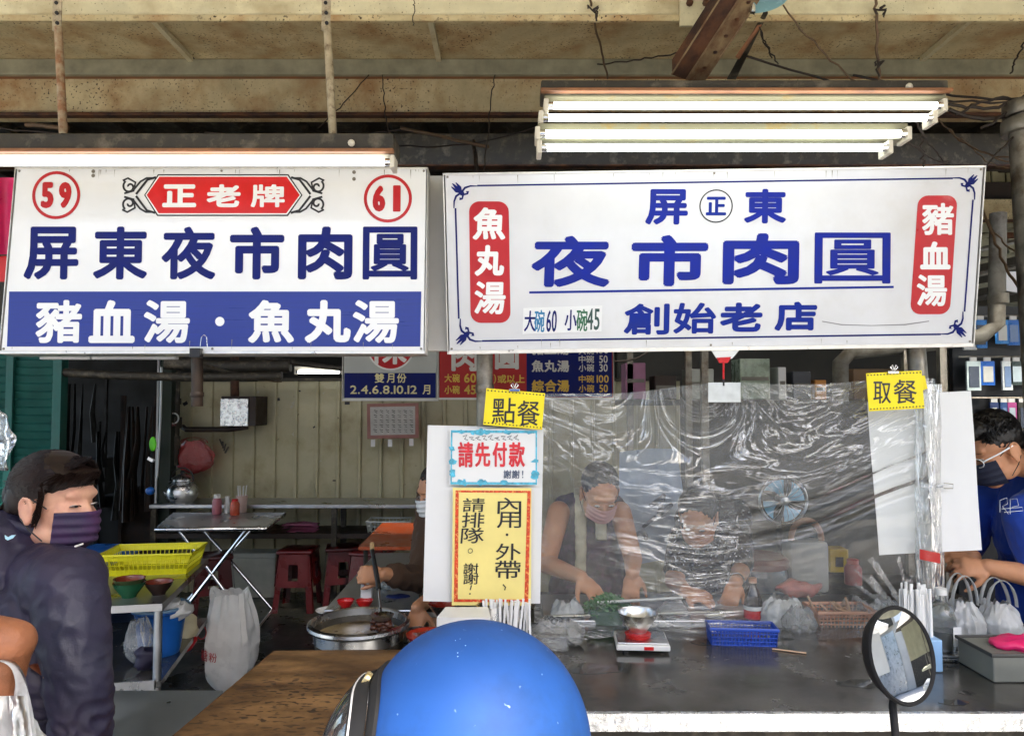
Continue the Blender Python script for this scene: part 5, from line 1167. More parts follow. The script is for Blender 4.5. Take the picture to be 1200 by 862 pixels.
beam('steel_beam', 'thin brown rail seen beyond the right sign, lower', P(1150, 0, 5.2).x - .2, 7, 5.2, 5.25, P(0, 278, 5.2).z, P(0, 272, 5.2).z, rust, None, 0, 'beams beyond the right sign')
beam('steel_beam', 'dark rafter band right below the tangled wires', P(1110, 0, 4.6).x - .3, 7, 4.6, 4.7, P(0, 192, 4.6).z, P(0, 180, 4.6).z, dirty_beam, None, 0, 'beams beyond the right sign')
t = thing('translucent_panels', 'row of pale corrugated wall panels beyond the right sign', 'wall', (4, 6.0, 2)); 
for k in range(9):
    a = P(1140 + k * 17, 0, 6.0).x; MB().bx(a, a + .105, 6.0, 6.02, P(0, 300, 6.0).z, P(0, 200, 6.0).z, .004).build('panel', panel_t, t)
for k in range(7):
    a = P(1120, 285 + k * 14, 5.0 + .1 * k); b = P(1215, 262 + k * 15, 5.4); q = MB(); q.tube([a, b], .02, 6)
    tag(q.build('roof_batten', galv if k % 2 else grey_beam, smooth=50), ['topmost', 'second', 'third', 'fourth', 'fifth', 'sixth', 'lowest'][k] + ' slanting grey batten between the right sign and the right post', 'batten', 'slanting battens right of the sign')
t = thing('white_awning_piece', 'bright white torn panel piece beside the far right post', 'panel', P(1190, 330, 4.8))
q = MB(); q.prism([P(1173, 318, 4.7), P(1200, 318, 4.7), P(1200, 344, 4.7), P(1178, 340, 4.7)], (0, .02, 0)); q.build('piece', white, t)
t = thing('inner_tube_lamp', 'row of small lit bulbs behind the lower right corner of the sign', 'light', P(1145, 384, 4.9)); 
for k in range(4): q = MB(); q.ell(P(1138 + k * 6, 386 - (k % 2), 4.6), (.02, .02, .016), u=12, v=8); q.build('bulb', tube_cool, t, smooth=80)
MB().bx(P(1134, 0, 4.62).x, P(1162, 0, 4.62).x, 4.64, 4.68, P(0, 392, 4.62).z, P(0, 380, 4.62).z).build('fitting', white_pl, t)
# things right on the counter
a = Pz(1138, 776, ZC); t = thing('steel_tray', 'shallow steel tray holding bottle and bags at the right', 'tray', a)
MB().bx(a.x - .09, a.x + .10, a.y, a.y + .2, ZC + .001, ZC + .012, .003).build('tray', steel, t); q = MB(); q.tube([Vector((a.x + x * .095, a.y + .1 + y * .1, ZC + .016)) for x, y in ((-1, -1), (1, -1), (1, 1), (-1, 1))], .005, 6, loop=True); q.build('rim', steel, t, smooth=60)
c = Vector((a.x - .035, a.y + .09, ZC + .013)); t = thing('spray_bottle', 'clear bottle with white label standing on the steel tray', 'bottle', c)
q = MB(); q.lathe([(.001, 0), (.04, 0), (.042, .03), (.042, .10), (.03, .135), (.016, .15), (.016, .17), (.001, .17)], c, seg=24); q.build('bottle', glass_m, t, smooth=40)
q = MB(); q.lathe([(.036, .003), (.038, .06), (.001, .061)], c, seg=20); q.build('liquid', mat('cloudy_liquid', (.6, .6, .58), .3), t, smooth=40)
q = MB(); q.lathe([(.018, .17), (.018, .19), (.001, .195)], c, seg=16); q.build('cap', white_pl, t, smooth=40); q = MB(); q.bx(c.x + .01, c.x + .035, c.y - .046, c.y - .044, c.z + .02, c.z + .08); q.build('label', paper, t)
bag('carrier_bag', 'white handled carrier bag leaning behind the clear bottle', Vector((a.x + .055, a.y + .13, ZC + .013)), .13, .11, .14, bag_w, 41, True, .10, neck=.45, group='carrier bags on the counter')
b = Pz(1180, 762, ZC); bag('carrier_bag', 'white handled carrier bag farthest right on the counter', b + Vector((.01, .05, .001)), .15, .12, .14, bag_w, 47, True, .09, neck=.45, group='carrier bags on the counter')
a = Pz(1200, 800, ZC); t = thing('grey_tub', 'open grey tub with pink wrap at the right edge of the counter', 'tub', a)
MB().bx(a.x - .085, a.x + .2, a.y, a.y + .17, ZC + .001, ZC + .075, .004).build('tub', grey_pl, t); q = MB(); q.tube([Vector((a.x + x, a.y + y, ZC + .077)) for x, y in ((-.088, 0), (.2, 0), (.2, .17), (-.088, .17))], .006, 6, loop=True); q.build('rim', mat('dark_grey_rim', C('3c3c3a'), .5), t, smooth=60)
q = MB(); q.ell(Vector((a.x + .05, a.y + .08, ZC + .085)), (.09, .06, .02))
for v in q.bm.verts: v.co += Vector((1, 1, 1)) * .012 * noise.noise(v.co * 40)
q.build('pink_wrap', pink_pl, t, smooth=60)
a = Pz(1088, 788, ZC); t = thing('chopstick_caddy', 'pale blue caddy stuffed with paper wrapped chopsticks behind the round mirror', 'caddy', a)
MB().bx(a.x - .055, a.x + .045, a.y, a.y + .08, ZC + .001, ZC + .095, .004).build('box', mat('pale_blue_caddy', C('8db4dc'), .4), t)
for k in range(34):
    p = Vector((a.x - .05 + .085 * rr.random(), a.y + .01 + .06 * rr.random(), ZC + .15 + rr.uniform(-.01, .03))); q = MB(); q.box(p, (.008, .004, .15), rot=(rr.uniform(-.06, .06), rr.uniform(-.08, .08), rr.uniform(0, 1))); q.build('chopstick_packet', paper, t)
# ================================================================ CLING FILM
t = thing('cling_film', 'large crinkled sheet of clear cling film stretched between the two posts', 'film', P(850, 745, 2.50))
FA, FB_ = 626, 1100
def fwr(u, v):
    F_ = v + .8 * (u - .47) ** 2; top = 1 / (1 + math.exp((F_ - .42) * 22))
    mid = math.exp(-((u - .36) / .13) ** 2) * max(0, min(1, (v - .38) * 7)) * .95  # middle patch where the painted white glare streaks are strongest
    bot = max(0, (v - .86) / .14) * .6; side = math.exp(-(u / .03) ** 2) * .5
    return min(1, .10 + .9 * top + mid + bot + side) * (.75 + .5 * noise.noise(Vector((u * 4, v * 4, 7))))
def film(u, v):
    px = FA + (FB_ - FA) * u
    topy = 462 - 14 * min(1, u / .45) - 6 * max(0, (u - .45) / .55) + 5 * sin(u * pi * 2.2) ** 2
    boty = 748 + 3 * sin(u * 20)
    py = topy + (boty - topy) * v
    p = P(px, py, 2.52)
    d = 0
    # folds fan out from the two hanging points
    for (ax, ay, k) in ((.47, -.03, 30), (.02, .0, 22), (.99, .02, 26)):
        dx = (u - ax) * 1.5; dy = v - ay; r = sqrt(dx * dx + dy * dy) + .02; an = math.atan2(dy, dx)
        d += .010 * noise.noise(Vector((an * k / 4, r * 1.2, ax * 9))) * math.exp(-r * 1.9) * min(1, r * 6)
    d += .006 * (1 - abs(noise.noise(Vector((u * 5 + 1.5 * v, v * 9 - 2 * u, 1.3)))) * 2)
    d += .0030 * noise.noise(Vector((u * 7, v * 38, 4.0))) * max(0, v - .25) * 1.6
    d += .0009 * noise.noise(Vector((u * 40 + 9 * v, v * 22 - 7 * u, 9.0)))
    d += .0035 * noise.noise(Vector((u * 4, v * 75 + 3 * noise.noise(Vector((u * 5, v * 5, 0))), 6.0))) * math.exp(-((u - .36) / .14) ** 2) * min(1, max(0, (v - .42) * 6))
    d *= .25 + .75 * min(1, fwr(u, v))
    # swagged diagonal creases at the right
    e = v - (.62 - .42 * (u - .55) - .25 * (u - .55) ** 2)
    if u > .5: d -= .012 * math.exp(-(e / .022) ** 2) + .009 * math.exp(-((e + .10) / .018) ** 2)
    p.y += -d + .02 * (v - .5) ** 2
    if u > .985: p.y += (u - .985) * 1.5
    return p
NU, NV = 260, 170
q = MB(); q.grid(film, NU, NV); fo = q.build('film_sheet', wrap_m, t, smooth=180)
fl = []; ws = []
for j in range(NV + 1):
    for i in range(NU + 1):
        u = i / NU; v = j / NV; Ff = v + .8 * (u - .47) ** 2; r_ = sqrt(((u - .47) * 1.5) ** 2 + v * v)
        an = math.atan2(v + .03, (u - .47) * 1.5)
        k = math.exp(-(r_ / .22) ** 2)          # near the tape the creases radiate
        fl += [u * 1.35 * (.55 if v < .45 else .35) * (1 - k) + k * r_ * .8, (Ff * .87 * 2.4) * (1 - k) + k * an * .9, 0]
        ws.append(fwr(u, v))
a_ = fo.data.attributes.new('flow', 'FLOAT_VECTOR', 'POINT'); a_.data.foreach_set('vector', fl)
a_ = fo.data.attributes.new('wr', 'FLOAT', 'POINT'); a_.data.foreach_set('value', ws)
q = MB(); q.grid(lambda u, v: P(1070 + 34 * u, 450 + 290 * v, 2.53 - .045 * sin(u * pi) + .006 * noise.noise(Vector((u * 6, v * 9, 2)))) + Vector((.012 * v, 0, 0)), 16, 90); q.build('wrapped_end', wrap_end, t, smooth=180)
q = MB(); q.grid(lambda u, v: P(1078 + 24 * u, 643 + 12 * v + 5 * u, 2.478 - .01 * sin(u * pi)) , 8, 3); q.build('red_tape', mat('red_tape', C('c02a26'), .4), t, smooth=60)
for k in range(26):      # loose bunched film fanning out at the foot of the right post
    a = P(1070 + rr.uniform(-4, 12), 700 + rr.uniform(-10, 10), 2.47); b = P(1030 + rr.uniform(-35, 60), 690 + rr.uniform(-40, 50), 2.46 + rr.uniform(-.02, .03)); c_ = P(1075 + rr.uniform(-6, 14), 742, 2.48)
    s = Vector((.006, 0, .004)); q = MB(); q._q([c_, c_ + s, b + s * rr.uniform(1, 3), b], [(0, 1, 2, 3)]); q.build('film_strand', wrap_end, t, fixn=False)
t = thing('tape_patch', 'whitish tape patch holding up the film under the red hook', 'tape', P(848, 470, 2.48))
q = MB(); q.grid(lambda u, v: P(830 + 38 * u, 448 + 23 * v, 2.494 + .002 * noise.noise(Vector((u * 3, v * 3, 0)))), 8, 6); q.build('tape', mat('frosted_tape', (.62, .64, .64), .4, var=.1, scale=20), t, smooth=60)
# ================================================================ PEOPLE
def head_prims(q, M, s=1.0, ears=True, nose=True, neck=.13, neckdir=(0, .35, -1)):
    R = M.to_3x3(); T = lambda x, y, z: M @ (Vector((x, y, z)) * s)
    def E(c, r, e=None): q.ell(T(*c), [k * s for k in r], R @ (e or Matrix.Identity(3)), 24, 16)
    E((0, .014, .035), (.074, .092, .083)); E((0, -.028, -.025), (.060, .060, .085)); E((0, -.052, -.090), (.034, .034, .028))
    for x in (-1, 1):
        E((x * .034, -.054, -.028), (.028, .028, .030)); E((x * .040, -.015, -.070), (.026, .045, .030))
        if ears:
            E((x * .074, .012, -.012), (.010, .017, .031), Euler((.15, 0, x * -.35)).to_matrix()); 
            q.tube([T(x * (.080 + .006 * sin(a)), .014 + .019 * cos(a), -.008 + .030 * sin(a)) for a in [i * 2 * pi / 14 for i in range(14)]], .0042 * s, 6, loop=True)
            E((x * .079, .006, -.036), (.007, .010, .012))
    if nose: q.capsule(T(0, -.080, .012), T(0, -.102, -.026), .008 * s, .012 * s); [E((x * .012, -.094, -.030), (.009, .010, .008)) for x in (-1, 1)]
    E((0, -.067, .034), (.050, .017, .018)); E((0, -.082, -.060), (.022, .012, .006)); E((0, -.079, -.070), (.018, .012, .006))
    nd = Vector(neckdir).normalized() * neck * s
    a = M @ (Vector((0, .02, -.05)) * s); q.capsule(a, a + R @ nd, .052 * s, .056 * s)
    return T
def hand_prims(q, M, s=1.0, curl=.5, side=1, spread=.1, thumb=.5, curls=None):
    """wrist at the origin, fingers along +X, palm down (-Z), thumb on the +Y*side edge"""
    R = M.to_3x3(); T = lambda v: M @ (Vector(v) * s)
    q.ell(T((.045, 0, 0)), [.050 * s, .038 * s, .014 * s], R, 18, 10); q.ell(T((.07, 0, .002)), [.026 * s, .040 * s, .012 * s], R, 18, 10)
    q.ell(T((.035, .022 * side, -.006)), [.032 * s, .018 * s, .014 * s], R @ Euler((0, 0, .3 * side)).to_matrix(), 16, 10)
    for k, (y, L) in enumerate(((.029, .072), (.010, .080), (-.010, .075), (-.028, .060))):
        p = Vector((.083 - abs(k - 1.3) * .004, y * side, .002)); a = 0; dr = spread * (1.5 - k) * side; cu = curls[k] if curls else curl * (1 + .08 * k)
        for j, (f, r0, r1) in enumerate(((.45, .0095, .0085), (.30, .0085, .0078), (.25, .0078, .0062))):
            a += cu * (.8 if j == 0 else 1.0)
            d = Vector((cos(a) * cos(dr), sin(dr), -sin(a))); n = p + d * L * f
            q.capsule(T(p), T(n), r0 * s, r1 * s, 10); p = n
    p = Vector((.018, .030 * side, -.004)); a = 0
    for (L, r0, r1, yaw) in ((.036, .013, .011, 1.0), (.028, .0105, .009, .65), (.022, .009, .007, .4)):
        yw = yaw * (1 - thumb * .5); d = Vector((cos(yw), sin(yw) * side, -.35 - thumb * .5)).normalized(); n = p + d * L; q.capsule(T(p), T(n), r0 * s, r1 * s, 10); p = n
def frame(loc, fwd, up=(0, 0, 1)):
    """matrix whose -Y looks along fwd"""
    y = -Vector(fwd).normalized(); z = Vector(up); x = y.cross(z).normalized(); z = x.cross(y).normalized()
    return Matrix(((x.x, y.x, z.x, loc[0]), (x.y, y.y, z.y, loc[1]), (x.z, y.z, z.z, loc[2]), (0, 0, 0, 1)))
def hframe(loc, xdir, zdir):
    x = Vector(xdir).normalized(); z = Vector(zdir); y = z.cross(x).normalized(); z = x.cross(y).normalized()
    return Matrix(((x.x, y.x, z.x, loc[0]), (x.y, y.y, z.y, loc[1]), (x.z, y.z, z.z, loc[2]), (0, 0, 0, 1)))
def cap_chain(q, pts, rs, seg=18):
    for i in range(len(pts) - 1): q.capsule(pts[i], pts[i + 1], rs[i], rs[i + 1], seg)
def wrinkle(a, f, st=(1, 1, 1), seed=0):
    return lambda p: a * (1 - 2 * abs(noise.noise(Vector((p.x * f * st[0] + seed, p.y * f * st[1], p.z * f * st[2]))))) + a * .5 * noise.noise(Vector((p.x * f * 2.3, p.y * f * 2.3 + seed, p.z * f * 2.3)))
def mask_mesh(M, s, m, t, strapm=None, name='face_mask', up=.004, pleats=True):
    q = MB(); R = M.to_3x3()
    def fn(u, v):
        a = (u - .5) * 2.0; z = up - .098 * v + .006 * sin(v * 9) * 0
        bulge = .0925 + .018 * math.exp(-(a / .5) ** 2) * (1 - abs(v - .45) * 1.1) + (.0022 * sin(v * 28) if pleats else 0)
        if v > .78: bulge -= (v - .78) * .12
        x = sin(a) * bulge * .86; y = -cos(a) * bulge * 1.04 - .006
        return M @ (Vector((x, y, z + .010 * cos(a) - .006)) * s)
    q.grid(fn, 30, 24); q.grid(lambda u, v: fn(u, v) - R @ Vector((0, -.0012, 0)), 30, 24); q.build(name, m, t, smooth=70)
    for sx in (-1, 1):
        q = MB(); T = lambda x, y, z: M @ (Vector((x * sx, y, z)) * s)
        q.tube([T(.072, -.040, .0), T(.080, -.008, .016), T(.083, .014, .026)], .0015 * s, 6); q.tube([T(.070, -.036, -.078), T(.078, -.002, -.055), T(.084, .022, -.030)], .0015 * s, 6)
        q.build('ear_loop', strapm or black_pl, t, smooth=60)
def eyes(M, s, t, narrow=.16, brow=True):
    R = M.to_3x3()
    for sx in (-1, 1):
        T = lambda x, y, z: M @ (Vector((x * sx, y, z)) * s)
        q = MB(); q.ell(T(.031, -.079, .008), [.0125 * s, .006 * s, .0125 * narrow * s], R, 14, 10); q.build('eye', mat('eye_white', (.55, .50, .46), .25, var=0), t, smooth=80)
        q = MB(); q.ell(T(.031, -.0845, .0075), [.0055 * s, .0035 * s, .0052 * (narrow + .25) * s], R, 12, 8); q.build('iris', black_ink, t, smooth=80)
        q = MB(); q.tube([T(.018, -.086, .007), T(.026, -.0885, .0125 * (.6 + narrow)), T(.036, -.086, .0125 * (.6 + narrow)), T(.046, -.078, .006)], .0011 * s, 6); q.build('eyelid_line', hair_b, t, smooth=60)
        if not brow: continue
        q = MB(); q.tube([T(.015, -.0875, .030), T(.028, -.0885, .035), T(.047, -.0745, .030)], [.0010 * s, .0016 * s, .0006 * s], 6, flat=.6); q.build('eyebrow', hair_m, t, smooth=60)
def strands(t, M, s, roots, m, n, r=.0012, seed=1, name='hair_strands'):
    rg = random.Random(seed); q = MB()
    for k in range(n):
        pts = roots(rg); q.tube([M @ (Vector(p) * s) for p in pts], [r * s] * (len(pts) - 1) + [r * s * .2], 3)
    return q.build(name, m, t, smooth=80, kind='stuff', fixn=False)
# ---------------------------------------------------------------- the customer at the left
hc = P(68, 590, 1.66); ang = radians(-14)
Mh = frame(hc, (cos(ang), sin(ang), -.10), (.03, .02, 1)) @ Matrix.Scale(.885, 4); s = 1.0
t = thing('person', 'customer in a dark plum jacket and purple mask, hair tied back, looking right', 'person', (hc.x - .05, 1.66, 0))
HG = Vector((hc.x - .095, 1.70, 0))
q = MB(); T = head_prims(q, Mh, s, neckdir=(0, .55, -1), neck=.12)
shR = P(82, 697, 1.50); elR = P(92, 800, 1.47); wrR = P(100, 915, 1.50); shL = Vector((-1.16, 1.84, shR.z)); elL = shL + Vector((-.03, .06, -.27)); wrL = elL + Vector((.02, -.02, -.24))
cap_chain(q, [shR, elR, wrR], [.045, .038, .026]); cap_chain(q, [shL, elL, wrL], [.045, .038, .026])
q.ell(HG + Vector((-.01, -.02, 1.12)), (.10, .17, .22)); q.ell(HG + Vector((-.02, -.02, .88)), (.11, .15, .2))
hand_prims(q, hframe(wrR, (.25, .1, -1), (0, 1, 0)), 1, .35, 1); hand_prims(q, hframe(wrL, (.2, -.1, -1), (0, 1, 0)), 1, .4, -1)
for sy in (-1, 1): cap_chain(q, [HG + Vector((-.02, sy * .08 - .02, .86)), HG + Vector((0, sy * .09 - .02, .46)), HG + Vector((-.03, sy * .09 - .02, .09))], [.085, .055, .038]); q.capsule(HG + Vector((-.04, sy * .09 - .02, .035)), HG + Vector((.12, sy * .1 - .02, .03)), .033, .028)
b = remesh(q, .0042, 6); b.build('body', skin_w, t, smooth=180)
# jacket
q = MB(); q.ell(HG + Vector((-.01, -.02, 1.13)), (.135, .205, .235)); q.ell(HG + Vector((-.02, -.02, .92)), (.15, .19, .24)); q.ell(HG + Vector((-.02, -.02, .75)), (.155, .19, .12))
for (a, b_, c_) in ((shR, elR, wrR), (shL, elL, wrL)):
    a2 = a + Vector((-.03, .05 if a is shR else -.05, .02)); cap_chain(q, [a2, a, b_, c_ + (b_ - c_) * .15], [.066, .068, .056, .044], 22)
nb = Mh @ Vector((0, .065, -.115)); cap_chain(q, [nb + Vector((-.01, 0, -.05)), nb + Vector((.002, 0, .012))], [.085, .066], 22)
q.capsule(HG + Vector((-.02, -.12, 1.265)), HG + Vector((-.02, .10, 1.265)), .06, .06); q.capsule(nb + Vector((-.01, 0, -.06)), shR + Vector((-.012, .01, .012)), .075, .074); q.capsule(nb + Vector((-.03, 0, -.09)), shL + Vector((0, 0, .0)), .075, .07); q.capsule(shR + Vector((-.10, .05, -.06)), elR + Vector((-.10, .06, 0)), .085, .085)
fold = wrinkle(.0038, 9, (1, 1, 1.5), 3); fine0 = wrinkle(.0060, 22, (1.6, .8, 1.5), 8); fine = lambda p: fine0(Vector((p.x + .35 * p.z, p.y, p.z))) * (.35 + .65 * max(0, min(1, (1.22 - p.z) / .25)))
b = remesh(q, .0055, 3, lambda p: fold(p) + fine(p) + .0)
for v in b.bm.verts:      # open the collar round the neck
    pass
b.build('jacket', jacket, t, smooth=180)
q = MB(); ringp = []
for i in range(26):
    a = i / 26 * 2 * pi; ringp.append(nb + Vector((.012 + .066 * cos(a), .066 * sin(a), .052 - .02 * cos(a) + .002 * sin(3 * a))))
q.tube(ringp, .0085, 8, loop=True, flat=1.5); q.build('collar', jacket, t, smooth=80)
q = MB(); q.tube([P(88, 640, 1.50) + Vector((0, 0, .0)), P(97, 637, 1.52)], .002, 6); q.build('zip_pull', white_pl, t)
# small pale blue emblem behind the shoulder
q = MB(); c = P(16, 628, 1.552); q.prism([c + Vector((-.011, -.012, .004)), c + Vector((-.004, -.013, .000)), c + Vector((.003, -.013, .004)), c + Vector((.012, -.013, .005)), c + Vector((.006, -.013, -.002)), c + Vector((-.004, -.013, -.006)), c + Vector((-.010, -.012, -.003))], (0, .002, 0)); q.build('emblem', mat('emblem_blue', C('a8d4e6'), .5), t)
q = MB(); cap_chain(q, [HG + Vector((-.02, sy * .09 - .02, z)) for sy, z in ((-1, .80), (-1, .12))], [.10, .065]); cap_chain(q, [HG + Vector((-.02, .07, .80)), HG + Vector((-.03, .07, .12))], [.10, .065])
remesh(q, .008, 2).build('trousers', black_pl, t, smooth=180)
mask_mesh(Mh, s * 1.0, mask_m, t, up=-.007); eyes(Mh, s, t, .22, False)
# hair: a cap under combed back strands, bun at the back
q = MB(); R = Mh.to_3x3(); TT = lambda x, y, z: Mh @ Vector((x, y, z))
q.ell(TT(0, .030, .046), (.0815, .092, .083), R, 28, 18); q.ell(TT(0, .085, -.005), (.066, .050, .072), R); q.ell(TT(0, .012, .056), (.0775, .088, .078), R); [q.ell(TT(x, .048, .018), (.018, .040, .045), R) for x in (-.068, .068)]; q.ell(TT(0, .09, -.06), (.045, .03, .04), R); q.ell(TT(0, .128, .008), (.036, .034, .036), R)
remesh(q, .004, 2).build('hair', hair_m, t, smooth=180)
def root(rg):
    a = rg.uniform(-1.5, 1.5); f = rg.random(); x0 = sin(a) * .080; 
    # from hairline over the skull to the bun
    y0 = -.074 + .035 * abs(a) + rg.uniform(-.012, .08); z0 = .075 + .055 * cos(a) * .8 - abs(a) * .03 + rg.uniform(-.008, .008)
    e = Vector((rg.uniform(-.02, .02), .13 + rg.uniform(-.02, .03), .01 + rg.uniform(-.03, .03))); pts = []
    for i in range(8):
        u = i / 7; p = Vector((x0, y0, z0)).lerp(e, u); c = Vector((0, .028, .040)); d = p - c
        k = max(abs(d.x) / .084, 1e-3); l = sqrt((d.x / .084) ** 2 + (d.y / .098) ** 2 + (d.z / .088) ** 2)
        if l < 1.02: p = c + d / max(l, .05) * (1.02 + .03 * rg.random())
        pts.append(p + Vector((rg.uniform(-1, 1), rg.uniform(-1, 1), rg.uniform(-1, 1))) * .0015)
    return pts
strands(t, Mh, s, root, hair_m, 3200, .0011, 4)
def root2(rg):   # fringe sweeping forward over the brow, and loose hair at the nape and by the ear
    k = rg.random()
    if k < .22:
        x = rg.uniform(-.07, .045); return [Vector((x, -.03, .118 - abs(x) * .25)), Vector((x * 1.05, -.072, .10 - abs(x) * .3)), Vector((x * 1.15 - .012, -.094 + abs(x) * .35, .084 + rg.uniform(-.008, .008))), Vector((x * 1.25 - .03, -.088 + abs(x) * .5, .066 + rg.uniform(-.014, .012)))]
    if k < .58:
        sx = rg.choice((-1, 1)); y = rg.uniform(-.042, -.025); return [Vector((sx * .076, y + .02, .06)), Vector((sx * .082, y + .005, .03)), Vector((sx * .080, y + .01, .0 - rg.random() * .02)), Vector((sx * .078, y + .02, -.02 - rg.random() * .03))]
    x = rg.uniform(-.06, .06); return [Vector((x, .10, .0)), Vector((x * 1.1, .115, -.03)), Vector((x * 1.1, .118 + rg.uniform(-.02, .02), -.06)), Vector((x, .12 + rg.uniform(-.02, .03), -.085 - rg.random() * .02))]
strands(t, Mh, s, root2, hair_m, 1100, .0011, 9)
# brown strap with buckle at her side
q = MB(); q.tube([P(28, 768, 1.53), P(42, 781, 1.445), P(58, 795, 1.44), P(70, 812, 1.47)], .009, 8, flat=.35); tag(q.build('bag_strap', mat('brown_leather', C('5a2c1c'), .4, var=.2), smooth=60), 'brown leather bag strap with buckle at the customer\'s side', 'strap')
q = MB(); q.tube([P(52, 785, 1.43), P(60, 790, 1.43), P(59, 798, 1.43), P(51, 793, 1.43)], .0018, 6, loop=True); tag(q.build('buckle', mat('brass', C('c79a55'), .3, 1), smooth=60), 'small brass buckle on the brown strap', 'buckle')
# ---------------------------------------------------------------- bare arm at the lower left edge, with carrier bag
t = thing('person', 'person at the left edge, only a bent tanned arm carrying a white bag', 'person', (-.98, 1.12, 0)); q = MB()
el = P(14, 752, 1.20); up = P(-110, 722, 1.16); wr = P(-28, 862, 1.22); 
S = Vector((up.x - .10, 1.12, 1.30))
cap_chain(q, [S, up + Vector((0, 0, -.02)), el], [.06, .046, .036]); cap_chain(q, [el, (el + wr) / 2 + Vector((.008, 0, 0)), wr], [.033, .033, .024])
hand_prims(q, hframe(wr, (-.3, .1, -1), (1, 0, 0)), 1, 1.0, 1)
Bq = Vector((S.x - .16, 1.12, 0)); q.ell(Bq + Vector((0, 0, 1.2)), (.16, .11, .25)); q.ell(Bq + Vector((0, 0, .92)), (.15, .12, .2)); q.capsule(Bq + Vector((0, 0, 1.4)), Bq + Vector((0, 0, 1.52)), .05); 
head_prims(q, frame(Bq + Vector((0, 0, 1.64)), (0, 1, -.05)), 1)
for sx in (-1, 1): cap_chain(q, [Bq + Vector((sx * .08, 0, .85)), Bq + Vector((sx * .09, .02, .46)), Bq + Vector((sx * .09, 0, .09))], [.085, .055, .038]); q.capsule(Bq + Vector((sx * .09, -.04, .035)), Bq + Vector((sx * .1, .12, .03)), .033, .028)
cap_chain(q, [Bq + Vector((-.18, 0, 1.36)), Bq + Vector((-.24, .03, 1.08)), Bq + Vector((-.2, .16, .88))], [.055, .042, .028]); hand_prims(q, hframe(Bq + Vector((-.2, .16, .88)), (.1, .5, -1), (1, 0, 0)), 1, .4, -1)
remesh(q, .005, 4, lambda p: .0012 * noise.noise(p * 30)).build('body', skin_t, t, smooth=180)
q = MB(); q.ell(Bq + Vector((0, 0, 1.2)), (.18, .13, .27)); q.ell(Bq + Vector((0, 0, .92)), (.17, .14, .22)); cap_chain(q, [Bq + Vector((.15, 0, 1.36)), S, S.lerp(up, .3)], [.075, .075, .07]); cap_chain(q, [Bq + Vector((-.13, 0, 1.36)), Bq + Vector((-.21, .01, 1.22))], [.08, .075])
remesh(q, .008, 3, wrinkle(.004, 14)).build('shirt', mat('maroon_shirt', C('4a1a2a'), .8), t, smooth=180)
q = MB(); [cap_chain(q, [Bq + Vector((sx * .08, 0, .84)), Bq + Vector((sx * .09, .02, .12))], [.10, .07]) for sx in (-1, 1)]; remesh(q, .01, 2).build('trousers', black_pl, t, smooth=180)
q = MB(); q.ell(Bq + Vector((0, -.02, 1.69)), (.085, .10, .09)); q.build('hair', hair_b, t, smooth=80)
bc = P(8, 990, 1.2); t2 = bag('carrier_bag', 'white translucent carrier bag hanging from the bent tanned arm', bc, .15, .11, .19, bag_w, 61, False, neck=.35)
hk = (el + wr) / 2 + Vector((.0, 0, .05))
for s_ in (-1, 1):
    q = MB(); q.grid(lambda u, v: bez(P(-14, 776, 1.165 + .06 * (s_ > 0)), P(30, 760, 1.17 + .06 * (s_ > 0)), P(34, 815, 1.18 + .04 * (s_ > 0)), P(14 + 30 * s_ * 0, 905, 1.2), 20)[min(20, int(u * 20))] + Vector(((v - .5) * (.006 + .085 * u ** 2.2), .006 * sin(v * 9 + u * 3), 0)), 20, 12); q.build('handle', bag_w, t2, smooth=80)
q = MB(); q.grid(lambda u, v: P(-20 + 66 * u + (6 - 20 * u) * (1 - v), 815 + 110 * v, 1.14 + .03 * sin(u * 7) * .5 + .012 * noise.noise(Vector((u * 6, v * 3, 3)))), 30, 24); q.build('bag_front', bag_w, t2, smooth=80)
# ---------------------------------------------------------------- the stirring cook (mostly behind the white board)
hc = P(513, 577, 3.37); Mh = frame(hc, (-.70, -.50, -.30)); t = thing('person', 'cook in brown long sleeves stirring the pan, half hidden by the white board', 'person', (hc.x + .05, 3.45, 0))
q = MB(); head_prims(q, Mh, 1); sh = P(503, 640, 3.30); el = P(492, 678, 3.15); wr = P(449, 672, 2.98)
B0 = Vector((hc.x + .10, 3.5, 0)); q.ell(B0 + Vector((0, 0, 1.0)), (.17, .12, .24)); q.ell(B0 + Vector((0, 0, .8)), (.16, .13, .2)); cap_chain(q, [sh, el, wr], [.05, .04, .027])
hd = P(440, 673, 2.95); Hm = hframe(wr, (-1, -.35, .05), (.3, -.9, .3)); hand_prims(q, Hm, .95, 1.15, 1, .02, 1)
wr2 = P(489, 712, 2.80); el2 = P(520, 690, 3.1); sh2 = P(540, 650, 3.4); cap_chain(q, [sh2, el2, wr2], [.05, .038, .025]); hand_prims(q, hframe(wr2, (-.1, -.3, -1), (-.3, -1, 0)), .95, .5, 1)
for sx in (-1, 1): cap_chain(q, [B0 + Vector((sx * .08, 0, .72)), B0 + Vector((sx * .09, .0, .40)), B0 + Vector((sx * .09, 0, .08))], [.08, .055, .038]); q.capsule(B0 + Vector((sx * .09, .04, .035)), B0 + Vector((sx * .1, -.12, .03)), .033, .028)
remesh(q, .005, 3).build('body', skin_m, t, smooth=180)
q = MB(); q.ell(B0 + Vector((0, 0, 1.02)), (.20, .15, .25)); q.ell(B0 + Vector((0, 0, .8)), (.19, .16, .24)); q.capsule(B0 + Vector((-.12, 0, 1.16)), B0 + Vector((.12, 0, 1.16)), .09)
cap_chain(q, [B0 + Vector((-.12, -.02, 1.16)), sh, el, el.lerp(wr, .72)], [.085, .075, .056, .045]); cap_chain(q, [sh2, el2, el2.lerp(wr2, .4)], [.075, .058, .048])
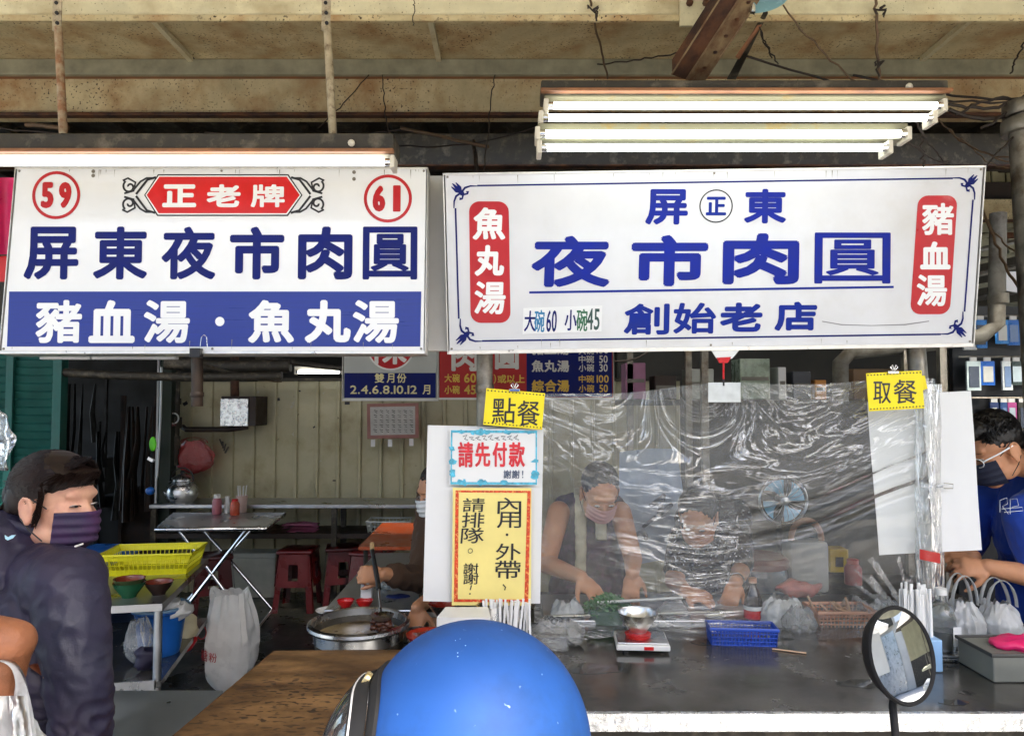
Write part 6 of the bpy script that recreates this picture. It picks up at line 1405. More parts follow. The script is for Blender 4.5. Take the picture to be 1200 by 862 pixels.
remesh(q, .007, 3, wrinkle(.006, 16, (1, 1, 1.6))).build('sweater', brown_sh, t, smooth=180)
q = MB(); q.ell(Mh @ Vector((0, .03, .045)), (.086, .098, .088), Mh.to_3x3()); q.ell(Mh @ Vector((0, .08, -.06)), (.07, .05, .10), Mh.to_3x3()); q.ell(Mh @ Vector((.02, .05, .13)), (.045, .045, .04)); [q.capsule(Mh @ Vector((x, -.02, .05)), Mh @ Vector((x * 1.05, -.01, -.10)), .018, .012) for x in (-.078, .078)]
remesh(q, .005, 2, wrinkle(.003, 40)).build('hair', hair_m, t, smooth=180)
mask_mesh(Mh, 1, white_pl, t); eyes(Mh, 1, t)
t = thing('ladle', 'long handled ladle held by the cook in the steaming pan', 'ladle', P(447, 725, 2.72)); q = MB(); q.tube([P(436, 644, 3.0), P(441, 672, 2.93), P(444, 690, 2.88)], [.008, .010, .010], 8); q.build('grip', black_pl, t, smooth=60)
q = MB(); q.tube([P(436, 636, 3.02), P(436, 646, 3.0)], .009, 8); q.build('wood_tip', mat('pale_wood', C('b99868'), .6), t, smooth=60)
q = MB(); q.tube([P(444, 690, 2.88), P(446, 712, 2.76), P(447, 722, 2.71)], .0045, 8); q.build('shaft', steel, t, smooth=60); q = MB(); q.lathe([(.001, 0), (.03, .006), (.042, .022), (.04, .022), (.028, .009), (.001, .003)], P(448, 727, 2.68), seg=24); q.build('scoop', steel, t, smooth=50)
# ---------------------------------------------------------------- woman at the herbs
hc = P(703, 578, 3.25); Mh = frame(hc, (.12, -.75, -.62)); t = thing('person', 'woman in dark vest with cream neck towel sorting greens behind the film', 'person', (hc.x, 3.4, 0))
q = MB(); head_prims(q, Mh, 1, neckdir=(0, .9, -.6), neck=.1); B0 = Vector((P(692, 640, 3.42).x, 3.45, 0))
shl = P(655, 600, 3.38); ell_ = P(640, 660, 3.24); wrl = P(681, 676, 2.98); shr = P(727, 600, 3.38); elr = P(742, 655, 3.24); wrr = P(741, 672, 3.0)
q.ell(B0 + Vector((0, 0, .95)), (.15, .11, .24)); q.ell(B0 + Vector((0, .02, .72)), (.17, .14, .18)); q.capsule(B0 + Vector((0, 0, 1.1)), Mh @ Vector((0, .03, -.08)), .06, .052)
cap_chain(q, [shl, ell_, wrl], [.052, .042, .028]); cap_chain(q, [shr, elr, wrr], [.05, .040, .027])
hand_prims(q, hframe(wrl, (.55, -.45, -.55), (.2, -.6, .6)), .98, .55, -1); hand_prims(q, hframe(wrr, (-.15, -.35, -1), (-.1, -1, .3)), .95, .55, 1)
for sx in (-1, 1): cap_chain(q, [B0 + Vector((sx * .08, .02, .62)), B0 + Vector((sx * .1, -.34, .58)), B0 + Vector((sx * .1, -.30, .1))], [.085, .06, .04]); q.capsule(B0 + Vector((sx * .1, -.28, .035)), B0 + Vector((sx * .1, -.44, .03)), .033, .028)
remesh(q, .005, 3).build('body', skin_m, t, smooth=180)
q = MB(); q.ell(B0 + Vector((0, 0, .95)), (.175, .135, .25)); q.ell(B0 + Vector((0, .02, .72)), (.19, .16, .2)); q.capsule(B0 + Vector((-.09, 0, 1.09)), B0 + Vector((.09, 0, 1.09)), .085)
remesh(q, .007, 3, wrinkle(.005, 18)).build('vest', plum_sh, t, smooth=180)
q = MB()
for sx, ln in ((-1, .24), (1, .10)):
    a = B0 + Vector((sx * .045 - .01, -.10, 1.17)); q.tube([B0 + Vector((sx * .05, .03, 1.19)), a, a + Vector((0, -.055, -.08)), a + Vector((-.002, -.062, -.08 - ln))], [.02, .024, .026, .024], 10, flat=.5)
remesh(q, .005, 2, wrinkle(.003, 30)).build('towel', apron_m, t, smooth=180)
q = MB(); q.ell(Mh @ Vector((0, .03, .045)), (.082, .094, .084), Mh.to_3x3()); q.ell(Mh @ Vector((0, .075, -.02)), (.06, .045, .06), Mh.to_3x3()); remesh(q, .005, 2, wrinkle(.0018, 50)).build('hair', hair_g, t, smooth=180)
mask_mesh(Mh, 1, mat('pale_pink_mask', C('c99a94'), .8), t); eyes(Mh, 1, t)
# stool she sits on
c = copy_tree(st); c.location = Vector((B0.x, 3.50, 0)); c['label'] = 'red plastic stool under the woman sorting greens'; c.scale = (1, 1, 1.15)
# ---------------------------------------------------------------- second cook in speckled blouse
hc = P(818, 606, 3.3); Mh = frame(hc, (-.35, -.7, -.65)); t = thing('person', 'cook in a speckled black blouse working with both hands behind the film', 'person', (hc.x, 3.45, 0))
q = MB(); head_prims(q, Mh, 1, neckdir=(0, .9, -.6), neck=.1); B0 = Vector((P(840, 640, 3.45).x, 3.5, 0)); shl = P(803, 630, 3.45); ell_ = P(790, 680, 3.3); wrl = P(803, 692, 3.0); shr = P(862, 625, 3.42); elr = P(868, 668, 3.28); wrr = P(862, 682, 3.02)
q.ell(B0 + Vector((0, 0, .90)), (.15, .11, .24)); q.ell(B0 + Vector((0, .02, .7)), (.17, .14, .18)); q.capsule(B0 + Vector((0, 0, 1.02)), Mh @ Vector((0, .03, -.08)), .06, .052)
cap_chain(q, [shl, ell_, wrl], [.052, .042, .028]); cap_chain(q, [shr, elr, wrr], [.05, .040, .027]); hand_prims(q, hframe(wrl, (.9, -.3, -.25), (.1, -.5, .8)), .98, .5, -1); hand_prims(q, hframe(wrr, (-.4, -.4, -.75), (-.1, -1, .3)), .95, .6, 1)
for sx in (-1, 1): cap_chain(q, [B0 + Vector((sx * .08, .02, .60)), B0 + Vector((sx * .1, -.34, .56)), B0 + Vector((sx * .1, -.30, .1))], [.085, .06, .04]); q.capsule(B0 + Vector((sx * .1, -.28, .035)), B0 + Vector((sx * .1, -.44, .03)), .033, .028)
remesh(q, .005, 3).build('body', skin_m, t, smooth=180)
q = MB(); q.ell(B0 + Vector((0, 0, .92)), (.18, .14, .25)); q.ell(B0 + Vector((0, .02, .7)), (.19, .16, .2)); q.capsule(B0 + Vector((-.09, 0, 1.05)), B0 + Vector((.09, 0, 1.05)), .09); cap_chain(q, [shl, shl.lerp(ell_, .7)], [.07, .06]); cap_chain(q, [shr, shr.lerp(elr, .8)], [.07, .058])
remesh(q, .007, 3, wrinkle(.005, 18)).build('blouse', dot_sh, t, smooth=180)
q = MB(); q.ell(Mh @ Vector((0, .03, .045)), (.084, .096, .086), Mh.to_3x3()); q.ell(Mh @ Vector((0, .075, -.02)), (.06, .045, .07), Mh.to_3x3()); remesh(q, .005, 2, wrinkle(.0018, 50)).build('hair', hair_b, t, smooth=180)
mask_mesh(Mh, 1, mat('peach_mask', C('c98e6c'), .8), t); eyes(Mh, 1, t)
q = MB(); q.tube([wrr + (elr - wrr).normalized() * .03 + Vector((.031 * cos(a), .0, .031 * sin(a))) for a in [i * pi / 8 for i in range(16)]], .004, 6, loop=True); q.build('bangle', black_pl, t, smooth=60)
c = copy_tree(st); c.location = Vector((B0.x, 3.55, 0)); c['label'] = 'red plastic stool under the cook in the speckled blouse'; c.scale = (1, 1, 1.1)
# hanging cloth with lettering
M, W, H, mp = plane_frame([(716, 528), (806, 522), (812, 655), (722, 660)], [3.75] * 4); t = thing('hanging_cloth', 'pale blue grey cloth with dark slanted capital letters hanging behind the woman', 'cloth', M=M)
q = MB(); q.grid(lambda u, v: Vector(((u - .5) * W * (.75 + .25 * v), .02 * noise.noise(Vector((u * 5, v * 2, 1))) + .012 * sin(u * 14), (.5 - v) * H - .02 * abs(u - .5))), 30, 24); q.build('cloth', cloth_g, t, smooth=80, local=True)
lettering(mp, [('C', 745, 628, 15, 22, 1.5), ('I', 758, 609, 4, 21, 1.5), ('N', 772, 590, 19, 23, 1.5)], .06, mat('faded_navy_ink', C('3a4152'), .7), t, rot=radians(52))
# ---------------------------------------------------------------- man at the right
hc = P(1164, 527, 2.66); Mh = frame(hc, (-.86, -.12, -.50), (-.35, 0, 1)); t = thing('person', 'man in royal blue t-shirt, glasses and dark mask looking down at the right edge', 'person', (hc.x + .15, 2.9, 0))
q = MB(); head_prims(q, Mh, 1.02, neckdir=(0, .95, -.75), neck=.15); B0 = Vector((P(1236, 640, 2.78).x, 2.82, 0))
shR = P(1206, 606, 2.64); elR = P(1226, 678, 2.60); wrR = P(1157, 664, 2.62); shL = Vector((shR.x + .02, 3.0, shR.z)); elL = shL + Vector((-.03, .0, -.24)); wrL = P(1140, 652, 2.76)
q.ell(B0 + Vector((0, 0, 1.12)), (.13, .18, .25)); q.ell(B0 + Vector((0, 0, .9)), (.13, .17, .2)); cap_chain(q, [shR, elR, wrR], [.055, .045, .029]); cap_chain(q, [shL, elL, wrL], [.055, .043, .029])
hand_prims(q, hframe(wrR, (-1, -.05, .02), (0, -.8, .6)), 1, .75, 1); hand_prims(q, hframe(wrL, (-1, -.25, -.05), (0, -.6, .8)), 1, .8, -1)
for sy in (-1, 1): cap_chain(q, [B0 + Vector((0, sy * .09, .86)), B0 + Vector((0, sy * .1, .46)), B0 + Vector((0, sy * .1, .09))], [.09, .06, .04]); q.capsule(B0 + Vector((.04, sy * .1, .035)), B0 + Vector((-.14, sy * .1, .03)), .035, .03)
remesh(q, .0045, 3).build('body', skin_m, t, smooth=180)
q = MB(); q.ell(B0 + Vector((0, 0, 1.12)), (.155, .21, .27)); q.ell(B0 + Vector((0, 0, .88)), (.155, .20, .26)); cap_chain(q, [B0 + Vector((.0, .12, 1.27)), B0 + Vector((0, -.12, 1.27)), shR, shR.lerp(elR, .62)], [.08, .08, .082, .074]); cap_chain(q, [B0 + Vector((0, .12, 1.27)), shL, shL.lerp(elL, .6)], [.08, .08, .072])
remesh(q, .006, 3, wrinkle(.005, 14, (1, 1, 1.2), 5)).build('tshirt', blue_sh, t, smooth=180)
q = MB(); [cap_chain(q, [B0 + Vector((0, sy * .09, .86)), B0 + Vector((0, sy * .1, .12))], [.11, .075]) for sy in (-1, 1)]; remesh(q, .01, 2).build('trousers', black_pl, t, smooth=180)
q = MB(); R = Mh.to_3x3(); q.ell(Mh @ Vector((0, .028, .052)), (.083, .096, .086), R); q.ell(Mh @ Vector((0, -.03, .10)), (.062, .055, .035), R); q.ell(Mh @ Vector((0, .085, .0)), (.05, .035, .05), R)
remesh(q, .004, 2, wrinkle(.003, 50)).build('hair', hair_b, t, smooth=180)
def root3(rg):
    a = rg.uniform(-1.45, 1.45); x0 = sin(a) * .07; p = Vector((x0, rg.uniform(-.06, .09), .05 + .09 * cos(a) * .9)); c = Vector((0, .025, .045)); d = (p - c); l = sqrt((d.x / .082) ** 2 + (d.y / .096) ** 2 + (d.z / .086) ** 2); p = c + d / l * 1.0
    dr = Vector((rg.uniform(-.3, .3) + a * .3, -.5 + rg.uniform(-.4, .4), -.1)).normalized(); return [p, p + dr * .014 + d.normalized() * .004, p + dr * .028 + d.normalized() * .002]
strands(t, Mh, 1.02, root3, hair_b, 1300, .001, 5)
mask_mesh(Mh, 1.02, mask_n, t, up=-.004); eyes(Mh, 1.02, t, .2)
gm = mat('clear_frame', (.75, .76, .76), .2)
for sx in (-1, 1):
    T = lambda x, y, z: Mh @ (Vector((x * sx, y, z)) * 1.02)
    q = MB(); q.tube([T(.033 + .024 * cos(a), -.101 + .006 * abs(cos(a)), .006 + .017 * sin(a)) for a in [i * pi / 10 for i in range(20)]], .0018, 6, loop=True); q.build('glasses_rim', gm, t, smooth=60)
    q = MB(); q.tube([T(.058, -.094, .010), T(.079, -.04, .012), T(.084, .012, .012)], .0026, 6); q.build('glasses_arm', gm, t, smooth=60)
q = MB(); q.tube([Mh @ Vector((-.01, -.104, .008)), Mh @ Vector((.01, -.104, .008))], .0018, 6); q.build('glasses_bridge', gm, t)
# outline print on the shirt
M, W, H, mp = plane_frame([(1166, 582), (1196, 580), (1200, 604), (1168, 606)], [2.56] * 4)
for k, pl in enumerate(([(1168, 600), (1168, 586), (1176, 583), (1177, 590), (1171, 593), (1178, 602)], [(1180, 602), (1180, 585), (1188, 584), (1190, 592), (1182, 594)], [(1170, 596), (1194, 594), (1195, 598), (1173, 600)])):
    q = MB(); q.tube([P(x + 4, y, 2.555) for x, y in pl], .0011, 5); q.build('chest_print', mat('pale_print', (.6, .65, .72), .6), t)
# ================================================================ FOREGROUND: scooter, mirror, helmet
t = thing('scooter', 'dark scooter in the foreground, its round mirror rising at the right', 'scooter', (.15, .75, 0))
mc = P(1055, 767, .95); n_ = Vector((.42, -.90, .24)).normalized(); ax = Vector((-.22, 0, 1)); ax = (ax - n_ * ax.dot(n_)).normalized(); sd_ = ax.cross(n_).normalized()
RM = Matrix(((sd_.x, ax.x, n_.x), (sd_.y, ax.y, n_.y), (sd_.z, ax.z, n_.z)))
q = MB(); q.lathe([(.001, -.030), (.025, -.028), (.050, -.016), (.058, -.004), (.0600, .003), (.0585, .006), (.055, .0035)], mc, RM, 48, ends=False, sx=.95); q.build('mirror_housing', rubber, t, smooth=40)
q = MB(); q.grid(lambda u, v: mc + RM @ Vector((.0545 * u * cos(v * 2 * pi) * .95, .0545 * u * sin(v * 2 * pi), .0030 + .0016 * (1 - u * u))), 10, 48); q.build('mirror_glass', mirror_m, t, smooth=80)
st0 = mc + RM @ Vector((0, -.035, -.022)); st1 = P(1052, 885, .93); st2 = Vector((st1.x - .03, .84, .98))
q = MB(); q.tube([st0, st0 + Vector((-.004, 0, -.03)), st1, st2], .0048, 10); q.build('mirror_stem', chrome if False else rubber, t, smooth=60)
HB = .95
q = MB(); q.tube([Vector((-.30, .66, HB)), Vector((-.12, .78, HB + .02)), Vector((.12, .84, HB + .02)), Vector((st2.x + .02, .84, HB + .02)), Vector((st2.x + .12, .76, HB))], .013, 12); q.build('handlebar', chrome, t, smooth=60)
for a, b in ((Vector((-.30, .66, HB)), Vector((-.21, .72, HB + .01))), (Vector((st2.x + .05, .81, HB + .01)), Vector((st2.x + .14, .745, HB)))):
    q = MB(); q.tube([a, b], .018, 12); q.build('grip', rubber, t, smooth=60)
q = MB(); q.ell(Vector((.12, .82, HB - .08)), (.20, .13, .13)); q.ell(Vector((.12, .98, HB - .22)), (.17, .12, .25)); q.capsule(Vector((.12, .95, .75)), Vector((.12, 1.0, .35)), .14, .16); q.box((.12, .62, .30), (.30, .5, .08)); q.capsule(Vector((.12, .2, .55)), Vector((.12, -.45, .6)), .15, .14)
remesh(q, .012, 4).build('fairing', mat('charcoal_plastic', (.03, .03, .035), .3), t, smooth=180)
q = MB(); q.capsule(Vector((.12, .25, .74)), Vector((.12, -.42, .78)), .11, .11); remesh(q, .012, 2).build('seat', rubber, t, smooth=180)
for y in (1.12, -.35):
    w0 = Vector((.12, y, .22)); q = MB(); q.tube([w0 + Vector((0, .18 * cos(a), .18 * sin(a))) for a in [i * pi / 16 for i in range(32)]], .05, 10, loop=True); wh = q.build('wheel', rubber, t, smooth=60)
    q = MB(); q.lathe([(.001, -.03), (.13, -.03), (.13, .03), (.001, .03)], w0, Euler((0, radians(90), 0)).to_matrix(), 24); q.build('rim', steel_dull, wh, smooth=40)
q = MB(); q.lathe([(.06, 0), (.055, .02), (.001, .025)], Vector((.12, 1.09, .84)), Euler((radians(-90), 0, 0)).to_matrix(), 24); q.build('headlight', glass_m, t, smooth=50)
# helmet hung over the left mirror
hcn = P(556, 873, .80); RH = .1235
t = thing('helmet', 'matte blue open face helmet with clear visor in the middle foreground', 'helmet', hcn)
d0 = Vector((-.966, .0, -.26)).normalized(); up0 = Vector((0, 0, 1)); e1 = d0.cross(up0).normalized(); e2 = e1.cross(d0).normalized()
def ALf(ph): return (abs(cos(ph) / radians(38)) ** 3 + abs(sin(ph) / radians(48)) ** 3) ** (-1 / 3)
def he(off, ph, r): return hp(ALf(ph) + off, ph, r)
def hp(th, ph, r=RH):
    # th = angle from the opening's axis, ph around it
    p = d0 * cos(th) + (e1 * cos(ph) + e2 * sin(ph)) * sin(th)
    return hcn + Vector((p.x * 1.0, p.y * 1.06, p.z * (1.02 if p.z > 0 else 1.10))) * r
q = MB(); q.grid(lambda u, v: hp(ALf(u * 2 * pi) + (pi - .02 - ALf(u * 2 * pi)) * v, u * 2 * pi), 96, 60); bmesh.ops.remove_doubles(q.bm, verts=q.bm.verts[:], dist=.0002)
geom = [f for f in q.bm.faces if f.calc_center_median().z < hcn.z - .095]; bmesh.ops.delete(q.bm, geom=geom, context='FACES')
q.build('shell', helmet_m, t, smooth=80)
q = MB(); q.grid(lambda u, v: hp(ALf(u * 2 * pi) + .02 + (pi - .1 - ALf(u * 2 * pi)) * v, u * 2 * pi, RH * .90), 48, 30); geom = [f for f in q.bm.faces if f.calc_center_median().z < hcn.z - .09]; bmesh.ops.delete(q.bm, geom=geom, context='FACES'); q.build('liner', mat('black_liner', (.02, .02, .02), .9), t, smooth=80)
def strip(q, pts_fn, n, prof):
    q.rings([[pts_fn(i / n, a, b_) for a, b_ in prof] for i in range(n + 1)], True)
q = MB(); strip(q, lambda f, a, b_: he(a, f * 2 * pi, RH * b_), 96, [(-.03, .93), (-.045, 1.0), (-.03, 1.035), (.03, 1.045), (.085, 1.03), (.095, 1.002), (.05, .95)]); q.build('trim', rubber, t, smooth=50)
rr = random.Random(12)
for k in range(8):
    px = 548 + k * 1.6 + rr.uniform(-9, 9); py = 738 + abs(k - 6) * 1.8 + rr.uniform(-5, 5)
    dx = (px - 562) / 130; dz = (866 - py) / 130
    if dx * dx + dz * dz < .95:
        dd = Vector((dx, -sqrt(1 - dx * dx - dz * dz), dz)); dd.normalize(); pp = hcn + Vector((dd.x, dd.y * 1.06, dd.z * 1.02)) * (RH + .0003); qq = dd.to_track_quat('Z', 'Y').to_matrix()
        q = MB(); q.lathe([(rr.uniform(.0003, .0009), 0), (.0002, .0003)], pp, qq, 6); q.build('paint_speck', mat('pale_speck', C('a9c4ea'), .6), t)
# peak strip and visor at the upper front of the opening
PH0, PH1 = radians(15), radians(165)
q = MB(); q.grid(lambda u, v: he(-.02 - .11 * v, PH0 + (PH1 - PH0) * u, RH * (1.045 + .10 * v)), 30, 6); q.grid(lambda u, v: he(-.02 - .11 * v, PH0 + (PH1 - PH0) * u, RH * (1.06 + .10 * v)), 30, 6); q.build('peak', rubber, t, smooth=60)
q = MB(); q.grid(lambda u, v: he(-.11 - .60 * v, PH0 - .1 + (PH1 - PH0 + .2) * u, RH * (1.14 + .18 * sin(v * pi * .5))), 36, 22); q.build('visor', film_mat('visor_plastic', .06, .03, (.93, .90, .92), .05, .02, 3), t, smooth=80)
vr = [he(-.11, PH0 - .1 + (PH1 - PH0 + .2) * i / 40, RH * 1.142) for i in range(41)]
q = MB(); q.tube(vr, .0012, 6); q.tube([he(-.11 - .60 * i / 20, PH0 - .1, RH * (1.14 + .18 * sin(i / 20 * pi * .5))) for i in range(21)], .0018, 6); q.tube([he(-.11 - .60 * i / 20, PH1 + .1, RH * (1.14 + .18 * sin(i / 20 * pi * .5))) for i in range(21)], .0018, 6); q.build('visor_edge', mat('milky_edge', (.35, .35, .36), .3), t, smooth=60)
for (ph, th) in ((25, .0), (90, 0.0), (148, .0)):
    p = he(-.04, radians(ph), RH * 1.085); nn_ = (p - hcn).normalized(); qq = nn_.to_track_quat('Z', 'Y').to_matrix(); q = MB(); q.lathe([(.001, -.004), (.0075, -.004), (.0082, .0), (.007, .0025), (.001, .003)], p, qq, 18); q.build('snap_button', mat('brass_snap', C('b0a079'), .35, .8), t, smooth=40)
# ================================================================ CLEAR DOME BAG upper left
t = thing('clear_rain_cover', 'clear plastic cover bulging in at the left edge above the customer', 'cover', P(0, 540, 2.0))
q = MB(); c = P(-38, 522, 2.0)
q.grid(lambda u, v: c + Vector((.185 * sin(v * pi * .62) * cos((u - .5) * pi), -.10 * sin(v * pi * .62) * sin(u * pi) , .15 * cos(v * pi * .62))) + Vector((1, 1, 1)) * .012 * noise.noise(Vector((u * 6, v * 6, 1))), 40, 30); q.build('cover', film_mat('cover_plastic', .10, .10, (.6, .63, .63), .12, .6, 9, crease=.4), t, smooth=80)
q = MB(); q.tube([c + Vector((.185 * sin(.62 * pi) * cos((u - .5) * pi), -.10 * sin(.62 * pi) * sin(u * pi), .15 * cos(.62 * pi))) for u in [i / 24 for i in range(25)]], .004, 6); q.build('hem', clear_f, t, smooth=60)
q = MB(); q.tube([c + Vector((0, 0, .15)), c + Vector((-.02, .1, .6))], .002, 5); q.build('string', wire_m, t)
# ================================================================ CABLES
cab = [
 ((690, -5, 2.4), (712, 92, 2.9), .005, 0, 'knotted rope hanging from the top beam left of the right lamp'),
 ((486, -5, 2.42), (484, 30, 2.43), .002, 0, 'thin wire hooked over the top beam'),
 ((1026, -5, 2.4), (1030, 98, 2.5), .006, 0, 'knotted rope hanging down to the right end of the upper lamp'),
 ((918, 6, 2.35), (1020, 110, 2.25), .0035, .02, 'brown wire running from the blue lamp down to the right light'),
 ((876, 66, 2.5), (1200, 120, 2.9), .005, .05, 'long dark cable sweeping right under the beams'),
 ((1000, 88, 2.9), (1205, 118, 2.9), .006, .02, 'thick dark cable right of the diagonal rafter'),
 ((878, -4, 2.4), (905, 68, 2.6), .003, .02, 'short loop of wire beside the rafter, left'),
 ((890, 32, 2.4), (912, 75, 2.7), .003, .01, 'short loop of wire beside the rafter, right'),
 ((1200, 50, 2.7), (1184, 86, 2.9), .004, 0, 'short wire end at the upper right corner'),
 ((0, 150, 3.0), (240, 158, 3.1), .004, .02, 'sooty cable lying just above the left lamp'),
 ((240, 155, 3.1), (470, 152, 3.1), .004, .03, 'dark cable running along above the left lamp to the gap'),
 ((448, 88, 3.2), (455, 160, 2.9), .003, .01, 'curved wire hanging beside the second hanger'),
 ((432, 88, 3.2), (372, 150, 3.0), .003, .01, 'wire slanting to the whitish hanger'),
 ((580, 88, 3.15), (566, 205, 2.7), .003, -.02, 'thin wire hanging in front of the beam left of the lamps'),
 ((470, 150, 3.4), (572, 172, 3.2), .010, 0, 'dusty grey rod slanting in the gap between the signs'),
 ((440, 165, 3.6), (630, 148, 3.5), .005, .06, 'black cable sagging behind the gap between the signs'),
 ((555, 165, 3.3), (560, 210, 3.0), .012, 0, 'dark bracket above the left end of the right sign'),
 ((1080, 145, 2.3), (1082, 196, 2.4), .005, 0, 'dark wire dropping to the top edge of the right sign'),
 ((1075, 143, 2.3), (1122, 196, 2.42), .004, .03, 'wire curving down to the right end of the right sign'),
 ((1062, 165, 2.3), (1150, 196, 2.5), .004, .03, 'low wire curving from the lamp to the sign corner'),
 ((1112, 122, 2.6), (1205, 112, 2.6), .007, .03, 'thick black cable tangled toward the far right post, upper'),
 ((1112, 128, 2.6), (1205, 125, 2.62), .009, .04, 'thick black cable tangled toward the far right post, middle'),
 ((1120, 134, 2.6), (1205, 118, 2.6), .006, -.03, 'black cable arching toward the far right post'),
 ((1150, 150, 2.6), (1205, 105, 2.6), .006, .02, 'black cable crossing the tangle by the right post'),
 ((1100, 140, 3.2), (1200, 190, 3.1), .004, .05, 'loose brown wire below the tangle, upper'),
 ((1110, 150, 3.3), (1190, 185, 3.1), .004, .04, 'loose brown wire below the tangle, middle'),
 ((1125, 160, 3.3), (1195, 195, 3.2), .003, .05, 'loose brown wire below the tangle, lower'),
 ((1155, 197, 2.5), (1188, 160, 2.6), .004, 0, 'straight wire from the sign corner up to the far right post'),
 ((1150, 240, 3.2), (1200, 345, 2.9), .007, .04, 'grey hose hanging behind the right side of the right sign'),
 ((1155, 255, 3.4), (1205, 300, 3.2), .005, .04, 'thin grey hose crossing behind the far right post'),
 ((700, 75, 3.2), (800, 60, 3.1), .004, .01, 'dark cable running into the rafter from the left'),
 ((80, 150, 3.0), (30, 146, 3.0), .012, 0, 'pale broken strip on the beam above the left lamp'),
 ((720, 423, 4.4), (760, 412, 4.4), .008, .02, 'dark cable left of the red hook'),
 ((230, 440, 5.6), (330, 447, 5.6), .006, .0, 'pale thin cable over the corrugated wall'),
]
for k, (a, b, r, sag, lab) in enumerate(cab):
    q = MB(); q.tube(sagline(P(*a), P(*b), sag, 14, .005 if r < .008 else .002, k), r * .8, 7)
    tag(q.build('cable' if r != .012 else 'metal_strip', wire_b if ('brown' in lab or 'grey' in lab or 'rope' in lab or 'pale' in lab) else wire_m, smooth=70), lab, 'cable', 'cables and wires under the roof')
for k, (x, y) in enumerate(((694, 12), (1030, 12), (1030, 78))):
    q = MB(); c = P(x, y, 2.41)
    for j in range(5): a = rr.uniform(0, 6.28); q.tube([c, c + Vector((.02 * cos(a), -.01, .02 * sin(a))), c + Vector((.014 * cos(a + .8), -.005, .03 * sin(a) - .015))], .003, 6)
    tag(q.build('rope_knot', wire_m, smooth=60), ['frayed rope knot left of the right lamp', 'frayed rope knot at the top edge right of the blue lamp', 'lower knot of the right rope'][k], 'knot')
# ================================================================ ACROSS THE STREET (seen in the mirror and in reflections)
OB = thing('opposite_building', 'pale row of shop fronts across the street, seen only in reflections', 'building', (0, -9, 0))
MB().bx(-14, 14, -9.4, -9, 0, 5.2).build('wall', mat('cream_render', (.55, .52, .46), .8, var=.15, scale=1), OB)
for k in range(7):
    x = -12.5 + k * 4.1; MB().bx(x, x + 3, -8.99, -8.9, .02, 2.5).build('shutter', [steel_dull, green_m, mat('cream_door', (.6, .58, .5), .6), blue_pl][k % 4], OB); MB().bx(x - .2, x + 3.2, -8.99, -8.7, 2.7, 3.4).build('signboard', [white, redb_pl, white, yellow_pl][k % 4], OB); MB().bx(x + .3, x + 2.7, -8.99, -8.95, 3.8, 4.8).build('window', mat('dark_window', (.05, .07, .09), .1), OB)
for k, (x, m) in enumerate(((-8, 0), (-3.5, 1), (1.2, 0), (5.6, 1))):
    t = thing('market_parasol', ['white', 'blue', 'cream', 'green'][k] + ' market parasol across the street, seen only in reflections', 'parasol', (x, -6, 0)); q = MB(); q.lathe([(1.5, 2.3), (.8, 2.65), (.001, 2.9)], Vector((x, -6, 0)), seg=8, ends=False); q.build('canopy', [white, blue_pl, panel_t, green_pl][k], t); q = MB(); q.tube([Vector((x, -6, 0)), Vector((x, -6, 2.9))], .025, 8); q.build('pole', galv, t)
for k, (x, y, m) in enumerate(((4.6, -1.2, 1), (7.5, -2.5, 0), (6.0, .2, 3), (10.5, -.6, 2))):
    t = thing('market_parasol', ['grey', 'white', 'cream', 'dark'][k] + ' market parasol down the street to the right, seen only in the mirror', 'parasol', (x, y, 0)); q = MB(); q.lathe([(1.3, 2.1), (.7, 2.4), (.001, 2.65)], Vector((x, y, 0)), seg=8, ends=False); q.build('canopy', [steel_dull, white, panel_t, dark_steel][k], t); q = MB(); q.tube([Vector((x, y, 0)), Vector((x, y, 2.65))], .025, 8); q.build('pole', galv, t)
    MB().bx(x - .5, x + .5, y - .3, y + .3, .75, .8).build('table', [white, darkbrown, steel_dull, panel_t][k], t); MB().bx(x - .02, x, y - .6, y + .6, 1.2, 1.75).build('signboard', [white, dark_steel, panel_t, white][k], t)
SB = thing('side_building', 'pale building at the right end of the street, seen only in the mirror', 'building', (15, -3, 0))
MB().bx(15, 15.4, -9, 3, 0, 5).build('wall', mat('cream_render', (.55, .52, .46)), SB)
for k in range(4): MB().bx(14.93, 14.99, -8 + k * 2.7, -6 + k * 2.7, .02, 2.6).build('shutter', [darkbrown, steel_dull, dark_steel, panel_t][k], SB); MB().bx(14.7, 14.99, -8.2 + k * 2.7, -5.8 + k * 2.7, 2.8, 3.5).build('signboard', [white, dark_steel, white, panel_t][k], SB)
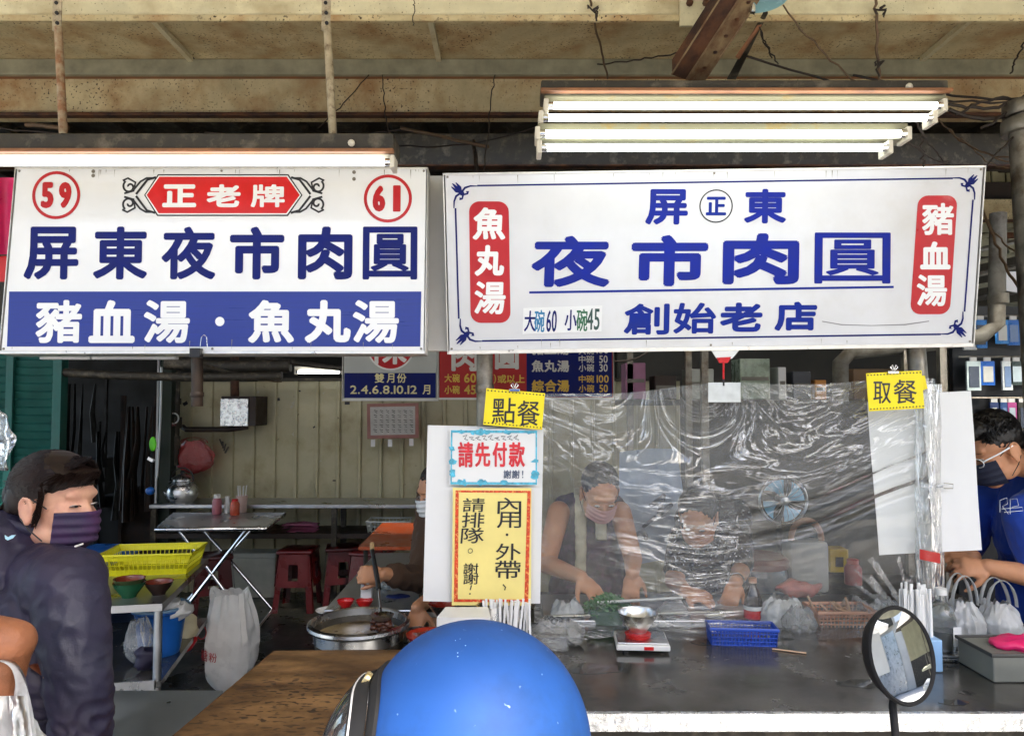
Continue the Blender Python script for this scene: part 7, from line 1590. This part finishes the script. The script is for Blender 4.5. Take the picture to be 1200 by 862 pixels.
# ---- screws, drips and small dirt on the big signs
rg2 = random.Random(31)
grime = mat('rain_grime', C('8d8878'), .8, var=.3, scale=60)
for o in [x for x in bpy.data.objects if x.name in ('shop_sign', 'shop_sign.001')]:
    pn = [k for k in kids(o) if k.name.startswith('panel')][0]; vs = [v.co for v in pn.data.vertices]; Wx = max(v.x for v in vs); Hz = max(v.z for v in vs)
    for k in range(26):
        x = rg2.uniform(-Wx * .97, Wx * .97); z = Hz - .004; l = rg2.uniform(.006, .035); w_ = rg2.uniform(.0006, .0016)
        if k % 3 == 0: z = -Hz + l + .003
        q = MB(); q._q([Vector((x - w_, -.0031 - k * .00001, z)), Vector((x + w_, -.0031 - k * .00001, z)), Vector((x + w_ * .3, -.0031 - k * .00001, z - l))], [(0, 1, 2)]); q.build('drip_stain', grime, o, local=True, fixn=False)
    for (sx, sz) in ((-1, 1), (0, 1), (1, 1), (-1, -1), (0, -1), (1, -1)):
        q = MB(); q.lathe([(.004, 0), (.0035, .002), (.0002, .0025)], Vector((sx * (Wx - .008), -.0005, sz * (Hz - .007))), Euler((radians(90), 0, 0)).to_matrix(), 10); q.build('screw', galv, o, local=True)
# ---- small clutter on the cooks' table and the counter
items = [(668, 735, 2.80, 'small steel bowl beside the herb tub', .035, .03, steel), (770, 738, 2.78, 'small white sauce dish right of the scale', .034, .016, white_pl), (800, 742, 2.76, 'small brown sauce dish behind the blue basket', .030, .016, rb), (838, 738, 2.80, 'pale dish of sliced onion behind the blue basket', .04, .014, white_pl)]
for (px, py, Y, lab, r_, h_, m) in items:
    c = P(px, py, Y); c.z = ZC - .011; bowl('small_dish', lab, c, r_, h_, m, m)
for k in range(7):
    c = P(832 + k * 2.6, 736, 2.80); c.z = ZC + .002 + .002 * (k % 2); q = MB(); q.tube([c + Vector((.011 * cos(a), .011 * sin(a), 0)) for a in [i * pi / 6 for i in range(9)]], .0022, 5)
    tag(q.build('onion_slice', mat('onion', C('d8d4b8'), .4), smooth=60), ['first', 'second', 'third', 'fourth', 'fifth', 'sixth', 'last'][k] + ' onion slice from the left in the pale dish', 'food', 'onion slices')
for (px, py, wd, lab, m, sd_) in ((790, 735, .12, 'flat crumpled clear bag between the scale and the blue basket, behind the film', bag_c, 71), (1040, 735, .12, 'white crumpled bag just left of the round mirror', bag_w, 73), (1000, 728, .10, 'cloudy crumpled bag on top of the peach basket', bag_c, 77), (665, 722, .13, 'bright crumpled foil like bag at the left edge of the film', bag_w, 79)):
    c = P(px, py, 2.76); c.z = ZC - .01; bag('crumpled_bag', lab, c, wd, .09, .075, m, sd_, False)
for (x0_, y0_, x1_, y1_, lab) in ((905, 760, 945, 765, 'short wooden chopstick lying on the counter right of the blue basket'), (1030, 772, 1062, 764, 'paper straw lying on the counter left of the mirror')):
    a = Pz(x0_, y0_, ZC + .003); b = Pz(x1_, y1_, ZC + .003); q = MB(); q.tube([a, b], .0028, 6); tag(q.build('chopstick', mat('pale_stick', C('cfa98a')), smooth=60), lab, 'chopstick')
rg3 = random.Random(5); wet = mat('water_film', (.10, .10, .095), .03, .6, var=.1, rvar=.02)
for k in range(9):
    c = Vector((rg3.uniform(.2, 1.9), rg3.uniform(2.0, 2.55), ZC + .0006)); n_p = 16; rr_ = rg3.uniform(.015, .06)
    pts = [c + Vector((cos(a) * rr_ * (1.6 + .6 * noise.noise(Vector((cos(a), sin(a), k * 3.1)))), sin(a) * rr_ * (.8 + .5 * noise.noise(Vector((cos(a) * 2, sin(a) * 2, k * 5.3)))), 0)) for a in [i * 2 * pi / n_p for i in range(n_p)]]
    ct = [o for o in bpy.data.objects if o.name == 'counter'][0]
    q = MB(); q.prism(pts, (0, 0, .0006)); q.build('wet_patch', wet, ct)
